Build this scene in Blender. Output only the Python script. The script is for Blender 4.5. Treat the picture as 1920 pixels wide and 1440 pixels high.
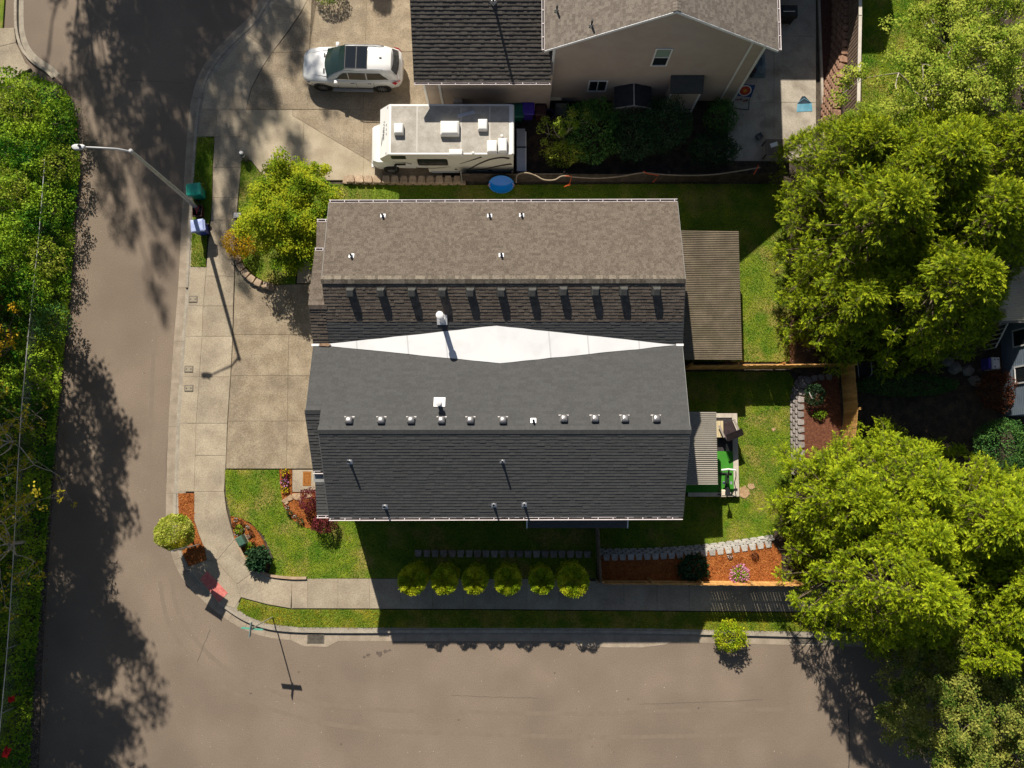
import bpy, bmesh, math, random
import numpy as np
from mathutils import Vector, Matrix

for _o in list(bpy.data.objects):
    bpy.data.objects.remove(_o, do_unlink=True)
scene = bpy.context.scene
COL = scene.collection

# ------------------------------------------------------------------ camera
F_PX, CAM_H, TILT = 1553.0, 42.0, math.atan(148.0 / 1553.0)
cam_data = bpy.data.cameras.new('drone_camera')
cam_data.sensor_width = 36.0
cam_data.lens = 36.0 * F_PX / 1920.0
cam_data.clip_end = 2000.0
cam = bpy.data.objects.new('drone_camera', cam_data)
cam.location = (0, 0, CAM_H)
cam.rotation_euler = (TILT, 0, 0)
COL.objects.link(cam)
scene.camera = cam

# ------------------------------------------------------------------ sky, sun, exposure
SUN_STEP = Vector((0.325, -1.07, -1.0))          # shadow offset per metre of height
world = bpy.data.worlds.new('World')
scene.world = world
world.use_nodes = True
_nt = world.node_tree
_nt.nodes.clear()
_sky = _nt.nodes.new('ShaderNodeTexSky')
_sky.sky_type = 'NISHITA'
_sky.sun_disc = False
_sky.sun_elevation = math.atan(1.0 / math.hypot(0.325, 1.07))
_sky.sun_rotation = math.atan2(-0.325, 1.07)
_bg = _nt.nodes.new('ShaderNodeBackground')
_bg.inputs['Strength'].default_value = 0.05
_wo = _nt.nodes.new('ShaderNodeOutputWorld')
_nt.links.new(_sky.outputs[0], _bg.inputs[0])
_nt.links.new(_bg.outputs[0], _wo.inputs[0])
sun_data = bpy.data.lights.new('sun', 'SUN')
sun_data.energy = 5.0
sun_data.angle = math.radians(0.55)
sun_data.color = (1.0, 0.93, 0.82)
sun = bpy.data.objects.new('sun', sun_data)
sun.rotation_euler = SUN_STEP.to_track_quat('-Z', 'Y').to_euler()
sun.location = (-12, 40, 60)
COL.objects.link(sun)
scene.view_settings.view_transform = 'Standard'
scene.view_settings.look = 'None'
scene.view_settings.exposure = 0.45
scene.view_settings.gamma = 1.0
scene.view_settings.use_curve_mapping = False
scene.render.engine = 'CYCLES'
scene.cycles.max_bounces = 5
scene.cycles.diffuse_bounces = 3
scene.cycles.transparent_max_bounces = 6

# ------------------------------------------------------------------ surveying: photo pixel -> place at a known height
_ct, _st = math.cos(TILT), math.sin(TILT)
def ray(px, py):
    v = -(py - 720.0) / F_PX
    return Vector(((px - 960.0) / F_PX, v * _ct + _st, v * _st - _ct))
def at(px, py, z=0.0):
    d = ray(px, py)
    return Vector((0, 0, CAM_H)) + d * ((CAM_H - z) / -d.z)
def on_plane(px, py, p, n):
    d = ray(px, py); o = Vector((0, 0, CAM_H))
    return o + d * ((p - o).dot(n) / d.dot(n))

R = random.Random(7)
RN = np.random.default_rng(11)

# ------------------------------------------------------------------ materials
MATS = {}
def _n(nt, t, **kw):
    n = nt.nodes.new(t)
    for k, v in kw.items():
        setattr(n, k, v)
    return n
def mat(name, c1, c2=None, scale=3.0, rough=0.8, bump=0.0, bscale=60.0, island=0.0, objrand=0.0, speck=0.0, speckscale=40.0,
        metallic=0.0, spec=0.3, stretch=(1, 1, 1), c3=None, c3scale=0.6, c3amt=0.5, c3lo=0.5, c3hi=0.65, coat=0.0, detail=5.0, lo=0.35, hi=0.65):
    if name in MATS:
        return MATS[name]
    m = bpy.data.materials.new(name)
    m.use_nodes = True
    nt = m.node_tree
    nt.nodes.clear()
    out = _n(nt, 'ShaderNodeOutputMaterial')
    b = _n(nt, 'ShaderNodeBsdfPrincipled')
    nt.links.new(b.outputs[0], out.inputs[0])
    b.inputs['Roughness'].default_value = rough
    b.inputs['Metallic'].default_value = metallic
    b.inputs['Specular IOR Level'].default_value = spec
    b.inputs['Coat Weight'].default_value = coat
    c1 = tuple(c1) + (1,)
    if c2 is None and not (island or objrand or speck or bump or c3):
        b.inputs['Base Color'].default_value = c1
        MATS[name] = m
        return m
    geo = _n(nt, 'ShaderNodeNewGeometry')
    mp = _n(nt, 'ShaderNodeMapping')
    mp.inputs['Scale'].default_value = stretch
    nt.links.new(geo.outputs['Position'], mp.inputs[0])
    def noise(sc, det=detail):
        t = _n(nt, 'ShaderNodeTexNoise')
        t.inputs['Scale'].default_value = sc
        t.inputs['Detail'].default_value = det
        nt.links.new(mp.outputs[0], t.inputs['Vector'])
        return t.outputs[0]
    def rng(sock, lo_, hi_, a=0.0, bb=1.0):
        r = _n(nt, 'ShaderNodeMapRange')
        r.inputs[1].default_value = lo_; r.inputs[2].default_value = hi_
        r.inputs[3].default_value = a; r.inputs[4].default_value = bb
        nt.links.new(sock, r.inputs[0])
        return r.outputs[0]
    def mix(fac, a, bcol, bt='MIX'):
        x = _n(nt, 'ShaderNodeMix', data_type='RGBA', blend_type=bt)
        if hasattr(fac, 'links'): nt.links.new(fac, x.inputs[0])
        else: x.inputs[0].default_value = fac
        for i, c in ((6, a), (7, bcol)):
            if hasattr(c, 'links'): nt.links.new(c, x.inputs[i])
            else: x.inputs[i].default_value = c
        return x.outputs[2]
    col = c1
    if c2 is not None:
        f = rng(noise(scale), lo, hi)
        if island:
            ma = _n(nt, 'ShaderNodeMath', operation='MULTIPLY_ADD')
            nt.links.new(geo.outputs['Random Per Island'], ma.inputs[0])
            ma.inputs[1].default_value = island; ma.inputs[2].default_value = -island / 2
            ad = _n(nt, 'ShaderNodeMath', operation='ADD', use_clamp=True)
            nt.links.new(f, ad.inputs[0]); nt.links.new(ma.outputs[0], ad.inputs[1])
            f = ad.outputs[0]
        col = mix(f, c1, tuple(c2) + (1,))
    if c3 is not None:
        f3 = rng(noise(c3scale, 4.0), c3lo, c3hi, 0.0, c3amt)
        col = mix(f3, col, tuple(c3) + (1,))
    val = None
    if speck:
        val = rng(noise(speckscale, 3.0), 0.3, 0.7, 1 - speck, 1 + speck)
    if objrand:
        oi = _n(nt, 'ShaderNodeObjectInfo')
        v2 = rng(oi.outputs['Random'], 0, 1, 1 - objrand, 1 + objrand)
        if val is None: val = v2
        else:
            mm = _n(nt, 'ShaderNodeMath', operation='MULTIPLY')
            nt.links.new(val, mm.inputs[0]); nt.links.new(v2, mm.inputs[1]); val = mm.outputs[0]
    if val is not None:
        vm = _n(nt, 'ShaderNodeVectorMath', operation='SCALE')
        if hasattr(col, 'links'): nt.links.new(col, vm.inputs[0])
        else: vm.inputs[0].default_value = col[:3]
        nt.links.new(val, vm.inputs['Scale'])
        col = vm.outputs[0]
    if hasattr(col, 'links'): nt.links.new(col, b.inputs['Base Color'])
    else: b.inputs['Base Color'].default_value = col
    if bump:
        bp = _n(nt, 'ShaderNodeBump')
        bp.inputs['Strength'].default_value = 1.0
        bp.inputs['Distance'].default_value = bump
        nt.links.new(noise(bscale, 4.0), bp.inputs['Height'])
        nt.links.new(bp.outputs[0], b.inputs['Normal'])
    MATS[name] = m
    return m

def leaf_mat(name, dark, light, tip=None, scale=0.8, island=0.7, trans=0.3, hue2=None):
    """Leaf: colour differs from leaf to leaf and clump to clump; young tips may be yellower, also brightened as if lit (attribute tip)."""
    if name in MATS:
        return MATS[name]
    m = bpy.data.materials.new(name)
    m.use_nodes = True
    nt = m.node_tree
    nt.nodes.clear()
    out = _n(nt, 'ShaderNodeOutputMaterial')
    geo = _n(nt, 'ShaderNodeNewGeometry')
    tx = _n(nt, 'ShaderNodeTexNoise')
    tx.inputs['Scale'].default_value = scale
    tx.inputs['Detail'].default_value = 3
    nt.links.new(geo.outputs['Position'], tx.inputs['Vector'])
    mr = _n(nt, 'ShaderNodeMapRange')
    mr.inputs[1].default_value = 0.35; mr.inputs[2].default_value = 0.65
    nt.links.new(tx.outputs[0], mr.inputs[0])
    ma = _n(nt, 'ShaderNodeMath', operation='MULTIPLY_ADD')
    nt.links.new(geo.outputs['Random Per Island'], ma.inputs[0])
    ma.inputs[1].default_value = island; ma.inputs[2].default_value = -island / 2
    ad = _n(nt, 'ShaderNodeMath', operation='ADD', use_clamp=True)
    nt.links.new(mr.outputs[0], ad.inputs[0]); nt.links.new(ma.outputs[0], ad.inputs[1])
    mx = _n(nt, 'ShaderNodeMix', data_type='RGBA')
    nt.links.new(ad.outputs[0], mx.inputs[0])
    mx.inputs[6].default_value = tuple(dark) + (1,); mx.inputs[7].default_value = tuple(light) + (1,)
    col = mx.outputs[2]
    if tip is not None:
        at_ = _n(nt, 'ShaderNodeAttribute', attribute_name='tip')
        m2 = _n(nt, 'ShaderNodeMix', data_type='RGBA')
        nt.links.new(at_.outputs['Fac'], m2.inputs[0])
        nt.links.new(col, m2.inputs[6]); m2.inputs[7].default_value = tuple(tip) + (1,)
        col = m2.outputs[2]
    b = _n(nt, 'ShaderNodeBsdfPrincipled')
    b.inputs['Roughness'].default_value = 0.6
    b.inputs['Specular IOR Level'].default_value = 0.10
    nt.links.new(col, b.inputs['Base Color'])
    t = _n(nt, 'ShaderNodeBsdfTranslucent')
    nt.links.new(col, t.inputs['Color'])
    ms = _n(nt, 'ShaderNodeMixShader')
    ms.inputs[0].default_value = trans
    nt.links.new(b.outputs[0], ms.inputs[1]); nt.links.new(t.outputs[0], ms.inputs[2])
    nt.links.new(ms.outputs[0], out.inputs[0])
    MATS[name] = m
    return m

# ------------------------------------------------------------------ objects and meshes
def tag(o, label=None, cat=None, group=None, kind=None):
    if label: o['label'] = label
    if cat: o['category'] = cat
    if group: o['group'] = group
    if kind: o['kind'] = kind
    return o
def empty(name, loc=(0, 0, 0), rz=0.0, label=None, cat=None, group=None, kind=None):
    o = bpy.data.objects.new(name, None)
    o.location = loc
    o.rotation_euler = (0, 0, rz)
    o.empty_display_size = 0.3
    COL.objects.link(o)
    return tag(o, label, cat, group, kind)
def link(name, me, parent=None, loc=(0, 0, 0), rot=(0, 0, 0), sc=None):
    o = bpy.data.objects.new(name, me)
    o.location = loc
    o.rotation_euler = rot
    if sc is not None: o.scale = sc
    COL.objects.link(o)
    if parent is not None: o.parent = parent
    return o
def copy_tree(o, parent=None):
    c = o.copy()
    COL.objects.link(c)
    c.parent = parent
    for ch in list(o.children):
        copy_tree(ch, c)
    return c
def wpos(o):
    """location of an object's frame in the scene (all roots used with this are unrotated)"""
    p = Vector((0, 0, 0))
    while o is not None:
        p = p + o.location
        o = o.parent
    return p

class MB:
    """collects boxes, prisms, tubes ... and links them as one mesh"""
    def __init__(s):
        s.v = []; s.f = []; s.mi = []
    def add(s, vs, fs, mi=0):
        k = len(s.v)
        s.v += [tuple(x) for x in vs]
        s.f += [tuple(i + k for i in f) for f in fs]
        s.mi += [mi] * len(fs)
        return s
    def quad(s, a, b, c, d, mi=0):
        return s.add([a, b, c, d], [(0, 1, 2, 3)], mi)
    def box(s, x0, x1, y0, y1, z0, z1, mi=0, M=None):
        vs = [Vector(p) for p in ((x0, y0, z0), (x1, y0, z0), (x1, y1, z0), (x0, y1, z0), (x0, y0, z1), (x1, y0, z1), (x1, y1, z1), (x0, y1, z1))]
        if M is not None: vs = [M @ p for p in vs]
        return s.add(vs, [(3, 2, 1, 0), (4, 5, 6, 7), (0, 1, 5, 4), (1, 2, 6, 5), (2, 3, 7, 6), (3, 0, 4, 7)], mi)
    def cbox(s, x0, x1, y0, y1, z0, z1, c, mi=0, M=None):
        """box with its upper edges chamfered by c"""
        vs = [(x0, y0, z0), (x1, y0, z0), (x1, y1, z0), (x0, y1, z0), (x0, y0, z1 - c), (x1, y0, z1 - c), (x1, y1, z1 - c), (x0, y1, z1 - c),
              (x0 + c, y0 + c, z1), (x1 - c, y0 + c, z1), (x1 - c, y1 - c, z1), (x0 + c, y1 - c, z1)]
        vs = [Vector(p) for p in vs]
        if M is not None: vs = [M @ p for p in vs]
        fs = [(3, 2, 1, 0), (8, 9, 10, 11)]
        for i in range(4):
            j = (i + 1) % 4
            fs += [(i, j, 4 + j, 4 + i), (4 + i, 4 + j, 8 + j, 8 + i)]
        return s.add(vs, fs, mi)
    def prism(s, pts, z0, z1, mi=0, inset=0.0):
        """polygon (x, y) counter-clockwise or not, from z0 up to z1; z may be a list per point"""
        pts = [(p[0], p[1]) for p in pts]
        a = sum(pts[i][0] * pts[(i + 1) % len(pts)][1] - pts[(i + 1) % len(pts)][0] * pts[i][1] for i in range(len(pts)))
        if a < 0: pts = pts[::-1]
        n = len(pts)
        vs = [(p[0], p[1], z0) for p in pts] + [(p[0], p[1], z1) for p in pts]
        fs = [tuple(range(n - 1, -1, -1)), tuple(range(n, 2 * n))]
        fs += [(i, (i + 1) % n, n + (i + 1) % n, n + i) for i in range(n)]
        return s.add(vs, fs, mi)
    def slab(s, quad, t, mi=0):
        """four corners of a sloping sheet, thickened downwards by t"""
        q = [Vector(p) for p in quad]
        if (q[1] - q[0]).cross(q[2] - q[0]).z < 0: q = q[::-1]
        lo = [p - Vector((0, 0, t)) for p in q]
        n = len(q)
        fs = [tuple(range(n)), tuple(range(2 * n - 1, n - 1, -1))]
        fs += [((i + 1) % n, i, n + i, n + (i + 1) % n) for i in range(n)]
        return s.add(q + lo, fs, mi)
    def tube(s, pts, r, n=6, mi=0, cap=True):
        pts = [Vector(p) for p in pts]
        rs = r if isinstance(r, (list, tuple)) else [r] * len(pts)
        k = len(s.v)
        for i, p in enumerate(pts):
            d = (pts[min(i + 1, len(pts) - 1)] - pts[max(i - 1, 0)]).normalized()
            u = d.orthogonal().normalized() if abs(d.z) > 0.95 else d.cross(Vector((0, 0, 1))).normalized()
            w = d.cross(u)
            for j in range(n):
                a = 2 * math.pi * j / n
                s.v.append(tuple(p + (u * math.cos(a) + w * math.sin(a)) * rs[i]))
        for i in range(len(pts) - 1):
            for j in range(n):
                s.f.append((k + i * n + j, k + i * n + (j + 1) % n, k + (i + 1) * n + (j + 1) % n, k + (i + 1) * n + j)); s.mi.append(mi)
        if cap:
            s.f.append(tuple(k + j for j in range(n - 1, -1, -1))); s.mi.append(mi)
            e = k + (len(pts) - 1) * n
            s.f.append(tuple(e + j for j in range(n))); s.mi.append(mi)
        return s
    def lathe(s, prof, n=16, mi=0, M=None, cx=0, cy=0):
        """profile [(r, z)] from bottom to top round the vertical axis"""
        k = len(s.v)
        for r, z in prof:
            for j in range(n):
                a = 2 * math.pi * j / n
                p = Vector((cx + r * math.cos(a), cy + r * math.sin(a), z))
                s.v.append(tuple(M @ p if M is not None else p))
        for i in range(len(prof) - 1):
            for j in range(n):
                s.f.append((k + i * n + j, k + i * n + (j + 1) % n, k + (i + 1) * n + (j + 1) % n, k + (i + 1) * n + j)); s.mi.append(mi)
        s.f.append(tuple(k + j for j in range(n - 1, -1, -1))); s.mi.append(mi)
        e = k + (len(prof) - 1) * n
        s.f.append(tuple(e + j for j in range(n))); s.mi.append(mi)
        return s
    def loft(s, rings, mi=0, cap=True, closed=True):
        k = len(s.v); n = len(rings[0])
        for r in rings: s.v += [tuple(p) for p in r]
        for i in range(len(rings) - 1):
            for j in range(n if closed else n - 1):
                s.f.append((k + i * n + j, k + i * n + (j + 1) % n, k + (i + 1) * n + (j + 1) % n, k + (i + 1) * n + j)); s.mi.append(mi)
        if cap:
            s.f.append(tuple(k + j for j in range(n - 1, -1, -1))); s.mi.append(mi)
            e = k + (len(rings) - 1) * n
            s.f.append(tuple(e + j for j in range(n))); s.mi.append(mi)
        return s
    def mesh(s, name, mats, smooth=False, bevel=0.0):
        me = bpy.data.meshes.new(name)
        me.from_pydata(s.v, [], s.f)
        for m in (mats if isinstance(mats, (list, tuple)) else [mats]): me.materials.append(m)
        if any(s.mi): me.polygons.foreach_set('material_index', s.mi)
        if bevel:
            bm = bmesh.new(); bm.from_mesh(me)
            bmesh.ops.remove_doubles(bm, verts=bm.verts, dist=1e-5)
            es = [e for e in bm.edges if len(e.link_faces) == 2 and e.calc_face_angle(0) > 0.5]
            bmesh.ops.bevel(bm, geom=es, offset=bevel, segments=2, affect='EDGES', profile=0.6)
            bm.to_mesh(me); bm.free()
        if smooth:
            me.polygons.foreach_set('use_smooth', [True] * len(me.polygons))
            try: me.set_sharp_from_angle(angle=math.radians(40))
            except Exception: pass
        me.update()
        return me
    def build(s, name, mats, parent=None, smooth=False, bevel=0.0, world=False, kind=None, label=None, cat=None, group=None):
        """world=True: the collected points are scene coordinates, also under a parent"""
        if world and parent is not None:
            o_ = wpos(parent)
            s.v = [(p[0] - o_.x, p[1] - o_.y, p[2] - o_.z) for p in s.v]
        o = link(name, s.mesh(name, mats, smooth, bevel), parent)
        return tag(o, label, cat, group, kind)

def np_mesh(name, V, Fq, m, tip=None, smooth=False):
    """V (n,3), Fq (k,4) -> mesh, fast"""
    V = np.asarray(V, dtype=np.float32); Fq = np.asarray(Fq, dtype=np.int32)
    me = bpy.data.meshes.new(name)
    k, w = Fq.shape
    me.vertices.add(len(V)); me.loops.add(k * w); me.polygons.add(k)
    me.vertices.foreach_set('co', V.ravel())
    me.loops.foreach_set('vertex_index', Fq.ravel())
    me.polygons.foreach_set('loop_start', np.arange(0, k * w, w, dtype=np.int32))
    me.polygons.foreach_set('loop_total', np.full(k, w, dtype=np.int32))
    me.materials.append(m)
    if tip is not None:
        a = me.attributes.new('tip', 'FLOAT', 'POINT')
        a.data.foreach_set('value', np.asarray(tip, dtype=np.float32))
    me.update(calc_edges=True)
    return me
def unit(a):
    return a / np.maximum(np.linalg.norm(a, axis=1, keepdims=True), 1e-9)
def leaf_quads(P, D, N, L, W, fold=0.15):
    """one pointed leaf per row: base P, direction D, facing N, length L, width W"""
    D = unit(D); S = unit(np.cross(D, N)); N = np.cross(S, D)
    L = np.asarray(L)[:, None]; W = np.asarray(W)[:, None]
    a = P; b = P + D * L * .45 + S * W * .5 + N * W * fold; c = P + D * L; d = P + D * L * .45 - S * W * .5 + N * W * fold
    V = np.stack([a, b, c, d], 1).reshape(-1, 3)
    return V, np.arange(len(V)).reshape(-1, 4)
def rand_dirs(n, zmin=-1.0, rng=None):
    rng = rng or RN
    z = rng.uniform(zmin, 1, n); a = rng.uniform(0, 2 * np.pi, n); r = np.sqrt(np.maximum(0, 1 - z * z))
    return np.stack([r * np.cos(a), r * np.sin(a), z], 1)
# ================================================================== SETTING
m_soil = mat('soil', (.05, .04, .03), (.09, .07, .05), 4, .95, .02, 30, speck=.4, speckscale=25)
m_road = mat('asphalt', (.185, .143, .106), (.222, .172, .128), .35, .88, .004, 120, speck=.24, speckscale=24, c3=(.150, .116, .088), c3scale=.16, c3amt=.75, c3lo=.46, c3hi=.66)
m_conc = mat('concrete', (.30, .245, .175), (.37, .31, .225), 1.2, .85, .003, 150, objrand=.08, speck=.20, speckscale=17, c3=(.20, .165, .125), c3scale=.8, c3amt=.6, c3lo=.5, c3hi=.72)
m_conc2 = mat('concrete_drive', (.240, .188, .126), (.325, .264, .184), 1.6, .88, .004, 120, objrand=.06, speck=.26, speckscale=17, c3=(.18, .145, .105), c3scale=.9, c3amt=.6, c3lo=.47, c3hi=.7)
m_curb = mat('curb_concrete', (.27, .235, .185), (.36, .315, .25), 2.5, .9, .004, 90, objrand=.08, speck=.2, speckscale=24)
m_grassbase = mat('lawn_soil', (.09, .15, .010), (.16, .20, .018), 1.2, .95, .02, 40, speck=.5, speckscale=20, c3=(.34, .23, .075), c3scale=.7, c3amt=.6)
m_mulch = mat('mulch', (.26, .072, .014), (.36, .12, .03), 9, .95, .03, 45, speck=.5, speckscale=30, lo=.3, hi=.7)
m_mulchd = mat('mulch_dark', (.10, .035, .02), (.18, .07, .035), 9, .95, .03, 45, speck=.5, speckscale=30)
m_joint = mat('joint_dirt', (.07, .055, .04))

def px_poly(pts, z=0.0):
    return [at(p[0], p[1], z) for p in pts]
def sheet(name, pts, z, m, depth=.3, kind='structure', label=None):
    o = MB().prism(px_poly(pts, z), z - depth, z).build(name, m)
    return tag(o, label, None, None, kind)
def shrink(pts, d):
    """move every corner inwards by about d"""
    P = [Vector((p[0], p[1])) for p in pts]
    a = sum(P[i].x * P[(i + 1) % len(P)].y - P[(i + 1) % len(P)].x * P[i].y for i in range(len(P)))
    if a < 0: P = P[::-1]
    out = []
    n = len(P)
    for i in range(n):
        e1 = (P[i] - P[i - 1]).normalized(); e2 = (P[(i + 1) % n] - P[i]).normalized()
        n1 = Vector((-e1.y, e1.x)); n2 = Vector((-e2.y, e2.x))
        b = (n1 + n2)
        k = d / max(0.4, 0.5 * b.dot(n1 + n2)) if b.length > 1e-6 else 0
        out.append(P[i] + b * min(k, 2 * d))
    return out
def panel(parent, pts, z, m, name='panel', gap=.010, depth=.12, ch=.010):
    """one poured slab: joint gap round it and a tooled (chamfered) edge"""
    w = px_poly(pts, z)
    a = shrink(w, gap); b = shrink(w, gap + ch)
    n = len(a)
    c = sum((p for p in a), Vector((0, 0))) / n
    o_ = wpos(parent)
    vs = [(p.x - c.x, p.y - c.y, -depth) for p in a] + [(p.x - c.x, p.y - c.y, -ch * .8) for p in a] + [(p.x - c.x, p.y - c.y, 0) for p in b]
    w2 = [Vector((p.x, p.y)) for p in w]
    if sum(w2[i].x * w2[(i + 1) % n].y - w2[(i + 1) % n].x * w2[i].y for i in range(n)) < 0: w2 = w2[::-1]
    vs += [(p.x - c.x, p.y - c.y, -.016) for p in w2] + [(p.x - c.x, p.y - c.y, -.016) for p in a]      # mortar bed in the joint
    fs = [tuple(range(2 * n, 3 * n))] + [(3 * n + i, 3 * n + (i + 1) % n, 4 * n + (i + 1) % n, 4 * n + i) for i in range(n)]
    for i in range(n):
        j = (i + 1) % n
        fs += [(i, j, n + j, n + i), (n + i, n + j, 2 * n + j, 2 * n + i)]
    me = bpy.data.meshes.new(name)
    me.from_pydata(vs, [], fs); me.materials.append(m)
    return link(name, me, parent, (c.x - o_.x, c.y - o_.y, z + R.uniform(-.004, .004) - o_.z), (R.uniform(-.002, .002), R.uniform(-.002, .002), 0))
def lerp_tab(tab, y):
    for (y0, x0), (y1, x1) in zip(tab, tab[1:]):
        if y0 <= y <= y1: return x0 + (x1 - x0) * (y - y0) / (y1 - y0)
    return tab[-1][1] if y > tab[-1][0] else tab[0][1]
def resample(pts, step):
    out = [pts[0].copy()]
    acc = 0.0
    for a, b in zip(pts, pts[1:]):
        L = (b - a).length
        t = step - acc
        while t <= L:
            out.append(a + (b - a) * (t / L)); t += step
        acc = (L - (t - step))
    return out
def offset_line(pts, d):
    out = []
    for i, p in enumerate(pts):
        t = (pts[min(i + 1, len(pts) - 1)] - pts[max(i - 1, 0)])
        t.z = 0; t.normalize()
        out.append(p + Vector((-t.y, t.x, 0)) * d)
    return out
def smooth_line(pts, k=6):
    out = []
    n = len(pts)
    for i in range(n - 1):
        p0, p1, p2, p3 = pts[max(i - 1, 0)], pts[i], pts[i + 1], pts[min(i + 2, n - 1)]
        for j in range(k):
            t = j / k
            out.append(.5 * ((2 * p1) + (p2 - p0) * t + (2 * p0 - 5 * p1 + 4 * p2 - p3) * t * t + (3 * p1 - p0 - 3 * p2 + p3) * t ** 3))
    out.append(pts[-1].copy())
    return out
def strip_mesh(a, b, za, zb, depth=None):
    mb = MB()
    for i in range(len(a) - 1):
        mb.quad((a[i].x, a[i].y, za), (a[i + 1].x, a[i + 1].y, za), (b[i + 1].x, b[i + 1].y, zb), (b[i].x, b[i].y, zb))
    return mb

# --- ground and road
tag(MB().prism([(-600, -600), (600, -600), (600, 600), (-600, 600)], -1.2, -.25).build('ground', m_soil), kind='structure')
road = tag(MB().prism([(-34, -90), (80, -90), (80, -8.0), (-10, -8.0), (-10, 90), (-34, 90)], -.2, 0.0).build('road', m_road), kind='structure')

# --- kerb line of the corner lot
CURB_PX = [(545, -60), (500, 5), (478, 40), (428, 88), (393, 133), (374, 185), (366, 250), (360, 340), (356, 400), (353, 460), (349, 540), (341, 640), (336, 720),
           (331, 800), (327, 925), (327, 975), (331, 1010), (340, 1045), (352, 1070), (368, 1092), (386, 1109), (410, 1130), (437, 1150), (465, 1166), (500, 1178),
           (545, 1184), (620, 1186), (760, 1186), (1000, 1186), (1200, 1187), (1400, 1191), (1600, 1196), (1900, 1200), (2400, 1206)]
curb_pts = smooth_line([at(x, y, 0) for x, y in CURB_PX], 5)
left_side = offset_line(curb_pts, .15)
road_side = offset_line(curb_pts, -.42)
# block of land behind the kerb
blk = [(p.x, p.y) for p in left_side] + [(90, -8.0), (90, 90), (-8, 90)]
tag(MB().prism(blk, -.2, .05).build('yard_soil', m_soil), kind='structure')
gut = empty('gutter', kind='structure')
gs = [0]
m_gut = mat('gutter_concrete', (.26, .21, .155), (.34, .28, .21), 2.0, .9, .004, 90, objrand=.08, speck=.18, speckscale=24)
rs = smooth_line([at(x, y, 0) for x, y in CURB_PX], 5)
step = 5
for i in range(0, len(curb_pts) - 1, step):
    j = min(i + step, len(curb_pts) - 1)
    a = curb_pts[i:j + 1]; b = road_side[i:j + 1]
    mb = MB()
    ring = [(p.x, p.y) for p in a] + [(p.x, p.y) for p in reversed(b)]
    ring = shrink(ring, .008)
    mb.prism([(p[0], p[1]) for p in ring], -.1, .006)
    mb.build('gutter_pan', m_gut, gut)
# storm-drain apron bulges into the road
sheet('drain_apron', [(545, 1200), (570, 1212), (613, 1213), (636, 1201), (636, 1190), (545, 1190)], .011, m_gut, .1)
sheet('drain_apron', [(1075, 1203), (1085, 1211), (1140, 1214), (1205, 1214), (1250, 1208), (1262, 1202), (1075, 1200)], .010, m_gut, .1)
kerb = empty('curb', kind='structure')
def curb_run(i0, i1, z1):
    a = curb_pts[i0:i1 + 1]; b = left_side[i0:i1 + 1]
    ring = shrink([(p.x, p.y) for p in a] + [(p.x, p.y) for p in reversed(b)], .004)
    MB().prism([(p[0], p[1]) for p in ring], -.1, z1).build('curb_section', m_curb, kerb)
# sections; dropped where the driveway and the ramp cross
for i in range(0, len(curb_pts) - 1, 5):
    j = min(i + 5, len(curb_pts) - 1)
    mid = curb_pts[(i + j) // 2]
    py = mid.y
    low = (at(0, 905).y < py < at(0, 500).y and mid.x < -10) or (at(0, 1128).y < py < at(0, 1075).y and mid.x < -13) 
    curb_run(i, j, .045 if low else .14)

under = offset_line(curb_pts, .62)
u0 = [p for p in left_side]; strip_mesh(u0, under, .116, .116).build('walk_bedding', m_curb, None, kind='structure')
# --- sidewalks, every poured panel on its own
walk = empty('sidewalk', kind='structure')
LT = [(205, 408), (257, 402), (314, 399), (371, 398), (413, 395), (460, 390), (518, 386), (574, 381), (631, 379), (707, 374), (794, 368), (854, 366), (922, 364)]
RT = [(205, 461), (257, 456), (314, 452), (371, 446), (413, 443), (460, 440), (518, 439), (574, 437), (631, 436), (707, 432), (794, 426), (854, 424), (922, 420)]
CT = [(160, 387), (205, 377), (257, 371), (340, 366), (400, 362), (460, 359), (540, 355), (640, 347), (720, 342), (800, 337), (925, 333)]
ys = [r[0] for r in LT]
ZW = .135
for y0, y1 in zip(ys, ys[1:]):
    panel(walk, [(lerp_tab(LT, y0), y0), (lerp_tab(RT, y0), y0), (lerp_tab(RT, y1), y1), (lerp_tab(LT, y1), y1)], ZW, m_conc)
for y0, y1 in ((205, 256), (501, 574), (574, 631), (631, 707), (707, 794), (794, 922)):
    panel(walk, [(lerp_tab(CT, y0), y0), (lerp_tab(LT, y0), y0), (lerp_tab(LT, y1), y1), (lerp_tab(CT, y1), y1)], ZW - .012 if y0 > 400 else ZW, m_conc)
panel(walk, [(377, 205), (383, 180), (393, 155), (415, 118), (440, 90), (463, 66), (509, 100), (490, 128), (471, 165), (461, 205)], ZW, m_conc)
panel(walk, [(463, 66), (509, 100), (535, 65), (566, 20), (512, 8), (490, 40)], ZW, m_conc)
panel(walk, [(512, 8), (566, 20), (600, -45), (552, -60)], ZW, m_conc)
panel(walk, [(364, 922), (420, 922), (424, 955), (432, 985), (440, 1012), (405, 1053), (387, 1050), (384, 1030), (372, 1000), (364, 975)], ZW, m_conc)
panel(walk, [(440, 1012), (455, 1043), (480, 1070), (444, 1096), (405, 1053)], ZW, m_conc)
panel(walk, [(405, 1053), (444, 1096), (452, 1120), (440, 1141), (412, 1130), (388, 1106), (362, 1078), (354, 1063), (387, 1050)], ZW - .008, m_conc)
panel(walk, [(444, 1096), (480, 1070), (505, 1082), (530, 1087), (548, 1087), (545, 1141), (500, 1133), (462, 1123), (452, 1120)], ZW, m_conc)
xs = [547, 577, 634, 693, 752, 811, 869, 928, 988, 1048, 1108, 1170, 1232, 1293, 1356, 1418, 1480, 1545, 1610, 1675, 1740, 1805, 1870, 1935, 2000]
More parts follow.
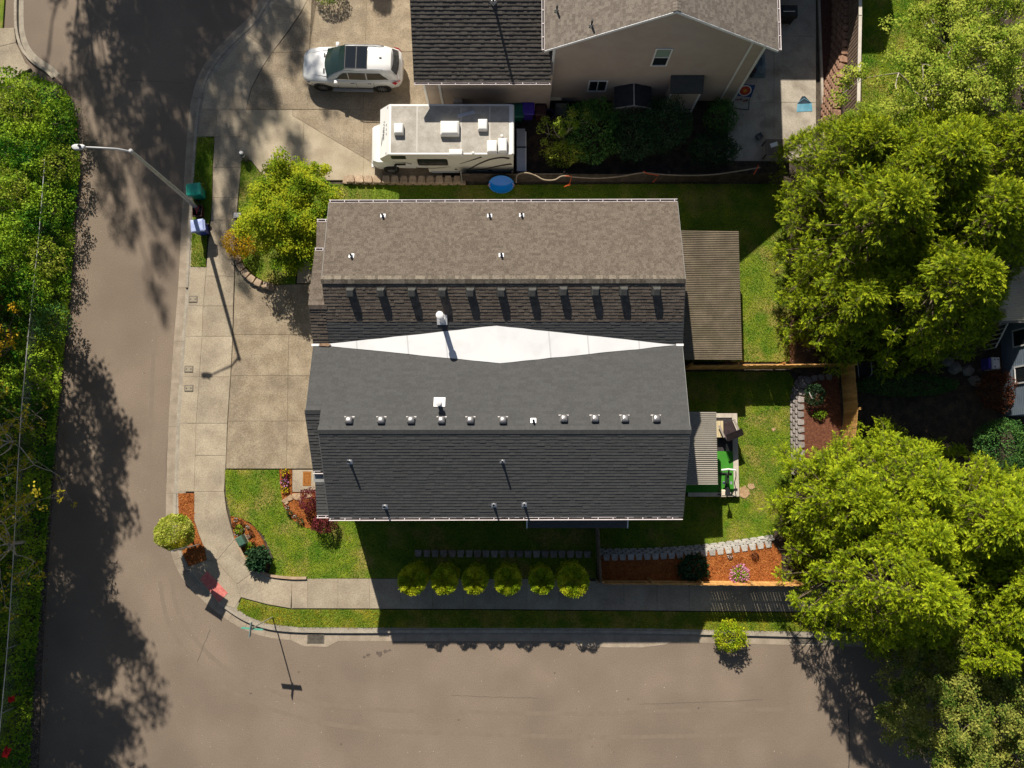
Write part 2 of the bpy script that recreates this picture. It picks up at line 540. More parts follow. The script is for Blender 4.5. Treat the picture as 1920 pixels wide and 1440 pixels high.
yt = [(547, 1085), (1050, 1085), (1120, 1090), (1480, 1096), (2000, 1102)]
yb = [(547, 1141), (900, 1142), (1480, 1147), (2000, 1152)]
for x0, x1 in zip(xs, xs[1:]):
    panel(walk, [(x0, lerp_tab(yt, x0)), (x1, lerp_tab(yt, x1)), (x1, lerp_tab(yb, x1)), (x0, lerp_tab(yb, x0))], ZW, m_conc)
# red tactile paving at the ramp
mt = mat('tactile_red', (.50, .13, .11), (.60, .20, .17), 6, .75, speck=.15, speckscale=50)
tp = empty('tactile_paving', at(403, 1099, .12), label='red tactile paving panel on the curb ramp at the corner', cat='paving')
q = [at(x, y, .0) for x, y in ((377, 1085), (390, 1070), (429, 1111), (412, 1129))]
MB().prism([(p.x, p.y) for p in q], .05, .140).build('plate', mt, tp, world=True)
mb = MB()
for i in range(9):
    for j in range(22):
        u, v = (i + .5) / 9, (j + .5) / 22
        p = q[0] * (1 - u) * (1 - v) + q[1] * u * (1 - v) + q[2] * u * v + q[3] * (1 - u) * v
        mb.lathe([(.013, .140), (.009, .146)], 6, cx=p.x, cy=p.y)
tag(mb.build('domes', mt, tp, world=True), kind='stuff')
# --- driveways
drive = empty('driveway', kind='structure')
JT = [(533, 547), (628, 542), (705, 540), (790, 539), (878, 537)]
m_edge = .0
for y0, y1 in ((533, 628), (628, 705), (705, 790), (790, 879)):
    l0, l1 = lerp_tab(RT, y0) + 1, lerp_tab(RT, y1) + 1
    if y0 == 533: pts = [(482, 536), (lerp_tab(JT, y0), y0), (lerp_tab(JT, y1), y1), (l1, y1), (l0, 548), (452, 546)]
    else: pts = [(l0, y0), (lerp_tab(JT, y0), y0), (lerp_tab(JT, y1), y1), (l1, y1)]
    panel(drive, pts, ZW, m_conc2)
    panel(drive, [(lerp_tab(JT, y0), y0), (625, y0), (625, y1), (lerp_tab(JT, y1), y1)], ZW, m_conc2)
panel(drive, [(548, 881), (620, 881), (620, 922), (548, 923)], ZW + .01, m_conc)
panel(drive, [(560, 483), (615, 483), (615, 531), (556, 531)], ZW + .01, m_conc)
nd = empty('neighbour_driveway', kind='structure')
m_conc3 = mat('concrete_light', (.36, .30, .205), (.43, .36, .26), 1.2, .85, .003, 120, objrand=.05, speck=.14, speckscale=24, c3=(.27, .215, .15), c3scale=.9, c3amt=.5)
for pts, m in (([(603, -60), (566, 22), (536, 66), (510, 99), (580, 97), (588, -60)], m_conc2), ([(588, -60), (580, 97), (685, 97), (690, -60)], m_conc2),
               ([(690, -60), (685, 97), (800, 97), (800, -60)], m_conc2), ([(510, 99), (491, 128), (472, 165), (461, 206), (577, 205.5), (580, 97)], m_conc2),
               ([(580, 97), (577, 205.5), (682, 205), (685, 97)], m_conc2), ([(685, 97), (682, 205), (830, 205), (830, 97)], m_conc2),
               ([(461, 206), (548, 206), (548, 217), (570, 230), (567, 338), (500, 338), (470, 300), (452, 300), (455, 255)], m_conc3),
               ([(570, 230), (682, 296), (681, 338), (567, 338)], m_conc3), ([(682, 296), (716, 317), (716, 338), (681, 338)], m_conc3),
               ([(548, 206), (682, 205), (682, 296), (570, 230), (548, 217)], m_conc2), ([(682, 205), (830, 205), (830, 338), (716, 338), (716, 317), (682, 296)], m_conc2)):
    panel(nd, pts, ZW, m)
m_conc4 = mat('concrete_patio', (.33, .29, .235), (.42, .37, .30), 1.2, .85, .003, 120, objrand=.05, speck=.2, speckscale=24, c3=(.17, .14, .105), c3scale=1.1, c3amt=.6, c3lo=.52, c3hi=.68)
pat = empty('neighbour_patio', kind='structure')
for pts in ([(1368, 192), (1451, 192), (1451, 302), (1362, 302)], [(1451, 192), (1530, 192), (1530, 302), (1451, 302)], [(1368, 190), (1405, 60), (1451, 60), (1451, 192), (1370, 192)],
            [(1451, 68), (1530, 68), (1530, 192), (1451, 192)], [(1420, -60), (1451, -60), (1530, -60), (1530, 68), (1451, 68), (1420, 60)]):
    panel(pat, pts, ZW, m_conc4)
# corner of another sidewalk across the street
far_walk = empty('far_sidewalk', kind='structure')
for pts in ([(-90, 55), (26, 52), (30, 80), (-90, 108)], [(-90, 108), (30, 80), (48, 118), (58, 128), (-40, 180), (-90, 180)]):
    panel(far_walk, pts, ZW, m_conc)
fc = smooth_line([at(x, y, 0) for x, y in ((36, -60), (34, 20), (36, 60), (46, 92), (66, 116), (90, 132), (104, 146))], 5)
fo = offset_line(fc, .3)
MB().prism([(p[0], p[1]) for p in [(p.x, p.y) for p in fc] + [(p.x, p.y) for p in reversed(fo)]], -.1, .012).build('far_gutter', m_curb, None, kind='structure')
fi = offset_line(fc, -.14)
MB().prism([(p[0], p[1]) for p in [(p.x, p.y) for p in fc] + [(p.x, p.y) for p in reversed(fi)]], -.1, .15).build('far_curb', m_curb, None, kind='structure')

# --- hedge bank along the left edge
BANK_PX = [(104, 146), (128, 170), (140, 210), (148, 262), (150, 330), (140, 430), (134, 520), (124, 640), (112, 760), (102, 880), (94, 1000), (86, 1120), (78, 1250), (72, 1440), (66, 1600)]
bk = [at(x, y, .05) for x, y in BANK_PX]
m_bank = mat('bank_soil', (.06, .045, .035), (.12, .09, .07), 3, .95, .03, 25, speck=.6, speckscale=18, c3=(.2, .17, .14), c3scale=12, c3amt=.6, c3lo=.55, c3hi=.6)
tag(MB().prism([(p.x, p.y) for p in bk] + [(-80, -30), (-80, bk[0].y)], -.2, .09).build('bank', m_bank), kind='structure')
tag(MB().prism([(-80, 22.5), (-27, 22.5), (-27, 80), (-80, 80)], -.2, .10).build('far_yard', m_grassbase), kind='structure')

# --- lawns and beds
LAWNS = {
    'front': ([(422, 881), (523, 881), (525, 905), (530, 945), (545, 972), (575, 988), (612, 986), (640, 960), (674, 960), (674, 1084), (560, 1085), (528, 1083), (503, 1078), (512, 1045), (495, 1005), (470, 980), (432, 966), (424, 930)], .12),
    'south': ([(674, 950), (1118, 950), (1118, 1084), (674, 1084)], .12),
    'back': ([(1118, 930), (1285, 930), (1285, 697), (1480, 697), (1490, 715), (1488, 800), (1488, 880), (1470, 950), (1445, 1013), (1400, 1019), (1325, 1027), (1120, 1034)], .12),
    'upper_back': ([(1250, 345), (1460, 345), (1490, 560), (1482, 678), (1270, 678)], .12),
    'north': ([(600, 346), (866, 347), (1250, 345), (1250, 420), (600, 420)], .12),
    'verge': ([(453, 1122), (462, 1125), (500, 1135), (545, 1143), (900, 1144), (1480, 1149), (2000, 1154), (2000, 1192), (1500, 1184), (1200, 1178), (760, 1177), (560, 1176), (500, 1169), (466, 1156), (444, 1141)], .125),
    'left_verge': ([(370, 257), (401, 258), (398, 320), (396, 395), (388, 440), (385, 500), (358, 500), (360, 430), (364, 330)], .125),
    'tree_bed': ([(452, 302), (470, 302), (500, 340), (640, 345), (600, 420), (590, 482), (558, 484), (553, 533), (505, 533), (470, 512), (450, 488), (444, 440), (448, 370)], .14),
    'terrace': ([(1616, -60), (1830, -60), (1830, 240), (1616, 240)], 1.06),
}
for k_, (pts, z) in LAWNS.items():
    if k_ == 'terrace': continue
    sheet('lawn', pts, z, m_grassbase, .2)
sheet('planting_bed', [(432, 967), (452, 972), (478, 990), (494, 1015), (504, 1042), (500, 1068), (478, 1065), (455, 1043), (440, 1011)], .145, m_mulch, .2)
sheet('planting_bed', [(524, 881), (547, 881), (547, 924), (600, 924), (616, 975), (612, 990), (575, 990), (545, 972), (530, 945), (525, 905)], .15, m_mulch, .2)
sheet('planting_bed', [(334, 925), (364, 925), (364, 976), (372, 1001), (384, 1031), (386, 1051), (354, 1062), (343, 1040), (336, 1005)], .13, m_mulch, .2)
sheet('gravel_strip', [(441, 500), (452, 512), (478, 536), (452, 548), (440, 548)], .13, mat('pea_gravel', (.2, .17, .12), (.36, .31, .22), 30, .9, .02, 60, speck=.5, speckscale=40), .2)
# dark beds and raised ground to the right
m_dirt = mat('dark_soil', (.035, .026, .02), (.07, .05, .035), 3, .95, .03, 25, speck=.5, speckscale=18, c3=(.11, .075, .045), c3scale=2, c3amt=.6)
ZT = .62
sheet('terrace', [(1545, 300), (1492, 560), (1490, 692), (1520, 708), (1506, 722), (1500, 760), (1500, 885), (1486, 960), (1452, 1013), (1400, 1021), (1325, 1033), (1240, 1040), (1122, 1042), (1122, 1090), (1475, 1093), (1560, 1100), (2300, 1110), (2300, 300)], ZT, m_dirt, .9)
sheet('terrace', [(1583, -90), (1583, 140), (1578, 250), (1545, 300), (2300, 300), (2300, -90)], 1.0, m_dirt, 1.2)
sheet('lawn', LAWNS['terrace'][0], 1.04, m_grassbase, .2)
sheet('neighbour_soil', [(830, 150), (1365, 150), (1362, 302), (1430, 302), (1436, 336), (866, 338), (830, 338)], .11, m_dirt, .2)
sheet('planting_bed', [(1125, 1043), (1240, 1041), (1325, 1035), (1400, 1023), (1448, 1016), (1465, 1040), (1466, 1090), (1125, 1088)], ZT + .02, m_mulch, .2)
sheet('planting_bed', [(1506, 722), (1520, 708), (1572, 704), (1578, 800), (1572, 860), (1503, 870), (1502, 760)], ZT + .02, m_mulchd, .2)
# asphalt seams and old sealed cracks on the road
m_crack = mat('crack_seal', (.05, .042, .036), (.08, .065, .055), 6, .8)
cr = empty('road_cracks', kind='structure')
for pts, w in (([(1591, 1331), (1592, 1390), (1590, 1470)], .05), ([(355, 1075), (345, 1040), (338, 1010)], .02), ([(368, 1100), (358, 1080), (350, 1050)], .015), ([(845, 1303), (900, 1306), (980, 1308), (1010, 1309)], .012),
               ([(1200, 1320), (1300, 1317), (1430, 1312)], .012), ([(395, 1180), (380, 1215), (370, 1240)], .02), ([(312, 905), (312, 860), (316, 800)], .012), ([(150, 120), (152, 200), (158, 260)], .02), ([(240, 150), (330, 155), (345, 156)], .012)):
    L = smooth_line([at(x, y, 0) for x, y in pts], 6)
    L = [p + Vector((R.uniform(-.02, .02), R.uniform(-.02, .02), 0)) for p in L]
    strip_mesh(offset_line(L, w / 2), offset_line(L, -w / 2), .004, .004).build('crack', m_crack, cr)

# oil drips, a damp patch of leaves near the drain and faint turning tyre marks
m_oil = mat('oil_stain', (.10, .078, .06), (.13, .10, .078), 5, .7)
st_ = empty('road_stains', kind='structure')
rs_ = random.Random(21)
for x, y, r in ((712, 1226, .16), (722, 1222, .1), (690, 1228, .09), (683, 1232, .07), (730, 1219, .06), (1178, 1311, .05), (640, 1395, .06), (1040, 1262, .05), (1110, 1400, .04), (860, 1350, .05), (1310, 1328, .05), (560, 1260, .06), (470, 1300, .05), (300, 520, .05), (270, 700, .04)):
    c = at(x, y, 0)
    n = 9; a0 = rs_.uniform(0, 6)
    MB().add([(c.x + r * rs_.uniform(.5, 1.3) * math.cos(a0 + i * 6.283 / n) * 1.3, c.y + r * rs_.uniform(.5, 1.2) * math.sin(a0 + i * 6.283 / n), .004) for i in range(n)], [tuple(range(n))]).build('stain', m_oil, st_)
m_tyre_mark = mat('tyre_mark', (.182, .141, .1045), (.200, .155, .116), 3, .85)
for pts in (((322, 1085), (335, 1150), (380, 1215), (450, 1270), (560, 1310), (700, 1330), (900, 1335)), ((300, 1090), (315, 1165), (362, 1238), (440, 1300), (560, 1345), (700, 1368), (900, 1376)), ((290, 420), (292, 560), (286, 700), (280, 860), (276, 980)), ((900, 1336), (1100, 1338), (1300, 1332), (1470, 1330)), ((900, 1377), (1100, 1382), (1300, 1380), (1500, 1376))):
    L = smooth_line([at(x, y, 0) for x, y in pts], 8)
    strip_mesh(offset_line(L, .10), offset_line(L, -.10), .003, .003).build('tyre_mark', m_tyre_mark, st_)

# --- grass as short blades
def poly_points(pts, z, n, rng):
    P = np.array([[p.x, p.y] for p in px_poly(pts, z)])
    lo, hi = P.min(0), P.max(0)
    x, y = P[:, 0], P[:, 1]
    area = abs(np.dot(x, np.roll(y, 1)) - np.dot(y, np.roll(x, 1))) / 2
    N = int(n * area); out = []
    got = 0
    while got < N:
        q = rng.uniform(lo, hi, (N * 2 + 10, 2)); ins = np.zeros(len(q), bool)
        j = len(P) - 1
        for i in range(len(P)):
            c = ((P[i, 1] > q[:, 1]) != (P[j, 1] > q[:, 1])) & (q[:, 0] < (P[j, 0] - P[i, 0]) * (q[:, 1] - P[i, 1]) / (P[j, 1] - P[i, 1] + 1e-12) + P[i, 0])
            ins ^= c; j = i
        q = q[ins]; out.append(q); got += len(q)
    return np.concatenate(out)[:N]
def grass(name, pts, z, dens, m, label, h=.07, w=.022):
    rng = np.random.default_rng(len(name) + int(dens))
    q = poly_points(pts, z, dens, rng)
    n = len(q)
    P = np.concatenate([q, np.full((n, 1), z - .005)], 1)
    D = rand_dirs(n, .05, rng); N = rand_dirs(n, .3, rng)
    hh = h * rng.uniform(.6, 1.4, n)
    V, Fq = leaf_quads(P, D, N, hh, w * rng.uniform(.7, 1.4, n))
    o = link(name, np_mesh(name, V, Fq, m))
    return tag(o, label, 'grass', None, 'stuff')
m_gr = leaf_mat('grass_blades', (.05, .215, .003), (.38, .44, .022), scale=1.3, island=.75, trans=.25)
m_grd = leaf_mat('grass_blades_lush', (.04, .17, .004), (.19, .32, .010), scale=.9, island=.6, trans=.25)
m_gry = leaf_mat('grass_blades_dry', (.12, .21, .006), (.48, .38, .03), scale=1.4, island=.7, trans=.25)
grass('grass', LAWNS['front'][0], .12, 900, m_gr, 'front lawn between the driveway and the corner sidewalk')
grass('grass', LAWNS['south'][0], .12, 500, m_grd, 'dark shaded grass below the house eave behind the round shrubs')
grass('grass', LAWNS['back'][0], .12, 900, m_gr, 'patchy sunlit back lawn beside the striped patio cover')
grass('grass', LAWNS['upper_back'][0], .12, 800, m_gr, 'back lawn beside the large ribbed patio roof')
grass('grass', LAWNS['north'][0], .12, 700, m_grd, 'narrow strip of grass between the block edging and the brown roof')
grass('grass', LAWNS['verge'][0], .125, 900, m_gry, 'yellowish grass verge between the long sidewalk and the curb', .08)
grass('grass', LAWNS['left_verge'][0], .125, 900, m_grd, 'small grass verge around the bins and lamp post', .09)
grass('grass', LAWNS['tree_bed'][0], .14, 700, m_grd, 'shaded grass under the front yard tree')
grass('grass', LAWNS['terrace'][0], 1.06, 800, m_gr, 'bright lawn behind the slatted fence at the top right')
def chips(name, pts, z, dens, m, label, L=.07):
    rng = np.random.default_rng(int(dens) + len(pts))
    q = poly_points(pts, z, dens, rng); n = len(q)
    P = np.concatenate([q, z + rng.uniform(0, .02, (n, 1))], 1)
    D = rand_dirs(n, -.2, rng); D[:, 2] *= .35; N = rand_dirs(n, .5, rng)
    V, Fq = leaf_quads(P, D, N, L * rng.uniform(.5, 1.4, n), .028 * rng.uniform(.6, 1.5, n), 0)
    return tag(link(name, np_mesh(name, V, Fq, m)), label, 'mulch', None, 'stuff')
m_chip = leaf_mat('bark_chips', (.18, .045, .008), (.50, .20, .055), scale=3, island=1.0, trans=.0)
chips('mulch_chips', [(334, 925), (364, 925), (364, 976), (372, 1001), (384, 1031), (386, 1051), (354, 1062), (343, 1040)], .135, 420, m_chip, 'orange bark mulch strip beside the ball shaped tree')
chips('mulch_chips', [(524, 881), (547, 881), (547, 924), (600, 924), (616, 975), (612, 990), (575, 990), (545, 972), (530, 945)], .155, 420, m_chip, 'orange bark mulch bed by the doormat')
chips('mulch_chips', [(432, 967), (452, 972), (478, 990), (494, 1015), (504, 1042), (500, 1068), (478, 1065), (455, 1043), (440, 1011)], .15, 420, m_chip, 'orange bark mulch bed inside the sidewalk curve')
chips('mulch_chips', [(1125, 1043), (1240, 1041), (1325, 1035), (1400, 1023), (1448, 1016), (1465, 1040), (1466, 1090), (1125, 1088)], ZT + .025, 420, m_chip, 'orange bark mulch bed inside the cedar fence')
# leaf litter along the left gutter and on the bank
rng = np.random.default_rng(5)
q = poly_points([(112, 150), (160, 200), (168, 330), (158, 520), (146, 640), (132, 760), (114, 900), (96, 1100), (84, 1440), (40, 1440), (70, 900), (110, 500), (110, 200)], .09, 45, rng)
n = len(q)
P = np.concatenate([q, np.full((n, 1), .10)], 1)
V, Fq = leaf_quads(P, rand_dirs(n, -.1, rng) * [1, 1, .3], rand_dirs(n, .6, rng), rng.uniform(.03, .09, n), rng.uniform(.02, .06, n))
tag(link('leaf_litter', np_mesh('leaf_litter', V, Fq, leaf_mat('dry_leaves', (.12, .06, .02), (.32, .17, .07), scale=4, island=1, trans=.1))), 'dry leaf litter along the hedge side of the road', 'leaves', None, 'stuff')
# specks and crumbs on the asphalt
q = poly_points([(160, 420), (330, 420), (300, 900), (380, 1160), (520, 1225), (1460, 1225), (1480, 1440), (330, 1440), (200, 900)], 0, 1.6, rng); n = len(q)
P = np.concatenate([q, np.full((n, 1), .006)], 1)
V, Fq = leaf_quads(P, rand_dirs(n, -.05, rng) * [1, 1, .1], rand_dirs(n, .9, rng), rng.uniform(.02, .06, n), rng.uniform(.015, .04, n))
tag(link('road_grit', np_mesh('road_grit', V, Fq, leaf_mat('grit', (.08, .06, .045), (.55, .48, .38), scale=9, island=1.6, trans=0))), 'scattered pale grit on the asphalt', 'grit', None, 'stuff')
# ================================================================== DUPLEX HOUSE
m_shB = mat('shingle_brown', (.088, .069, .053), (.150, .122, .096), 22, .92, .003, 150, island=.8, speck=.34, speckscale=34)
m_shC = mat('shingle_charcoal', (.062, .062, .0605), (.078, .078, .076), 14, .9, .002, 150, island=.8, speck=.12, speckscale=55)
m_deckB = mat('roof_felt', (.06, .05, .045))
m_siding = mat('siding_grey', (.38, .36, .32), (.44, .41, .37), 2, .7)
m_white = mat('white_paint', (.74, .72, .70), (.80, .78, .76), 3, .5)
m_gutterw = mat('gutter_white', (.70, .62, .62), (.78, .72, .71), 3, .45)
m_galv = mat('galvanised', (.55, .55, .56), (.68, .68, .69), 8, .35, metallic=.7)
m_dark = mat('dark_void', (.012, .012, .014))
m_black = mat('black_plastic', (.02, .02, .022), (.035, .035, .036), 6, .5)
m_glass = mat('window_glass', (.02, .025, .03), rough=.08, spec=.6)
m_vent = mat('vent_box_dark', (.06, .06, .055), (.09, .088, .08), 6, .8)
m_membrane = mat('roof_membrane', (.68, .68, .68), (.73, .73, .725), .8, .5, .003, 30, c3=(.54, .525, .50), c3scale=.9, c3amt=.7, c3lo=.55, c3hi=.8)

HZ = .1
m_capB = mat('ridge_cap_tan', (.10, .082, .062), (.20, .17, .132), 14, .92, island=1.3, speck=.25, speckscale=40)
house = empty('duplex_house', (0, 4.6, HZ), label='duplex house with half brown and half charcoal shingled twin gable roof', cat='house')

def shingles(parent, El, Er, Rl, Rr, m, name='shingle_field', expo=.143, tmin=.008, tmax=.014, seed=1, deck=.10, wmin=.16, wmax=.42):
    """courses of overlapping tabs from the eave (El-Er) up to the ridge (Rl-Rr), plus the deck under them"""
    rng = np.random.default_rng(seed)
    El, Er, Rl, Rr = (np.array(p, float) for p in (El, Er, Rl, Rr))
    nrm = np.cross(Er - El, Rl - El); nrm /= np.linalg.norm(nrm)
    if nrm[2] < 0: nrm = -nrm
    run = (np.linalg.norm(Rl - El) + np.linalg.norm(Rr - Er)) / 2
    nc = max(2, int(round(run / expo)))
    width = (np.linalg.norm(Er - El) + np.linalg.norm(Rr - Rl)) / 2
    V = []; F = []
    def pt(u, v):
        return (El * (1 - u) + Er * u) * (1 - v) + (Rl * (1 - u) + Rr * u) * v
    for i in range(nc):
        v0, v1 = i / nc, min(1.0, (i + 1.25) / nc)
        cuts = [0.0]; x = rng.uniform(0, wmax)
        while x < width - .06:
            cuts.append(x / width); x += rng.uniform(wmin, wmax)
        cuts.append(1.0)
        for a, b in zip(cuts, cuts[1:]):
            t = rng.choice([tmin, tmax]) + rng.uniform(-.002, .003)
            j = rng.uniform(-.005, .005) / max(run, .5)
            va = max(0.0, v0 + j)
            p0, p1, p2, p3 = pt(a, va), pt(b, va), pt(b, v1), pt(a, v1)
            k = len(V)
            top = .004
            V += [p0, p1, p0 + nrm * (t + top), p1 + nrm * (t + top), p2 + nrm * (top - .002), p3 + nrm * (top - .002)]
            F += [(k, k + 1, k + 3, k + 2), (k + 2, k + 3, k + 4, k + 5), (k, k + 2, k + 5, k + 5), (k + 1, k + 4, k + 4, k + 3)]
    F = [tuple(dict.fromkeys(f)) for f in F]
    mb = MB(); mb.v = [tuple(p) for p in V]; mb.f = F; mb.mi = [0] * len(F)
    o = mb.build(name, m, parent, world=True, kind='stuff')
    if deck:
        MB().slab([El, Er, Rr, Rl], deck).build('roof_deck', m_deckB, o, world=True)
    return o, Vector(nrm)
def ridge_caps(parent, A, B, m, w=.17, drop=.085, step=.14):
    """folded cap shingles along a ridge, each lapping the one before"""
    A, B = Vector(A), Vector(B)
    n = int((B - A).length / step); d = (B - A).normalized()
    s = Vector((-d.y, d.x, 0)); mb = MB()
    for i in range(n):
        p = A + d * (i * step); q = p + d * (step * 1.5)
        l0, l1 = .028, .014
        for sg in (1, -1):
            mb.add([p + Vector((0, 0, l0)), p + s * sg * w + Vector((0, 0, l0 - drop)), q + s * sg * w + Vector((0, 0, l1 - drop)), q + Vector((0, 0, l1)),
                    p + Vector((0, 0, l0 - .02)), p + s * sg * w + Vector((0, 0, l0 - drop - .02))], [(0, 1, 2, 3) if sg > 0 else (3, 2, 1, 0), (0, 4, 5, 1)])
    return mb.build('ridge_cap', m, parent, world=True, kind='stuff')
def gutter(parent, A, B, out, every=.64, m=None):
    """open U channel along the eave from A to B; out = outward direction"""
    A, B, out = Vector(A), Vector(B), Vector(out)
    m = m or m_gutterw
    up = Vector((0, 0, 1)); mb = MB()
    prof = [(0.0, .02), (0.0, -.11), (.09, -.11), (.125, .0), (.125, .022), (.105, .022), (.105, .0), (.08, -.085), (.015, -.085), (.015, .02)]
    rings = [[p + out * a + up * b for a, b in prof] for p in (A, B)]
    mb.loft(rings)
    g = mb.build('gutter', m, parent, world=True)
    MB().quad(A + out * .02 + up * -.03, B + out * .02 + up * -.03, B + out * .102 + up * -.03, A + out * .102 + up * -.03).build('gutter_dark_strip', m_deckB, g, world=True)  # dark strip along the inside of the channel
    L = (B - A).length; d = (B - A).normalized()
    me = None
    n = int(L / every)
    for i in range(n + 1):
        p = A + d * min(L - .03, (.05 + i * every)) + out * .0525 + up * .012
        if me is None:
            ang = math.atan2(d.y, d.x)
            me = MB().box(-.014, .014, -.05, .05, -.006, .008).mesh('hanger', m)
        link('hanger', me, g, p - wpos(g), (0, 0, math.atan2(out.y, out.x) - math.pi / 2))
    return g

ZE, ZR, ZV = 6.0, 8.0, 6.42
NEL, NER = at(617, 380, ZE), at(1270, 378, ZE)
NRL, NRR = at(603, 524, ZR), at(1285, 523, ZR)
SRL, SRR = at(597, 806, ZR), at(1294, 806, ZR)
SEL, SER = at(617, 971, ZE), at(1280, 969, ZE)
VYc = at(585, 647, ZV).y
XLv, XRv = at(606, 650, ZV).x, at(1279, 644, ZV).x
VL, VR = Vector((min(NRL.x, SRL.x), VYc, ZV)), Vector((XRv, VYc, ZV))
BX = at(579, 572, 7.35).x                        # front bump-out edge
# slopes
brN, nrmN = shingles(house, NEL, NER, NRL, NRR, m_shB, seed=2, wmin=.08, wmax=.22)
# upper S slope: brown above the party line, charcoal below
vB = (NRL.y - at(700, 604, 6.85).y) / (NRL.y - VYc)
PL, PR = NRL.lerp(VL, vB), NRR.lerp(VR, vB)
shingles(house, PL, PR, NRL, NRR, m_shB, seed=3, tmin=.013, tmax=.020, wmin=.1, wmax=.3)
shingles(house, VL, VR, PL, PR, m_shC, seed=4, tmin=.012, tmax=.017)
chN, nrmS = shingles(house, VL, VR, SRL, SRR, m_shC, seed=5)
chS, nrmSS = shingles(house, SEL, SER, SRL, SRR, m_shC, seed=6, tmin=.014, tmax=.019)
nSu = (NRR - NRL).cross(VL - NRL).normalized()
if nSu.z < 0: nSu = -nSu
ridge_caps(house, NRL + Vector((-.03, 0, .012)), NRR + Vector((.03, 0, .012)), m_capB)
ridge_caps(house, SRL + Vector((-.03, 0, .012)), SRR + Vector((.03, 0, .012)), m_shC)
# front bump-outs: same slope planes carried further left, own ridges
BRu_r = on_plane(606, 572, NRL, nSu); BRu_l = Vector((BX, BRu_r.y, BRu_r.z))
shingles(house, Vector((BX, VYc, ZV)), VL + Vector((.02, 0, 0)), BRu_l, Vector((VL.x + .02, BRu_r.y, BRu_r.z)), m_shB, seed=7, tmin=.016, tmax=.026)
BRl_r = on_plane(601, 769, SRL, nrmS); BXl = at(573, 769, BRl_r.z).x; BRl_l = Vector((BXl, BRl_r.y, BRl_r.z))
shingles(house, Vector((BX, VYc, ZV)), VL + Vector((.02, 0, 0)), BRl_l, Vector((VL.x + .02, BRl_r.y, BRl_r.z)), m_shC, seed=8)
# outward slopes of the bump-outs
zb = BRu_l.z - .95
EBu = at(590, 470, zb)
mu_x = VL.x + .25
shingles(house, Vector((EBu.x, EBu.y, zb)), Vector((mu_x, EBu.y, zb)), Vector((EBu.x, BRu_l.y, BRu_l.z)), Vector((mu_x, BRu_l.y, BRu_l.z)), m_shB, seed=9)
gutter(house, Vector((EBu.x, EBu.y, zb)), Vector((at(607, 470, zb).x, EBu.y, zb)), (0, 1, 0), .35)
EAu = at(594, 416, 5.75)
shingles(house, Vector((EAu.x, EAu.y, 5.75)), Vector((mu_x, EAu.y, 5.75)), Vector((EBu.x, EBu.y - .1, zb - .25)), Vector((mu_x, EBu.y - .1, zb - .25)), m_shB, seed=10)
gutter(house, Vector((EAu.x, EAu.y, 5.75)), Vector((at(615, 416, 5.75).x, EAu.y, 5.75)), (0, 1, 0), .35)
zc = BRl_l.z - 1.25
EBl = at(587, 883, zc)
shingles(house, Vector((EBl.x, EBl.y, zc)), Vector((mu_x, EBl.y, zc)), Vector((EBl.x - .12, BRl_l.y, BRl_l.z)), Vector((mu_x, BRl_l.y, BRl_l.z)), m_shC, seed=11, tmin=.014, tmax=.024)
gutter(house, Vector((EBl.x, EBl.y, zc)), Vector((at(606, 883, zc).x, EBl.y, zc)), (0, -1, 0), .5)
EAl = at(594, 966, 5.75)
shingles(house, Vector((EAl.x, EAl.y, 5.75)), Vector((mu_x, EAl.y, 5.75)), Vector((EAl.x, at(587, 903, 6.2).y, 6.2)), Vector((mu_x, at(587, 903, 6.2).y, 6.2)), m_shC, seed=12, tmin=.014, tmax=.024)
gutter(house, Vector((EAl.x, EAl.y, 5.75)), Vector((at(616, 966, 5.75).x, EAl.y, 5.75)), (0, -1, 0), .35)
yf0, yf1 = EBl.y - .13, at(587, 904, 6.2).y
MB().slab([(EBl.x - .02, yf0, 6.22), (mu_x, yf0, 6.22), (mu_x, yf1, 6.21), (EBl.x - .02, yf1, 6.21)], .03).build('flashing', mat('flashing_grey', (.25, .25, .24), (.33, .33, .32), 4, .5, metallic=.3), house, world=True)
ridge_caps(house, BRu_l + Vector((0, 0, .01)), Vector((mu_x - .2, BRu_r.y, BRu_r.z + .01)), m_shB)
ridge_caps(house, BRl_l + Vector((0, 0, .01)), Vector((mu_x - .2, BRl_r.y, BRl_r.z + .01)), m_shC)
# long gutters
gutter(house, NEL + Vector((0, 0, .0)), NER, (0, 1, 0))
gutter(house, SEL, SER, (0, -1, 0))
# white cricket (saddle) in the valley
CT_ = on_plane(931, 611, NRL, nSu); CB_ = on_plane(937, 681, SRL, nrmS)
lift = Vector((0, 0, .035))
CLt = Vector((at(597, 651, ZV + .05).x, VYc, ZV + .03)); CRt = Vector((at(1270, 642, ZV + .05).x, VYc, ZV + .03))
zc_ = max(CT_.z, CB_.z)
mb = MB()
T_, B_ = Vector((CT_.x, CT_.y, CT_.z)) + lift, Vector((CB_.x, CB_.y, CB_.z)) + lift
K = 14
def warp(p, i):
    return p + Vector((0, R.uniform(-.012, .012) if 0 < i < K else 0, .004 * math.sin(i * 2.1)))
topL = [warp(CLt.lerp(T_, i / K), i) for i in range(K + 1)]; botL = [warp(CLt.lerp(B_, i / K), i) for i in range(K + 1)]
topR = [warp(CRt.lerp(T_, i / K), i) for i in range(K + 1)]; botR = [warp(CRt.lerp(B_, i / K), i) for i in range(K + 1)]
topR[-1] = topL[-1]; botR[-1] = botL[-1]
for tp_, bt_ in ((topL, botL), (topR, botR)):
    for i in range(K):
        mb.quad(tp_[i], tp_[i + 1], bt_[i + 1], bt_[i])
        for a, b in ((tp_[i], tp_[i + 1]), (bt_[i], bt_[i + 1])):
            mb.quad(a, b, b - Vector((0, 0, .06)), a - Vector((0, 0, .06)))
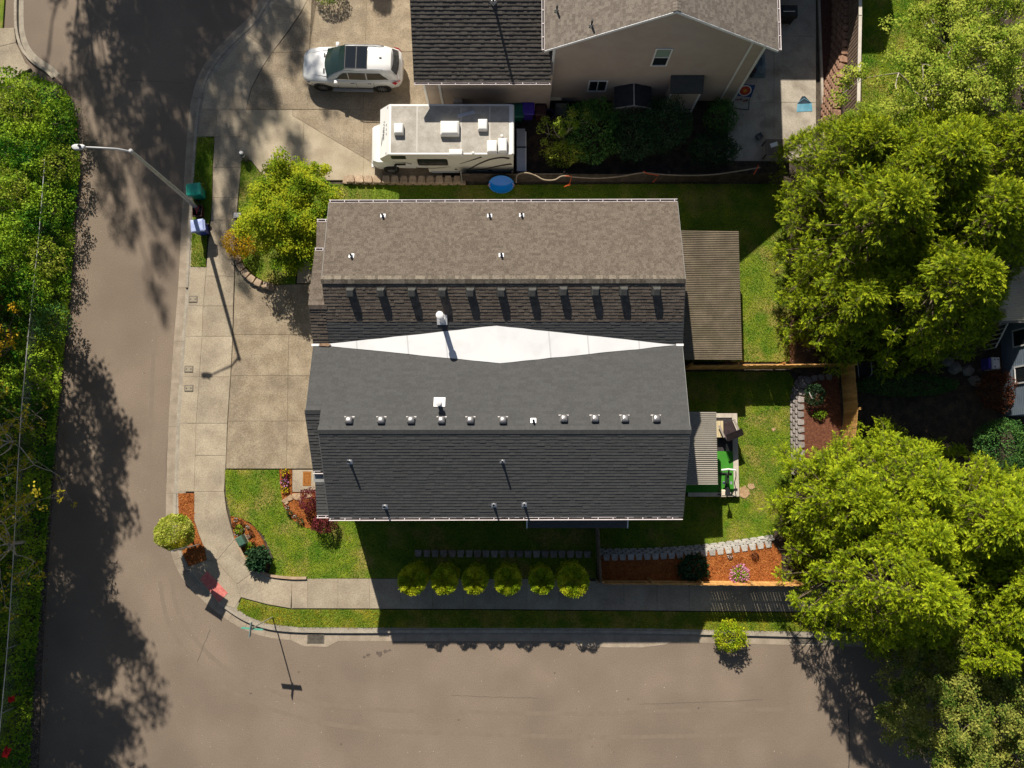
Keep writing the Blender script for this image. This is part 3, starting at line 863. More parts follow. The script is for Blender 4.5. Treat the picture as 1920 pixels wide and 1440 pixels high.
ck = mb.build('cricket', m_membrane, house, world=True)
for f_ in (.25, .5, .75):
    for tp_, bt_ in ((topL, botL), (topR, botR)):
        a, b = tp_[int(K * f_)], bt_[int(K * f_)]
        MB().quad(a + Vector((-.03, 0, .004)), a + Vector((.03, 0, .004)), b + Vector((.03, 0, .004)), b + Vector((-.03, 0, .004))).build('membrane_lap', mat('membrane_lap', (.54, .54, .535)), ck, world=True)
pl0 = CLt + Vector((.28, 0, .03))
MB().add([pl0 + Vector((.34 * math.cos(i * .524) * R.uniform(.6, 1.1), .075 * math.sin(i * .524) * R.uniform(.7, 1.2), .035)) for i in range(12)] , [tuple(range(12))]).build('leaf_debris', mat('leaf_debris', (.20, .12, .07), (.30, .2, .13), 9, .95), ck, world=True)
MB().box(CLt.x - .3, CLt.x + .05, VYc - .05, VYc + .05, ZV + .0, ZV + .06).build('flashing', m_white, house, world=True)
MB().box(CRt.x - .05, VR.x + .05, VYc - .05, VYc + .05, ZV + .0, ZV + .06).build('flashing', m_white, house, world=True)
# rake boards
def rake(a, b, out):
    a, b = Vector(a), Vector(b); o = Vector((out, 0, 0))
    MB().add([a, b, b + o, a + o, a - Vector((0, 0, .2)), b - Vector((0, 0, .2)), b + o - Vector((0, 0, .2)), a + o - Vector((0, 0, .2))],
             [(0, 1, 2, 3), (7, 6, 5, 4), (0, 4, 5, 1), (3, 2, 6, 7), (0, 3, 7, 4), (1, 5, 6, 2)]).build('rake_board', m_trim, house, world=True)
m_trim = mat('trim_grey', (.16, .155, .15), (.2, .195, .19), 3, .6)
dz = Vector((0, 0, -.005))
for a, b, o in ((NEL, NRL, -.025), (SEL, SRL, -.025), (NER, NRR, .025), (SER, SRR, .025), (VR, NRR, .025), (VR, SRR, .025)):
    rake(a + dz, b + dz, o)
# walls
wx0, wx1 = SRL.x + .35, SRR.x - .3
wyS, wyN = SEL.y + .4, NEL.y - .4
prof = [(wyS, 0.0), (wyS, ZE - .02), (SRL.y, ZR - .17), (VYc, ZV - .15), (NRL.y, ZR - .17), (wyN, ZE - .02), (wyN, 0.0)]
def gable_block(x0, x1, prof, name, m):
    rings = [[Vector((x, y, z)) for y, z in prof] for x in (x0, x1)]
    return MB().loft(rings).build(name, m, house, world=True)
gable_block(wx0, wx1, prof, 'wall', m_siding)
gable_block(BX + .35, wx0 + .1, [(EBl.y + .3, 0), (EBl.y + .3, zc - .1), (BRl_l.y, BRl_l.z - .16), (VYc, ZV - .16), (BRu_l.y, BRu_l.z - .16), (EBu.y - .3, zb - .1), (EBu.y - .3, 0)], 'wall', m_siding)
gable_block(BX + .45, wx0 + .1, [(EAl.y + .3, 0), (EAl.y + .3, 5.6), (EBl.y + .25, 5.9), (EBl.y + .25, 0)], 'wall', m_siding)
gable_block(BX + .45, wx0 + .1, [(EBu.y - .25, 0), (EBu.y - .25, 5.9), (EAu.y - .3, 5.6), (EAu.y - .3, 0)], 'wall', m_siding)
# openings: two garage doors, front doors and windows, back windows
def opening(name, x, y0, y1, z0, z1, out, m, bars=0):
    o = MB().box(min(x, x + out * .04), max(x, x + out * .04), y0, y1, z0, z1).build(name, m_white if name == 'garage_door' else m, house, world=True)
    f = MB()
    for a, b, c, d in ((y0 - .08, y1 + .08, z1, z1 + .09), (y0 - .08, y1 + .08, z0 - .09, z0), (y0 - .08, y0, z0, z1), (y1, y1 + .08, z0, z1)):
        f.box(min(x, x + out * .06), max(x, x + out * .06), a, b, c, d)
    f.build('frame', m_white, o, world=True)
    for i in range(bars):
        z = z0 + (z1 - z0) * (i + 1) / (bars + 1)
        MB().box(min(x, x + out * .055), max(x, x + out * .055), y0, y1, z - .012, z + .012).build('rail', m_trim if name == 'garage_door' else m_white, o, world=True)
fx = BX + .35
opening('garage_door', fx, .95, 3.45, .05, 2.2, -1, m_white, 3)
opening('garage_door', fx, 5.55, 8.05, .05, 2.2, -1, m_white, 3)
opening('window', fx, 1.4, 2.9, 3.6, 4.9, -1, m_glass, 1); opening('window', fx, 6.1, 7.6, 3.6, 4.9, -1, m_glass, 1)
opening('front_door', BX + .45, EAl.y + .6, EAl.y + 1.5, .1, 2.15, -1, mat('door_red', (.25, .05, .04)), 0)
opening('front_door', BX + .45, EAu.y - 1.5, EAu.y - .6, .1, 2.15, -1, mat('door_red', (.25, .05, .04)), 0)
for y in (.3, 8.2):
    opening('window', wx1, y, y + 1.4, 3.6, 4.8, 1, m_glass, 1)
    opening('patio_door', wx1, y - .3, y + 1.6, .3, 2.3, 1, m_glass, 0)
# roof furniture
def place_on(px, py, p, n):
    return on_plane(px, py, p, n)
def box_vent(px, py, p, n, m, cap):
    q = place_on(px, py, p, n)
    s = Vector((1, 0, 0)); up = n; f = up.cross(s)          # f points along the slope
    Mx = Matrix((s, f, up)).transposed().to_4x4(); Mx.translation = q
    mb = MB()
    mb.box(-.2, .2, -.2, .2, .0, .028, M=Mx)
    mb.cbox(-.155, .155, -.165, .165, .0, .26, .035, M=Mx)
    o = mb.build('roof_vent', m, house, world=True)
    return o
for x in (658, 715, 773, 830, 882, 940, 998, 1056, 1116, 1169, 1230):
    box_vent(x, 546 + (0 if x < 1000 else -2), NRL, nSu, m_vent, 0)
m_dome = mat('vent_metal', (.22, .21, .205), (.34, .325, .32), 9, .34, metallic=.6)
def dome_vent(px, py, p, n):
    q = place_on(px, py, p, n)
    s = Vector((1, 0, 0)); f = n.cross(s)
    Mx = Matrix((s, f, n)).transposed().to_4x4(); Mx.translation = q
    fl = MB().box(-.21, .21, .12, .17, .0, .034, M=Mx).box(-.15, .15, -.15, .12, .0, .03, M=Mx).build('roof_vent', mat('vent_flange', (.40, .38, .37), (.48, .46, .45), 8, .55), house, world=True)
    mb = MB()
    mb.loft([[Mx @ Vector((a * k, b * k - .03, z)) for a, b in ((-.15, -.14), (-.11, -.17), (.11, -.17), (.15, -.14), (.15, .11), (.11, .14), (-.11, .14), (-.15, .11))] for k, z in ((.92, .02), (1, .08), (1, .15), (.85, .205), (.5, .235))])
    mb.build('hood', m_dome, fl, smooth=True, world=True)
for x in (655, 715, 771, 828, 882, 943, 1057, 1115, 1171, 1230):
    dome_vent(x, 788 if x < 1000 else 785, SRL, nrmS)
def pipe_vent(px, py, p, n, h=.42, m=None, r=.045):
    q = place_on(px, py, p, n)
    s = Vector((1, 0, 0)); f = n.cross(s)
    Mx = Matrix((s, f, n)).transposed().to_4x4(); Mx.translation = q
    fl = MB().box(-.11, .11, -.10, .11, 0, .024, M=Mx).build('pipe_flashing', m or m_galv, house, world=True)
    MB().lathe([(.085, -.02), (.06, .12), (r + .012, .14)], 10, M=Matrix.Translation(q)).build('boot', m or m_galv, fl, True, world=True)
    MB().lathe([(r, .0), (r, h), (r - .012, h), (r - .012, h - .1)], 10, M=Matrix.Translation(q)).build('pipe', m_black, fl, True, world=True)
for x, y in ((718, 405), (918, 405), (978, 404), (659, 480), (940, 479)):
    pipe_vent(x, y, NEL, nrmN, .30)
for x, y in ((656, 866), (942, 866), (722, 950), (926, 947), (983, 946)):
    pipe_vent(x, y, SEL, nrmSS, .45 if y < 900 else .38)
pipe_vent(1000, 789, SRL, nrmS, .25)
# two white flue pipes
q = place_on(829, 600, NRL, nSu)
fl = MB().box(-.22, .22, -.2, .25, -.04, .05, M=Matrix.Translation(q) @ Matrix.Rotation(math.atan2(-(NRL.z - ZV), NRL.y - VYc) * -1, 4, 'X')).build('flue', m_white, house, world=True)
MB().lathe([(.15, -.2), (.13, .1), (.11, .12), (.11, .95), (.11, 1.0)], 16, M=Matrix.Translation(q)).build('flue_pipe', m_white, fl, True, world=True)
MB().lathe([(.12, .98), (.15, 1.0), (.16, 1.02), (.16, 1.22), (.13, 1.24), (.05, 1.26)], 16, M=Matrix.Translation(q)).build('flue_cap', m_white, fl, True, world=True)
q = place_on(824, 757, SRL, nrmS)
fl = MB().box(-.24, .24, -.15, .28, -.05, .04, M=Matrix.Translation(q) @ Matrix.Rotation(-math.atan2(SRL.z - ZV, VYc - SRL.y), 4, 'X')).build('flue', m_white, house, world=True)
MB().lathe([(.13, -.1), (.11, .1), (.09, .12), (.09, .5)], 16, M=Matrix.Translation(q)).build('flue_pipe', m_white, fl, True, world=True)
MB().lathe([(.12, .5), (.14, .52), (.14, .68), (.05, .72)], 16, M=Matrix.Translation(q)).build('flue_cap', m_white, fl, True, world=True)
# bay on the south wall
b0, b1 = at(989, 990, 3.0), at(1176, 990, 3.0)
bay = MB().box(b0.x + .1, b1.x - .1, b0.y + .12, wyS + .05, .3, 2.85).build('bay', m_siding, house, world=True)
br, _ = shingles(bay, Vector((b0.x, b0.y, 2.95)), Vector((b1.x, b0.y, 2.95)), Vector((b0.x, wyS, 3.35)), Vector((b1.x, wyS, 3.35)), m_shC, seed=21)
for x, s in ((b0.x, -1), (b1.x, 1)):
    a, b = Vector((x, b0.y - .02, 2.96)), Vector((x, wyS, 3.37))
    MB().slab([a, b, b + Vector((s * .05, 0, 0)), a + Vector((s * .05, 0, 0))], .14).build('bay_trim', m_white, bay, world=True)

# ------------------------------------------------------------------ patio covers behind the house
m_poly = mat('corrugated_brown', (.115, .092, .062), (.165, .132, .09), 1.5, .5, speck=.15, speckscale=14, c3=(.10, .085, .05), c3scale=1.0, c3amt=.6)
m_poly2 = mat('corrugated_grey', (.29, .265, .225), (.34, .31, .265), 1.2, .5, speck=.08)
m_wood = mat('post_wood', (.30, .21, .12), (.38, .28, .17), 6, .8, stretch=(1, 1, .2))
def patio_cover(label, x0, x1, y0, y1, zh, zl, pitch, m, amp=.016):
    t = empty('patio_cover', ((x0 + x1) / 2, (y0 + y1) / 2, HZ), label=label, cat='patio cover')
    nw = int((y1 - y0) / pitch); mb = MB(); k = 6
    ys_ = [y0 + (y1 - y0) * i / (nw * k) for i in range(nw * k + 1)]
    for i, (a, b) in enumerate(zip(ys_, ys_[1:])):
        za, zb_ = amp * math.sin(2 * math.pi * i / k), amp * math.sin(2 * math.pi * (i + 1) / k)
        mb.quad((x0, a, zh + za), (x1, a, zl + za), (x1, b, zl + zb_), (x0, b, zh + zb_))
    mb.build('corrugated_roof', m, t, smooth=True, world=True)
    n = max(3, int((y1 - y0) / .9) + 1)
    for i in range(n):
        y = y0 + .08 + (y1 - y0 - .16) * i / (n - 1)
        MB().slab([(x0, y - .025, zh - .03), (x1 - .03, y - .025, zl - .03), (x1 - .03, y + .025, zl - .03), (x0, y + .025, zh - .03)], .12).build('rafter', m_wood, t, world=True)
    MB().box(x1 - .35, x1 - .26, y0, y1, zl - .34, zl - .17).build('beam', m_wood, t, world=True)
    for y in (y0 + .06, (y0 + y1) / 2, y1 - .16):
        MB().box(x1 - .355, x1 - .255, y, y + .1, .0, zl - .34).build('post', m_wood, t, world=True)
    return t
a, b = at(1385, 433, 2.55), at(1386, 675, 2.55)
patio_cover('large brown ribbed patio roof behind the brown shingled half', wx1 + .02, a.x, b.y, a.y, 2.75, 2.55, .088, m_poly)
a, b = at(1343, 772, 2.6), at(1346, 909, 2.6)
patio_cover('small grey striped patio roof beside the green turf deck', wx1 + .02, (a.x + b.x) / 2, b.y, a.y, 2.8, 2.6, .095, m_poly2, .030)
# ================================================================== NEIGHBOUR HOUSE (top)
m_taupe = mat('siding_taupe', (.42, .335, .275), (.455, .37, .305), 1.5, .8)
m_shT = mat('shingle_tan', (.125, .103, .085), (.205, .175, .145), 22, .92, .003, 150, island=1.1, speck=.22, speckscale=55)
m_shT2 = mat('shingle_tan_shaded', (.066, .058, .05), (.10, .088, .076), 22, .92, .003, 150, island=1.0, speck=.25, speckscale=50)  # darker shingle: the garage slope's grazing light is put into its colour
nh = empty('neighbour_house', (6.8, 24, HZ), label='taupe sided house with tan gable roof and dark garage roof beside the motorhome', cat='house')
NE, NP = 6.1, 9.4
fy, wy = 18.6, 18.95
xl, xr = at(1021, 91, NE).x, at(1460, 92, NE).x
xp = at(1270, 25, NP).x
by = 34.0
def nsh(E0, E1, R0, R1, m, seed, **kw):
    o, n = shingles(nh, E0, E1, R0, R1, m, seed=seed, **kw)
    return o, n
# main gable: ridge runs away from the road
o1, nL = nsh(Vector((xl, by, NE)), Vector((xl, fy, NE)), Vector((xp, by, NP)), Vector((xp, fy, NP)), m_shT, 31, wmin=.08, wmax=.24)
o2, nR = nsh(Vector((xr, fy, NE)), Vector((xr, by, NE)), Vector((xp, fy, NP)), Vector((xp, by, NP)), m_shT, 32, wmin=.08, wmax=.24)
ridge_caps(nh, (xp, fy, NP + .012), (xp, by, NP + .012), m_shT)
rm = []
def rakeN(a, b, t=.16, m=None):
    a, b = Vector(a), Vector(b)
    MB().add([a, b, b + Vector((0, -.035, 0)), a + Vector((0, -.035, 0))] + [p - Vector((0, 0, t)) for p in (a, b, b + Vector((0, -.035, 0)), a + Vector((0, -.035, 0)))],
             [(0, 1, 2, 3), (7, 6, 5, 4), (0, 4, 5, 1), (3, 2, 6, 7), (0, 3, 7, 4), (1, 5, 6, 2)]).build('rake_board', m_white, nh, world=True)
rakeN((xl, fy, NE), (xp, fy, NP)); rakeN((xp, fy, NP), (xr, fy, NE))
gutter(nh, (xl, by, NE), (xl, fy, NE), (-1, 0, 0)); gutter(nh, (xr, fy, NE), (xr, by, NE), (1, 0, 0))
# walls with horizontal lap siding, each board a real step
wxl, wxr = xl + .42, xr - .45
def lap_wall(name, x0, x1, ztop, z0=.0, expo=.16):
    """siding boards from z0 up; ztop(x) gives the top edge"""
    mb = MB(); z = z0
    zmax = max(ztop(x0), ztop(x1), ztop((x0 + x1) / 2), ztop(xp))
    while z < zmax:
        z1 = min(z + expo, zmax)
        # clip the board to the gable
        def span(zz):
            a, b = x0, x1
            if ztop(x0) < zz: a = xp - (xp - x0) * max(0, (ztop(xp) - zz)) / (ztop(xp) - ztop(x0))
            if ztop(x1) < zz: b = xp + (x1 - xp) * max(0, (ztop(xp) - zz)) / (ztop(xp) - ztop(x1))
            return a, b
        a0, b0 = span(z); a1, b1 = span(z1)
        if b0 - a0 > .02:
            mb.add([(a0, wy - .022, z), (b0, wy - .022, z), (b1, wy - .004, z1), (a1, wy - .004, z1), (a0, wy, z), (b0, wy, z)], [(0, 1, 2, 3), (0, 4, 5, 1)])
        z = z1
    return mb.build(name, m_taupe, nh, world=True, kind='stuff')
gt = lambda x: (NE - .02) + (NP - NE) * (1 - abs(x - xp) / ((xp - xl) if x < xp else (xr - xp))) - .15
lap_wall('lap_siding', wxl, wxr, gt)
MB().loft([[Vector((x, y, z)) for x, z in ((wxl, 0), (wxr, 0), (wxr, gt(wxr) - .02), (xp, NP - .22), (wxl, gt(wxl) - .02))] for y in (wy + .01, by - .4)]).build('wall', m_taupe, nh, world=True)
for x in (wxl, wxr - .12):
    MB().box(x, x + .12, wy - .05, wy - .024, 0, gt(x + .06) - .02).build('corner_board', m_white, nh, world=True)
# second corner board of the shallow jog
xj = at(1348, 193, 0).x
MB().box(xj - .05, xj + .05, wy - .05, wy - .024, 0, gt(xj) - .45).build('corner_board', m_white, nh, world=True)
MB().box(xj - .05, wxr - .12, wy - .05, wy - .024, gt(xj) - .45, gt(xj) - .36).build('trim', m_white, nh, world=True)
def nwin(pxs, z0, z1, x0, x1, vertical):
    w = MB().box(x0, x1, wy - .03, wy - .02, z0, z1).build('window', m_glass, nh, world=True)
    f = MB()
    t = .07
    for a, b, c, d in ((x0 - t, x1 + t, z1, z1 + t), (x0 - t, x1 + t, z0 - t, z0), (x0 - t, x0, z0, z1), (x1, x1 + t, z0, z1)):
        f.box(a, b, wy - .06, wy - .018, c, d)
    if vertical: f.box((x0 + x1) / 2 - .025, (x0 + x1) / 2 + .025, wy - .055, wy - .018, z0, z1)
    else: f.box(x0, x1, wy - .055, wy - .018, (z0 + z1) / 2 - .025, (z0 + z1) / 2 + .025)
    f.build('frame', m_white, w, world=True)
    if not vertical:
        MB().box(x0 + .02, x1 - .02, wy - .036, wy - .031, (z0 + z1) / 2 + .04, z1 - .02).build('blind', mat('blind_green', (.22, .30, .24)), w, world=True)
def wall_z(px, py):
    p = on_plane(px, py, Vector((0, wy - .03, 0)), Vector((0, 1, 0)))
    return p
a, b = wall_z(1222, 122), wall_z(1260, 92)
nwin(None, a.z, b.z, a.x + .0, b.x - .02, False)
a, b = wall_z(1103, 170), wall_z(1138, 152)
nwin(None, a.z, b.z, a.x, b.x, True)
# downspout and boxed return at the left corner
MB().box(wxl - .02, wxl + .07, wy - .13, wy - .06, 4.3, NE - .1).build('downspout', m_white, nh, world=True)
# garage wing
GE, gy, gxl, gxr = 4.2, at(900, 154, 4.2).y, at(776, 155, 4.2).x, at(1033, 155, 4.2).x
gtop = Vector((0, gy + 6.4, GE + 3.9))
o3, nG = nsh(Vector((gxl, gy, GE)), Vector((gxr, gy, GE)), Vector((gxl, gtop.y, gtop.z)), Vector((gxr, gtop.y, gtop.z)), m_shT2, 33, tmin=.030, tmax=.040, expo=.175, wmin=.1, wmax=.26)
nsh(Vector((gxr, gtop.y + 7, GE)), Vector((gxl, gtop.y + 7, GE)), Vector((gxr, gtop.y, gtop.z)), Vector((gxl, gtop.y, gtop.z)), m_shT2, 34)
gutter(nh, (gxl, gy, GE), (gxr, gy, GE), (0, -1, 0))
gwy = gy + .38
MB().loft([[Vector((x, y, z)) for y, z in ((gwy, 0), (gwy, GE + .05), (gtop.y, gtop.z - .2), (gtop.y + 6.6, GE + .05), (gtop.y + 6.6, 0))] for x in (gxl + .3, wxl + .05)]).build('wall', m_taupe, nh, world=True)
for px_ in (gxl + .3, gxl + 1.05):
    MB().box(px_, px_ + .11, gwy - .03, gwy - .003, 0, GE + .02).build('corner_board', m_white, nh, world=True)
MB().box(gxl - .02, gxl + .3 - .004, gwy - .0, gwy + .05, 0, .02).build('threshold', m_conc, nh, world=True)
gd = MB().box(gxl + .26, gxl + .297, gwy + 1.2, gwy + 6.2, .05, 2.3).build('garage_door', m_white, nh, world=True)
for i in range(3):
    MB().box(gxl + .25, gxl + .259, gwy + 1.2, gwy + 6.2, .6 + i * .56, .62 + i * .56).build('rail', m_trim, gd, world=True)
# long cream box and meter box low on the wall
a = wall_z(1040, 183)
MB().box(a.x - .35, a.x + .35, wy - .16, wy - .025, a.z - .06, a.z + .05).build('wall_cream_box', mat('cream_plastic', (.75, .68, .5)), nh, world=True)
p = at(858, 183, 1.6)
MB().box(p.x - .22, p.x + .22, gwy - .2, gwy - .003, 1.0, 1.6).build('meter_box', m_galv, nh, world=True)
# chimney chase with its own roof
ca, cb = at(1244, 212, 0), at(1298, 216, 0)
cx0, cx1, cy0 = at(1256, 175, 2.6).x, at(1318, 175, 2.6).x, at(1285, 175, 2.6).y
ch = MB().box(cx0 + .06, cx1 - .06, cy0 + .08, wy - .0, 0, 2.6).build('bump_out', m_taupe, nh, world=True)
shingles(ch, Vector((cx0, cy0, 2.62)), Vector((cx1, cy0, 2.62)), Vector((cx0, wy - .03, 3.0)), Vector((cx1, wy - .03, 3.0)), m_shC, seed=35)
for x in (cx0 + .05, cx1 - .15):
    MB().box(x, x + .1, cy0 + .06, cy0 + .078, 0, 2.58).build('corner_board', m_white, ch, world=True)
MB().box((cx0 + cx1) / 2 - .14, (cx0 + cx1) / 2 + .14, cy0 + .0, cy0 + .078, .55, .8).build('vent_cap', m_galv, ch, world=True)
# pipe vents on the tan slope
for x, y in ((1044, 20), (1109, 48)):
    q = on_plane(x, y, Vector((xl, fy, NE)), nL)
    fl = MB().lathe([(.14, .0), (.06, .12)], 4, M=Matrix.Translation(q)).build('pipe_flashing', m_galv, nh, world=True)
    MB().lathe([(.045, 0), (.045, .45)], 10, M=Matrix.Translation(q)).build('pipe', m_black, fl, True, world=True)
q = on_plane(925, 4, Vector((gxl, gy, GE)), nG)
fl = MB().lathe([(.2, .0), (.09, .15)], 4, M=Matrix.Translation(q)).build('pipe_flashing', m_galv, nh, world=True)
MB().lathe([(.06, 0), (.06, 1.3)], 10, M=Matrix.Translation(q)).build('pipe', m_black, fl, True, world=True)

# rear wing beyond the frame: its shadow covers the upper patio
MB().box(wxr - .2, 17.2, 26.6, 33.5, 0, 5.7).build('wall', m_taupe, nh, world=True)
MB().slab([(wxr - .2, 26.1, 5.8), (17.7, 26.1, 5.8), (17.7, 30, 7.6), (wxr - .2, 30, 7.6)], .15).build('roof', m_shT, nh, world=True)
MB().slab([(wxr - .2, 30.004, 7.6), (17.7, 30.004, 7.6), (17.7, 34, 5.8), (wxr - .2, 34, 5.8)], .15).build('roof', m_shT, nh, world=True)

# ------------------------------------------------------------------ small dark shed against the wall
def gable_shed(px0, px1, pyf, h, label):
    p0, p1 = at(px0, pyf, h), at(px1, pyf, h)
    x0, x1, yf, yb_ = p0.x, p1.x, p0.y, p0.y + 1.15
    xm = (x0 + x1) / 2
    t = empty('storage_shed', (xm, (yf + yb_) / 2, HZ), label=label, cat='shed')
    MB().loft([[Vector((x, y, z)) for x, z in ((x0 + .06, .1), (x1 - .06, .1), (x1 - .06, h - .05), (xm, h + .28), (x0 + .06, h - .05))] for y in (yf + .05, yb_ - .05)]).build('body', mat('shed_plastic', (.30, .27, .22)), t, world=True)
    for a, b, za, zb_ in ((x0, xm - .01, h, h + .36), (xm + .01, x1, h + .36, h)):
        MB().slab([(a, yf, za), (b, yf, zb_), (b, yb_, zb_), (a, yb_, za)], .05).build('roof_panel', mat('shed_roof', (.028, .028, .034), (.045, .045, .05), 5, .6), t, world=True)
    for a, b, za, zb_ in ((x0 - .03, xm, h, h + .37), (xm, x1 + .03, h + .37, h)):
        for y in (yf - .04, yb_):
            MB().slab([(a, y, za + .015), (b, y, zb_ + .015), (b, y + .04, zb_ + .015), (a, y + .04, za + .015)], .09).build('roof_edge', m_galv, t, world=True)
    MB().box(xm - .03, xm + .03, yf, yb_, h + .355, h + .385).build('ridge', m_galv, t, world=True)
gable_shed(1152, 1222, 203, 1.75, 'small dark gable roofed shed against the taupe wall')

# ------------------------------------------------------------------ wheelie bins
def wheelie_bin(name_label, p, m, rz, lidm=None, sc=1.0):
    t = empty('wheelie_bin', p, rz, label=name_label, cat='bin', group=None)
    mb = MB()
    mb.loft([[Vector((a * k, b * k, z)) for a, b in ((-.27, -.30), (.27, -.30), (.29, -.27), (.29, .30), (-.29, .30), (-.29, -.27))] for k, z in ((.78, .06), (.80, .1), (1.0, .95))])
    mb.build('body', m, t, bevel=.01)
    mb = MB()
    mb.loft([[Vector((a * k, b * k - .01, z)) for a, b in ((-.31, -.33), (.31, -.33), (.33, -.30), (.33, .34), (-.33, .34), (-.33, -.30))] for k, z in ((1.0, .95), (1.0, 1.0), (.86, 1.045), (.5, 1.06))])
    l = mb.build('lid', lidm or m, t, bevel=.008)
    MB().box(-.2, .2, .335, .40, .985, 1.01).box(-.26, -.2, .30, .40, .95, 1.01).box(.2, .26, .30, .40, .95, 1.01).build('handle', lidm or m, t)
    for s in (-1, 1):
        MB().lathe([(.12, -.03), (.13, -.02), (.13, .02), (.12, .03)], 14, M=Matrix.Translation((s * .27, .24, .13)) @ Matrix.Rotation(math.pi / 2, 4, 'Y')).build('wheel', m_black, t, True)
    t.scale = (sc,) * 3
    return t
m_bing = mat('bin_green', (.0, .22, .17), (.01, .26, .2), 3, .45)
m_binb = mat('bin_blue', (.03, .05, .35), (.04, .07, .42), 3, .45)
m_binp = mat('bin_violet', (.055, .03, .33), (.07, .04, .4), 3, .45)
m_bind = mat('bin_dark', (.05, .02, .02), (.07, .03, .03), 3, .5)
m_bingd = mat('bin_forest', (.01, .11, .075), (.015, .13, .09), 3, .45)
def base_of(px, py, ztop, z0):
    p = at(px, py, ztop)
    return Vector((p.x, p.y, z0))
wheelie_bin('dark green wheelie bin behind the rear corner of the motorhome', base_of(970, 209, 1.05, .11), m_bingd, .05)
wheelie_bin('violet blue wheelie bin against the taupe wall', base_of(990, 204, 1.05, .11), m_binp, 0)
wheelie_bin('dark brown wheelie bin next to the violet bin', base_of(1014, 206, 1.0, .11), m_bind, -.05, None, .9)
wheelie_bin('teal wheelie bin on the verge beside the lamp post', base_of(365, 356, 1.05, .13), m_bing, math.pi / 2 + .1)
b_ = wheelie_bin('blue wheelie bin with pale lid on the verge', base_of(371, 424, 1.05, .13), m_binb, -1.45, mat('bin_lid_pale', (.30, .36, .62), (.42, .48, .7), 5, .35))
# small dark crate with a red trim between them
t = empty('recycling_crate', base_of(371, 396, .45, .13), label='dark crate with a red V mark between the lamp post and blue bin', cat='crate')
MB().loft([[Vector((a * k, b * k, z)) for a, b in ((-.24, -.3), (.24, -.3), (.24, .3), (-.24, .3))] for k, z in ((.85, 0), (1, .45), (.92, .45), (.8, .05))], cap=True).build('box', m_bind, t)
MB().add([(-.12, .22, .47), (-.06, .22, .47), (.0, -.1, .47), (.0, -.22, .47)], [(0, 1, 2, 3)]).add([(.12, .22, .47), (.06, .22, .47), (.0, -.1, .47), (.0, -.22, .47)], [(3, 2, 1, 0)]).build('mark', mat('red_mark', (.5, .05, .05)), t)
# odds and ends by the wall
t = empty('garden_cart', at(1052, 210, .5) * 1 - Vector((0, 0, .4)), label='grey cart and round pots by the neighbour wall', cat='cart')
MB().loft([[Vector((a * k, b * k, z)) for a, b in ((-.3, -.4), (.3, -.4), (.3, .4), (-.3, .4))] for k, z in ((.7, .25), (1, .55), (.95, .55), (.66, .29))]).build('tray', mat('cart_grey', (.14, .14, .13)), t)
for s in (-1, 1):
    MB().lathe([(.17, -.04), (.18, 0), (.17, .04)], 14, M=Matrix.Translation((s * .28, .3, .18)) @ Matrix.Rotation(math.pi / 2, 4, 'Y')).build('wheel', m_black, t, True)
MB().tube([(-.25, -.4, .5), (-.28, -.75, .75), (.28, -.75, .75), (.25, -.4, .5)], .018).build('handle', m_black, t)
def pot(label, p, r, h, m):
    t = empty('plant_pot', p, label=label, cat='pot')
    MB().lathe([(r * .7, 0), (r, h), (r * 1.08, h), (r * 1.08, h - .03), (r * .9, h - .03), (r * .85, h - .06)], 16).build('pot', m, t, True)
    MB().lathe([(.01, h - .07), (r * .86, h - .06)], 16).build('soil', m_dirt, t)
pot('dark blue round pot beside the brown bin', base_of(1031, 214, .4, .11), .22, .4, mat('pot_blue', (.03, .03, .12), rough=.3))
pot('black round pot behind the garden cart', base_of(1072, 200, .4, .11), .26, .42, m_black)
pot('black round pot in front of the garden cart', base_of(1050, 224, .35, .11), .18, .35, m_black)

# ------------------------------------------------------------------ RV and its cargo carrier
m_rvw = mat('rv_white', (.72, .71, .68), (.78, .77, .74), 1.2, .35, coat=.3)
m_rvroof = mat('rv_roof', (.33, .305, .26), (.42, .39, .34), 2.5, .7, speck=.1, speckscale=20, c3=(.25, .22, .175), c3scale=1.5, c3amt=.6, c3lo=.5, c3hi=.75)
m_rvside = mat('rv_side', (.58, .56, .48), (.63, .61, .53), 1.0, .4)
m_tyre = mat('tyre', (.018, .018, .018), rough=.85)
m_rim = mat('rim', (.45, .45, .46), rough=.3, metallic=.8)
rx0, rx1, ry0, ry1, rh = at(728, 289, 2.95).x, at(963, 289, 2.95).x, at(850, 289, 2.95).y, at(850, 196, 2.95).y, 2.95
rv = empty('motorhome', ((rx0 + rx1) / 2, (ry0 + ry1) / 2, ZW), label='white motorhome with roof vents parked beside the neighbour house', cat='motorhome')
ex0 = at(713, 240, 2.35).x       # nose of the overcab
xb = rx0 + 1.75                  # where the full-height body begins
def rv_prof(y):
    return [Vector((x, y, z)) for x, z in ((xb, .45), (rx1, .45), (rx1, rh - .08), (rx1 - .08, rh), (rx0, rh), (ex0, 2.35), (ex0 + .1, 1.9), (ex0 + .55, 1.72), (xb - .15, 1.68), (xb, 1.55))]
MB().loft([rv_prof(ry0), rv_prof(ry1)]).build('body', [m_rvside], rv, world=True)
MB().slab([(rx0 + .02, ry0 - .012, rh + .012), (rx1 - .1, ry0 - .012, rh + .012), (rx1 - .1, ry1 + .012, rh + .012), (rx0 + .02, ry1 + .012, rh + .012)], .06).build('roof_edge', m_rvw, rv, world=True)
MB().box(rx0 + .12, rx1 - .22, ry0 + .08, ry1 - .08, rh + .004, rh + .02).build('roof', m_rvroof, rv, world=True)
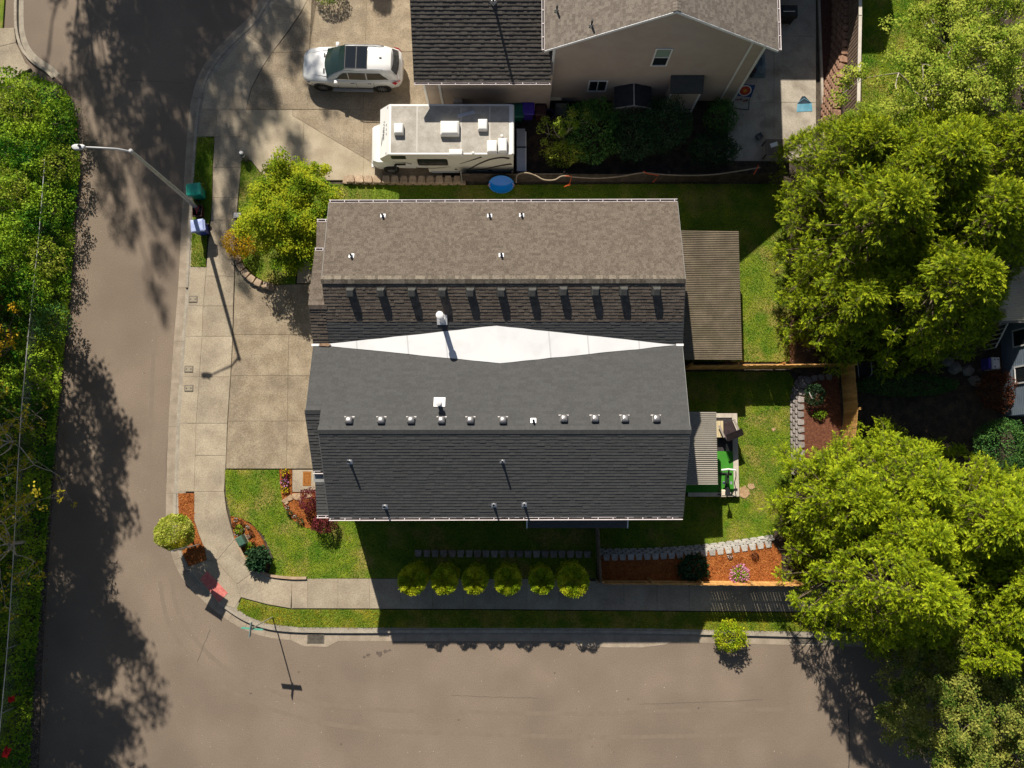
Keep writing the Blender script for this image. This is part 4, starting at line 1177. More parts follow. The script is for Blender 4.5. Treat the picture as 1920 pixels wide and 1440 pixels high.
for x in (rx0 + 1.35, rx0 + 3.5, rx0 + 4.9):
    MB().box(x, x + .07, ry0 + .08, ry1 - .08, rh + .006, rh + .0235).build('roof_seam', mat('seam_pale', (.46, .43, .38), (.5, .47, .42), 4, .6), rv, world=True)
MB().add([(rx0, ry0 - .006, rh + .002), (rx0, ry1 + .006, rh + .002), (ex0 - .01, ry1 + .006, 2.35), (ex0 - .01, ry0 - .006, 2.35), (ex0 + .09, ry1 + .006, 1.9), (ex0 + .09, ry0 - .006, 1.9)], [(0, 1, 2, 3), (3, 2, 4, 5)]).build('front_cap', m_rvw, rv, world=True)
MB().tube([(rx1 - .06, ry0 + .02, rh - .05), (rx1 - .06, ry1 - .02, rh - .05)], .09, 8).build('rear_cap', m_rvw, rv, True, world=True)
# cab: hood, windscreen
cxn = at(697, 255, 1.1).x
cy0_, cy1_ = ry0 + .12, ry1 - .12
rings = []
for x, zt, ins in ((cxn, .98, .32), (cxn + .08, 1.08, .16), (cxn + .35, 1.16, .05), (cxn + .95, 1.30, .0), (cxn + 1.35, 1.68, .10), (xb + .05, 1.70, .10)):
    rings.append([Vector((x, cy0_ + ins, .42)), Vector((x, cy0_ + ins * .6, .85)), Vector((x, cy0_ + ins + .1, zt)), Vector((x, cy1_ - ins - .1, zt)), Vector((x, cy1_ - ins * .6, .85)), Vector((x, cy1_ - ins, .42))])
MB().loft(rings).build('cab', m_rvw, rv, smooth=True, world=True)
MB().add([(cxn + 1.0, cy0_ + .12, 1.325), (cxn + 1.0, cy1_ - .12, 1.325), (cxn + 1.33, cy1_ - .2, 1.675), (cxn + 1.33, cy0_ + .2, 1.675)], [(0, 1, 2, 3)]).build('windscreen', m_glass, rv, world=True)
MB().box(cxn - .06, cxn + .1, cy0_ + .1, cy1_ - .1, .38, .62).build('bumper', m_galv, rv, world=True)
MB().add([(cxn + 1.15, cy0_ + .03, 1.0), (cxn + 1.75, cy0_ + .03, 1.0), (cxn + 1.75, cy0_ + .045, 1.5), (cxn + 1.4, cy0_ + .045, 1.5)], [(0, 1, 2, 3)]).build('cab_window', m_glass, rv, world=True)
MB().box(cxn + 1.2, cxn + 1.3, cy0_ - .28, cy0_ - .05, 1.05, 1.35).build('mirror', m_black, rv, world=True)
# side windows and stripes (camera side)
def rv_panel(name, pts, m, off=.012):
    MB().add([(x, ry0 - off, z) for x, z in pts], [tuple(range(len(pts)))]).build(name, m, rv, world=True)
def side_xz(px, py):
    p = on_plane(px, py, Vector((0, ry0, 0)), Vector((0, 1, 0)))
    return p.x, p.z
def rbox(px0, py0, px1, py1, r=.08):
    x0, z1 = side_xz(px0, py0); x1, z0 = side_xz(px1, py1)
    return [(x0 + r, z0), (x1 - r, z0), (x1, z0 + r), (x1, z1 - r), (x1 - r, z1), (x0 + r, z1), (x0, z1 - r), (x0, z0 + r)]
m_frame = mat('window_black', (.015, .015, .016), rough=.3)
rv_panel('window_frame', rbox(732, 292, 762, 298, .05), m_frame)
rv_panel('window_frame', rbox(781, 298, 841, 310, .08), m_frame)
rv_panel('window', rbox(784, 300, 838, 308.5, .06), m_glass, .018)
m_stripe = mat('rv_stripe', (.05, .04, .035), rough=.4)
def stripe(pts, w0, w1):
    P = [Vector((*side_xz(x, y), 0)) for x, y in pts]
    P = smooth_line(P, 5)
    up = []; dn = []
    for i, p in enumerate(P):
        w = (w0 + (w1 - w0) * i / (len(P) - 1)) / 2
        t = (P[min(i + 1, len(P) - 1)] - P[max(i - 1, 0)]).normalized(); n = Vector((-t.y, t.x, 0))
        up.append(p + n * w); dn.append(p - n * w)
    mb = MB()
    for i in range(len(P) - 1):
        mb.quad((dn[i].x, ry0 - .014, dn[i].y), (dn[i + 1].x, ry0 - .014, dn[i + 1].y), (up[i + 1].x, ry0 - .014, up[i + 1].y), (up[i].x, ry0 - .014, up[i].y))
    mb.build('stripe', m_stripe, rv, world=True)
stripe([(875, 320), (890, 311), (915, 300), (940, 295), (955, 297)], .05, .22)
stripe([(880, 320), (910, 316), (940, 310), (959, 307)], .05, .20)
stripe([(862, 307), (885, 300), (903, 294)], .02, .12)
stripe([(780, 314), (815, 315), (845, 312)], .10, .02)
stripe([(735, 303), (760, 305), (772, 307)], .02, .10)
MB().box(xb + .1, rx1 - .05, ry0 - .008, ry0 + .05, .38, .62).build('skirt', mat('rv_skirt', (.30, .32, .36)), rv, world=True)
x_, z_ = side_xz(855, 317); MB().lathe([(.07, -.02), (.07, .02)], 12, M=Matrix.Translation((x_, ry0 - .0, z_)) @ Matrix.Rotation(math.pi / 2, 4, 'X')).build('filler_cap', m_black, rv, world=True)
x_, z_ = side_xz(919, 319); MB().box(x_ - .12, x_ + .12, ry0 - .02, ry0, z_ - .05, z_ + .05).build('vent_grille', m_black, rv, world=True)
for x in (cxn + .95, rx0 + 4.05):
    for y, s in ((ry0 + .16, 1), (ry1 - .16, -1)):
        w = MB().lathe([(.30, -.13), (.39, -.10), (.40, 0), (.39, .10), (.30, .13)], 20, M=Matrix.Translation((x, y, ZW + .39)) @ Matrix.Rotation(math.pi / 2, 4, 'X')).build('wheel', m_tyre, rv, True, world=True)
        MB().lathe([(.2, -.135), (.22, 0), (.2, .135)], 12, M=Matrix.Translation((x, y, ZW + .39)) @ Matrix.Rotation(math.pi / 2, 4, 'X')).build('rim', m_rim, w, True, world=True)
# roof equipment
def roof_box(name, px0, py0, px1, py1, h, c=.06):
    a, b = at(px0, py1, rh + h), at(px1, py0, rh + h)
    MB().cbox(a.x, b.x, a.y, b.y, rh + .01, rh + h, c).build(name, m_rvw, rv, bevel=.03, smooth=True, world=True)
roof_box('vent_cover', 738, 230, 756, 250, .30)
roof_box('air_conditioner', 825, 225, 861, 252, .36, .1)
roof_box('vent_cover', 896, 222, 914, 243, .28)
roof_box('vent_cover', 913, 262, 932, 285, .30)
roof_box('vent_cover', 934, 258, 951, 284, .30)
roof_box('awning_box', 842, 279, 867, 290, .2, .03)
a = at(870, 214, rh + .03)
MB().box(-.42, .42, -.08, .08, rh + .02, rh + .05, M=Matrix.Translation((a.x + .1, a.y, 0)) @ Matrix.Rotation(.28, 4, 'Z')).build('loose_panel', mat('panel_grey', (.42, .44, .48)), rv, world=True)
for px_, py_ in ((887, 287), (941, 255)):
    a = at(px_, py_, rh + .1)
    MB().lathe([(.06, 0), (.06, .09), (.08, .1), (.05, .15)], 10, M=Matrix.Translation((a.x, a.y, rh + .02))).build('roof_stack', m_rvw, rv, True, world=True)
# clearance lights and the worn script along the front cap
def cap_pt(u, v):
    """u 0..1 along the cap (from +y to -y), v 0..1 from the roof edge down to the nose"""
    p = Vector((rx0, ry1, rh)).lerp(Vector((ex0 - .01, ry1, 2.35)), v); q_ = Vector((rx0, ry0, rh)).lerp(Vector((ex0 - .01, ry0, 2.35)), v)
    return p.lerp(q_, u)
capn = Vector((-(rh - 2.35), 0, rx0 - ex0)).normalized()
def cap_bar(name, u0, v0, u1, v1, w, m):
    a, b = cap_pt(u0, v0) + capn * .012, cap_pt(u1, v1) + capn * .012
    t = (b - a).normalized(); n = t.cross(capn) * w / 2
    return MB().add([a - n, b - n, b + n, a + n], [(0, 1, 2, 3)]).build(name, m, rv, world=True)
m_amber = mat('marker_dark', (.12, .11, .10), rough=.4)
for u, v in ((.03, .12), (.37, .25), (.46, .25), (.55, .25), (.94, .25)):
    cap_bar('marker_light', u, v, u + .045, v, .05, m_amber)
m_ink = mat('faded_script', (.10, .10, .11), rough=.5)
ink = MB()
def stroke(pts, w=.03):
    P = [cap_pt(u, v) + capn * .010 for u, v in pts]
    for a, b in zip(P, P[1:]):
        t = (b - a).normalized(); n = t.cross(capn) * w / 2
        ink.add([a - n, b - n, b + n, a + n], [(0, 1, 2, 3)])
u = .30
for st in ([(.295, .42), (.310, .50), (.300, .58)], [(.300, .58), (.318, .44)], [(.345, .60), (.352, .48), (.368, .56), (.378, .46), (.385, .54)], [(.405, .62), (.42, .46)], [(.43, .47), (.435, .62), (.45, .5)],
           [(.46, .66), (.475, .46), (.49, .66)], [(.50, .66), (.505, .48), (.525, .48), (.52, .6)], [(.535, .68), (.55, .48), (.56, .68), (.575, .5)], [(.585, .5), (.585, .68), (.61, .68), (.615, .5), (.59, .5)],
           [(.63, .5), (.625, .7), (.655, .7), (.66, .52), (.635, .5)], [(.60, .74), (.66, .78), (.72, .80), (.76, .80)], [(.67, .70), (.72, .76), (.765, .81)]):
    stroke(st, .022)
ink.build('script_mark', m_ink, rv, world=True)
# grey cargo carrier behind
a, b = at(979, 240, .8), at(976, 320, .8)
t = empty('cargo_carrier', ((a.x + b.x) / 2, (a.y + b.y) / 2, .11), label='long grey metal cargo box behind the motorhome', cat='cargo box')
hy = (a.y - b.y) / 2
MB().box(-.24, .20, -hy, hy, .3, .62).build('box', mat('carrier_grey', (.38, .40, .44), (.46, .48, .52), 2, .4, metallic=.3), t, bevel=.015)
MB().box(.2, .26, -hy, hy - .15, .3, .6).build('side_rail', m_white, t)
MB().box(-.245, .24, .1, .17, .615, .64).build('strap', m_black, t)
for s in (-1, 1):
    MB().box(-.2, -.1, s * hy * .6 - .05, s * hy * .6 + .05, 0, .3).build('leg', m_black, t); MB().box(.06, .16, s * hy * .6 - .05, s * hy * .6 + .05, 0, .3).build('leg', m_black, t)
# ================================================================== WHITE SUV
m_car = mat('car_white', (.76, .76, .75), rough=.22, spec=.5, coat=.6)
m_carglass = mat('car_glass', (.012, .016, .018), rough=.05, spec=.7)
m_cargl2 = mat('car_glass_front', (.014, .028, .025), rough=.05, spec=.5)
m_chrome = mat('chrome', (.6, .6, .62), rough=.15, metallic=.9)
suv = empty('white_suv', (at(661, 130, .9).x, at(661, 125, .9).y - .02, ZW), -.025, label='white SUV with dark glass roof parked on the neighbour driveway', cat='car')
# local: front at -x, y across, z up
def ring(x, w, zb, zs, zt, crown):
    """right-to-left section: sill, side, shoulder, top"""
    h = [(w * .90, zb), (w * .985, zb + .18), (w, zs - .22), (w * .975, zs - .03), (w * .93, zs + .01), (w * .80, zt), (w * .4, zt + crown)]
    return [Vector((x, y, z)) for y, z in h] + [Vector((x, -y, z)) for y, z in reversed(h)]
st = [(-2.58, .46, .42, .62, .70, .0), (-2.53, .64, .32, .74, .84, .01), (-2.42, .77, .28, .86, .97, .02), (-2.2, .885, .26, .95, 1.05, .03), (-1.7, .955, .26, 1.0, 1.09, .035), (-1.15, .965, .26, 1.03, 1.13, .035),
      (-.6, .965, .26, 1.05, 1.15, .02), (.6, .965, .26, 1.07, 1.16, .02), (1.5, .965, .27, 1.09, 1.17, .02), (2.1, .95, .3, 1.10, 1.17, .02), (2.40, .875, .34, 1.08, 1.13, .01), (2.53, .74, .42, .98, 1.02, .0), (2.58, .55, .48, .8, .84, .0)]
MB().loft([ring(*s) for s in st]).build('body', m_car, suv, smooth=True)
# greenhouse: pillars and roof shell, glass set in as separate panes
def gring(x, wb, wt, zb, zt, crown=.02):
    h = [(wb, zb), ((wb * .45 + wt * .55), zb + (zt - zb) * .6), (wt, zt - .04), (wt * .93, zt), (wt * .45, zt + crown)]
    return [Vector((x, y, z)) for y, z in h] + [Vector((x, -y, z)) for y, z in reversed(h)]
gs_ = [(-1.18, .84, .80, 1.10, 1.145, .0), (-.85, .86, .74, 1.10, 1.40), (-.45, .87, .70, 1.10, 1.66), (-.2, .875, .69, 1.10, 1.76), (.3, .88, .69, 1.10, 1.80), (1.2, .88, .68, 1.10, 1.81), (1.85, .865, .66, 1.10, 1.78), (2.12, .85, .62, 1.10, 1.70), (2.36, .82, .72, 1.10, 1.30), (2.42, .80, .76, 1.08, 1.16)]
MB().loft([gring(*s) for s in gs_]).build('roof', m_car, suv, smooth=True)
def gside(x, z, s, off=.03):
    """point on the greenhouse side at x and height z"""
    for a, b in zip(gs_, gs_[1:]):
        if a[0] <= x <= b[0]:
            t = (x - a[0]) / (b[0] - a[0]); wb, wt, zb, zt = [a[i] + (b[i] - a[i]) * t for i in range(1, 5)]
            break
    k = (z - zb) / max(.05, zt - .04 - zb)
    y = wb + (wb * .45 + wt * .55 - wb) * min(1, k / .6) if k < .6 else (wb * .45 + wt * .55) + (wt - (wb * .45 + wt * .55)) * min(1, (k - .6) / .4)
    return Vector((x, s * (y + off), z))
for s in (1, -1):
    for xs_, m in ((((-.72, 1.19), (-.1, 1.19), (-.1, 1.62), (-.28, 1.60), (-.5, 1.44)), m_cargl2), (((-.05, 1.19), (.82, 1.19), (.82, 1.63), (-.05, 1.63)), m_carglass), (((.88, 1.19), (1.95, 1.22), (1.55, 1.62), (.88, 1.63)), m_carglass)):
        P = [gside(x, z, s) for x, z in xs_]
        MB().add(P, [tuple(range(len(P)))]).build('side_window', m, suv)
    # chrome line, roof rail, mirror, door handles, running board, lamps
    MB().tube([gside(-.78, 1.17, s, .014), gside(.6, 1.17, s, .014), gside(2.0, 1.19, s, .014)], .010, 5).build('window_trim', m_chrome, suv)
    MB().tube([(-.25, s * .66, 1.80), (-.1, s * .66, 1.845), (1.5, s * .645, 1.855), (1.75, s * .63, 1.80)], .022, 6).build('roof_rail', m_chrome, suv, True)
    mr = MB().cbox(-.09, .10, -.11, .11, -.07, .08, .04, M=Matrix.Translation((-.74, s * 1.02, 1.14))).build('mirror', m_car, suv, smooth=True, bevel=.02)
    for x in (-.02, .85):
        MB().box(x, x + .2, s * .965 - .02, s * .965 + .025, .94, .975).build('door_handle', m_chrome, suv)
    for x in (-.75, .25, 1.15):
        MB().box(x, x + .012, s * .955 - .014, s * .955 + .0165, .42, 1.04).build('door_seam', m_black, suv)
    MB().cbox(-1.05, 1.05, s * 1.02 - .09, s * 1.02 + .07, .28, .35, .02).build('running_board', mat('board_grey', (.22, .23, .25), rough=.5), suv)
    MB().add([(-2.42, s * .60, .83), (-2.12, s * .90, .93), (-2.20, s * .935, .80), (-2.46, s * .72, .70)], [(0, 1, 2, 3)]).build('headlight', mat('lamp_clear', (.25, .27, .30), rough=.1), suv)
    MB().add([(2.10, s * .965, 1.10), (2.41, s * .905, 1.12), (2.56, s * .745, .98), (2.28, s * .965, .86)], [(0, 1, 2, 3)]).build('tail_light', mat('tail_red', (.45, .01, .015), rough=.15), suv)
    # hood vents
    MB().box(-1.42, -1.34, s * .42 - .12, s * .42 + .12, 1.145, 1.163, M=Matrix.Rotation(s * .0, 4, 'Z')).build('hood_vent', m_black, suv)
    for x in (-1.55, 1.52):
        Mw = Matrix.Translation((x, s * .86, .385)) @ Matrix.Rotation(math.pi / 2, 4, 'X')
        MB().lathe([(.455, -.09), (.475, -.105), (.475, .105), (.455, .09)], 24, M=Matrix.Translation((x, s * .865, .39)) @ Matrix.Rotation(math.pi / 2, 4, 'X')).build('wheel_arch', m_black, suv, True)
        w = MB().lathe([(.25, -.125), (.36, -.125), (.385, -.09), (.385, .09), (.36, .125), (.25, .125)], 24, M=Mw).build('wheel', m_tyre, suv, True)
        r_ = MB().lathe([(.25, -.12), (.26, 0), (.25, .12)], 20, M=Mw)
        r_.build('rim', mat('rim_dark', (.10, .10, .105), rough=.4, metallic=.6), w, True)
        sp = MB()
        for k in range(10):
            sp.box(.03, .25, -.018, .018, -.128, .128, M=Mw @ Matrix.Rotation(2 * math.pi * k / 10, 4, 'Z'))
        sp.build('spokes', m_rim, w)
# windscreen, rear window, glass roof
ws = MB(); P = []
for a in gs_[0:4]:
    P.append((a[0] - .01, a[2] * .93, a[4] + .045))
rows = [[Vector((x - bw_ * (1 - k * k), y * k, z + .02 * (1 - k * k))) for k in (-1, -.75, -.5, -.25, 0, .25, .5, .75, 1)] for (x, y, z), bw_ in zip(P, (.16, .13, .08, .02))]
for r0, r1 in zip(rows, rows[1:]):
    for i in range(8): ws.quad(r0[i], r1[i], r1[i + 1], r0[i + 1])
ws.build('windscreen', m_cargl2, suv, smooth=True)
MB().box(-1.24, -1.14, -.78, .78, 1.11, 1.165).build('wiper_cowl', m_black, suv)
rw = MB()
P = [(a[0] + .03, a[2] * .92, a[4] + .015 - (.0 if i else .01)) for i, a in enumerate(gs_[7:9])]
rows = [[Vector((x + .10 * (1 - k * k), y * k, z + .012)) for k in (-1, -.5, 0, .5, 1)] for x, y, z in P]
for i in range(4): rw.quad(rows[0][i], rows[1][i], rows[1][i + 1], rows[0][i + 1])
rw.build('rear_window', m_carglass, suv, smooth=True)
for x0, x1 in ((-.17, .36), (.40, .92)):
    MB().cbox(x0, x1, -.58, .58, 1.79, 1.836, .01).build('glass_roof', mat('glass_roof', (.012, .016, .022), rough=.08, spec=.35), suv)
MB().box(-.2, .95, -.61, .61, 1.77, 1.832).build('glass_roof_frame', m_black, suv)
MB().cbox(1.55, 1.66, -.03, .03, 1.80, 1.86, .02).build('antenna', m_black, suv)
MB().box(2.50, 2.60, -.52, .52, .5, .62).build('rear_bumper_trim', m_galv, suv)
MB().box(-2.585, -2.52, -.42, .42, .45, .72).build('grille', m_black, suv)
# steering wheel side dash strip and hood creases
MB().box(-1.0, -.9, -.7, .7, 1.24, 1.262).build('dashboard_edge', mat('dash_pale', (.10, .13, .12)), suv)
for s in (-1, 1):
    MB().tube([(-2.3, s * .52, 1.035), (-1.8, s * .62, 1.105), (-1.25, s * .7, 1.15)], .012, 5).build('hood_crease', m_car, suv, True)
# cabin seen through the front glass
for y in (-.36, .36):
    MB().cbox(-.25, .2, y - .22, y + .22, 1.11, 1.24, .03).build('seat', mat('seat_cream', (.45, .45, .40)), suv)
# ================================================================== PLANTS
m_bark = mat('bark', (.10, .075, .055), (.18, .14, .11), 6, .95, .02, 25, stretch=(1, 1, .25))
m_barkpale = mat('bark_pale', (.34, .29, .23), (.48, .43, .36), 6, .9, stretch=(1, 1, .3))

# --- conifer sprays: flat fans of scale-leaved twigs
def spray_template(rng, n=8, wid=.092):
    P = []; D = []; N = []; L = []; W = []; T = []
    for i in range(n):
        u = (i + .5) / n
        for s in (1, -1):
            a = math.radians(42 - 14 * u) * s
            P.append((u * .92, 0, -.10 * u * u)); D.append((math.cos(a), math.sin(a), -.15 - .2 * u + rng.normal(0, .12)))
            N.append((rng.normal(0, .25), rng.normal(0, .25), 1)); L.append((.46 - .30 * u) * rng.uniform(.8, 1.2)); W.append(wid * rng.uniform(.8, 1.25)); T.append(.15 + .85 * u)
    P.append((.75, 0, -.07)); D.append((1, 0, -.4)); N.append((0, 0, 1)); L.append(.34); W.append(wid); T.append(1.0)
    V, F = leaf_quads(np.array(P), np.array(D), np.array(N), np.array(L), np.array(W), .2)
    tip = np.repeat(np.array(T), 4).reshape(-1, 4) * np.array([.55, .8, 1.0, .8])
    return V, F, tip.ravel()
_tr = np.random.default_rng(3)
SPRAYS = [spray_template(_tr, n) for n in (5, 6, 6, 7)]
def place_sprays(P, D, N, S, rng, tips=True):
    """instances of the templates at P along D facing N, scaled S"""
    VV = []; FF = []; TT = []; base = 0
    which = rng.integers(0, len(SPRAYS), len(P))
    D = unit(D); Y = unit(np.cross(N, D)); N = np.cross(D, Y)
    for k, (V, F, T) in enumerate(SPRAYS):
        idx = np.where(which == k)[0]
        if len(idx) == 0: continue
        X = (V[None, :, 0:1] * D[idx][:, None] + V[None, :, 1:2] * Y[idx][:, None] + V[None, :, 2:3] * N[idx][:, None]) * S[idx][:, None, None] + P[idx][:, None]
        VV.append(X.reshape(-1, 3))
        FF.append((F[None] + (np.arange(len(idx)) * len(V))[:, None, None] + base).reshape(-1, 4))
        amt = rng.uniform(.2, 1.0, len(idx))[:, None] if tips else np.zeros((len(idx), 1))
        TT.append((T[None] * amt).ravel())
        base += len(idx) * len(V)
    return np.concatenate(VV), np.concatenate(FF), np.concatenate(TT)

def conifer(h, Rr, seed, nbr=150, zstart=.06, droop=.35, size=.62, power=.75, step=.17):
    rng = np.random.default_rng(seed); P = []; D = []; N = []; S = []
    wood = MB()
    lean = rng.normal(0, .015, 2)
    def axis(z): return np.array([lean[0] * z, lean[1] * z, z])
    wood.tube([axis(z) for z in np.linspace(0, h * .97, 7)], [max(.015, .028 * h * (1 - z / h) ** .8 + .012) for z in np.linspace(0, h * .97, 7)], 7)
    for i in range(nbr):
        q = (i + rng.uniform(0, 1)) / nbr
        z = h * (zstart + (.97 - zstart) * q ** 1.05)
        l = Rr * (1 - (z / h)) ** power * rng.uniform(.72, 1.12) + .18
        ph = i * 2.39996 + rng.normal(0, .25)
        dh = np.array([math.cos(ph), math.sin(ph), 0]); sd = np.array([-dh[1], dh[0], 0])
        rise = .10 + .55 * (z / h) ** 2; curve = rng.normal(0, .10)
        dr = droop * rng.uniform(.7, 1.3) * (1 - .5 * z / h)
        pos = lambda t: axis(z) + dh * l * t + sd * l * curve * t * t + np.array([0, 0, l * (rise * t - dr * t * t)])
        if l > .8: wood.tube([pos(t) for t in (0, .35, .7, .95)], [.012 + .010 * l, .009 + .007 * l, .012, .005], 4, cap=False)
        n = max(2, int(l / step))
        for j in range(n):
            t = .28 + .72 * (j + rng.uniform(.2, .8)) / n
            p = pos(t); tang = pos(min(1, t + .05)) - p; tang /= np.linalg.norm(tang)
            for s in (1, -1):
                a = math.radians(rng.uniform(35, 68)) * s
                d = tang * math.cos(a) + sd * math.sin(a) + np.array([0, 0, rng.normal(-.22, .18)])
                P.append(p); D.append(d); N.append(np.array([0, 0, 1]) + dh * .35 + rng.normal(0, .28, 3)); S.append(size * (1.15 - .45 * t) * rng.uniform(.75, 1.25) * min(1, .5 + l / 2.5))
        p = pos(1.0); tang = p - pos(.93)
        P.append(p); D.append(tang / np.linalg.norm(tang)); N.append(np.array([0, 0, 1]) + dh * .4); S.append(size * .95)
    for k in range(6):
        P.append(axis(h * .95)); a = k * 1.05; D.append(np.array([math.cos(a) * .4, math.sin(a) * .4, 1])); N.append(np.array([math.cos(a), math.sin(a), .3])); S.append(size * .6)
    return wood, place_sprays(np.array(P), np.array(D), np.array(N), np.array(S), rng)

def cypress(h, Rr, seed, nl=95, tuft=.29, per=58):
    """dense rounded cypress: foliage lumps at the branch ends, each a ball of upturned sprays"""
    rng = np.random.default_rng(seed); P = []; D = []; N = []; S = []; wood = MB()
    wood.tube([(0, 0, z) for z in np.linspace(0, h * .93, 6)], [max(.02, .022 * h * (1 - z / h) + .02) for z in np.linspace(0, h * .93, 6)], 7)
    for i in range(nl):
        q = (i + rng.uniform(0, 1)) / nl
        z = h * (.05 + .93 * q)
        rr = Rr * max(.04, 1 - (z / h) ** 1.5) ** .75 * (.62 + .38 * min(1, q * 6))
        ph = i * 2.39996 + rng.normal(0, .3)
        ring = rr * (rng.uniform(.62, 1.1) if rng.uniform() < .85 else rng.uniform(.25, .7))
        out = np.array([math.cos(ph), math.sin(ph), 0])
        lr = rng.uniform(.30, .68) * (.75 + .25 * (1 - q))
        c = out * ring + np.array([0, 0, z - .12 * ring])
        if ring > .6: wood.tube([(0, 0, max(.2, z - .35 * ring)), c * np.array([.5, .5, 1]) + np.array([0, 0, -.1 * ring]), c, c + out * lr * .8], [.05, .035, .02, .008], 4, cap=False)
        for _k in range(2):
            td = unit((out + rng.normal(0, .7, 3) + np.array([0, 0, .25]))[None])[0]
            wood.tube([c, c + td * lr * .7, c + td * lr * rng.uniform(1.0, 1.5) + rng.normal(0, .06, 3)], [.014, .010, .005], 3, cap=False)
        ax = unit((out * 1.0 + np.array([0, 0, .35 + .6 * q]))[None])[0]
        d = rand_dirs(per * 2, -1, rng); d = d[(d @ ax) > -.35][:per]
        m = len(d)
        el = np.array([1.15, 1.15, .85])
        pos = c + d * el * lr * rng.uniform(.35, .92, (m, 1))
        P.append(pos); D.append(unit(d * .45 + ax * .40 + rng.normal(0, .62, (m, 3)) + np.array([-.15, .1, .05]))); N.append(unit(d * .5 + np.array([0, 0, .7]) + rng.normal(0, .65, (m, 3)))); S.append(tuft * rng.uniform(.65, 1.3, m))
    return wood, place_sprays(np.concatenate(P), np.concatenate(D), np.concatenate(N), np.concatenate(S), rng)

def broadleaf(h, Rr, seed, nl=7, leaves=70, leaf=.105, cr=.5, trunk=.35, flat=.75, sparse=1.0, levels=3, spread=1.0, tr=.018, up=.35, fill=0):
    """trunk, forking limbs, leaf clusters round the twig ends"""
    rng = np.random.default_rng(seed); wood = MB(); ends = []
    def grow(p, d, L, r, lv):
        q = [p]; dd = d.copy()
        for k in range(3):
            dd = dd + rng.normal(0, .13, 3) + np.array([0, 0, .05]); dd /= np.linalg.norm(dd)
            q.append(q[-1] + dd * L / 3)
        wood.tube(q, [r, r * .86, r * .72, r * .58], 6 if lv < 2 else 4, cap=False)
        if lv >= levels:
            ends.append(q[-1]); ends.append((q[-1] + q[-2]) / 2 + rng.normal(0, .12, 3))
            return
        for k in range(rng.integers(2, 4)):
            e = dd + rng.normal(0, .55, 3) * spread; e[2] = e[2] * .7 + .12; e /= np.linalg.norm(e)
            grow(q[-1], e, L * rng.uniform(.6, .85), r * .58, lv + 1)
        if lv >= 1: ends.append(q[2] + rng.normal(0, .15, 3))
    t0 = h * trunk
    wood.tube([(0, 0, 0), (rng.normal(0, .04), rng.normal(0, .04), t0 * .5), (rng.normal(0, .06), rng.normal(0, .06), t0)], [tr * h * 1.25, tr * h, tr * h * .85], 8)
    for k in range(nl):
        a = 2 * math.pi * (k + rng.uniform(-.3, .3)) / nl; el = rng.uniform(up, up + .75)
        d = np.array([math.cos(a) * math.cos(el), math.sin(a) * math.cos(el), math.sin(el)])
        grow(np.array([0, 0, t0 * rng.uniform(.75, 1.0)]), d, (h - t0) * .42 * rng.uniform(.8, 1.15), tr * h * .5, 1)
    E = np.array(ends)
    c = np.array([0, 0, t0 + (h - t0) * .45])
    # fit the crown to its height and radius
    rr = np.percentile(np.hypot(E[:, 0], E[:, 1]), 92); k = Rr / rr
    zz = np.percentile(E[:, 2], 96); kz = (h - t0) / max(.1, zz - t0)
    W = np.array(wood.v); up_ = W[:, 2] > t0
    for A, msk in ((W, up_), (E, np.ones(len(E), bool))):
        f = np.clip((A[:, 2] - t0 * .7) / (t0 * .6), 0, 1)[:, None]
        A[:, :2] = np.where(msk[:, None], A[:, :2] * (1 + (k - 1) * f), A[:, :2])
        A[:, 2] = np.where(msk, t0 + (A[:, 2] - t0) * np.where(A[:, 2] > t0, kz, 1), A[:, 2])
    wood.v = [tuple(p) for p in W]
    if fill:
        dd = rand_dirs(fill, -.25, rng) * rng.uniform(.55, 1.0, (fill, 1))
        E = np.concatenate([E, dd * np.array([Rr, Rr, (h - t0) * .52]) + np.array([0, 0, t0 + (h - t0) * .45])])
    n = int(leaves * sparse)
    cen = np.repeat(E, n, 0); m = len(cen)
    off = rand_dirs(m, -1, rng) * (rng.uniform(0, 1, m) ** .45)[:, None] * cr * np.array([1, 1, flat]) * np.repeat(rng.uniform(.65, 1.25, len(E)), n)[:, None]
    P = cen + off
    out = unit(off + np.array([0, 0, .25])); Nn = unit(out * .6 + rand_dirs(m, -.2, rng) * .8 + np.array([0, 0, .5]))
    D = unit(np.cross(Nn, rand_dirs(m, -1, rng)) + np.array([0, 0, -.15]))
    V, F = leaf_quads(P, D, Nn, leaf * rng.uniform(.7, 1.35, m), leaf * .68 * rng.uniform(.75, 1.3, m), .12)
    return wood, (V, F, np.repeat(rng.uniform(0, 1, len(E)), n * 4) * .5)

def shrub(rx, ry, rz, seed, n=2600, leaf=.08, lump=.16, shell=.35, base=.1, hang=0.0):
    """dense rounded bush: leaves through the outer shell of a lumpy dome"""
    rng = np.random.default_rng(seed)
    d = rand_dirs(n, -.55, rng)
    ph = rng.uniform(0, 6.28, 8); fr = rng.normal(0, 3.2, (8, 3))
    lu = sum(np.sin(d @ fr[i] * 1.7 + ph[i]) for i in range(8)) / 4.0
    r = (1 + lump * lu) * (1 - shell * rng.uniform(0, 1, n) ** 2)
    P = d * r[:, None] * np.array([rx, ry, rz]) + np.array([0, 0, rz * .8 + base])
    P[:, 2] = np.maximum(P[:, 2], .05)
    Nn = unit(d * .8 + rand_dirs(n, -1, rng) * .75); D = unit(np.cross(Nn, rand_dirs(n, -1, rng)) + d * .35 + np.array([0, 0, .25 - hang]))
    V, F = leaf_quads(P, D, Nn, leaf * rng.uniform(.7, 1.4, n), leaf * .6 * rng.uniform(.7, 1.3, n), .15)
    return V, F, np.repeat(rng.uniform(0, 1, n), 4) * .6
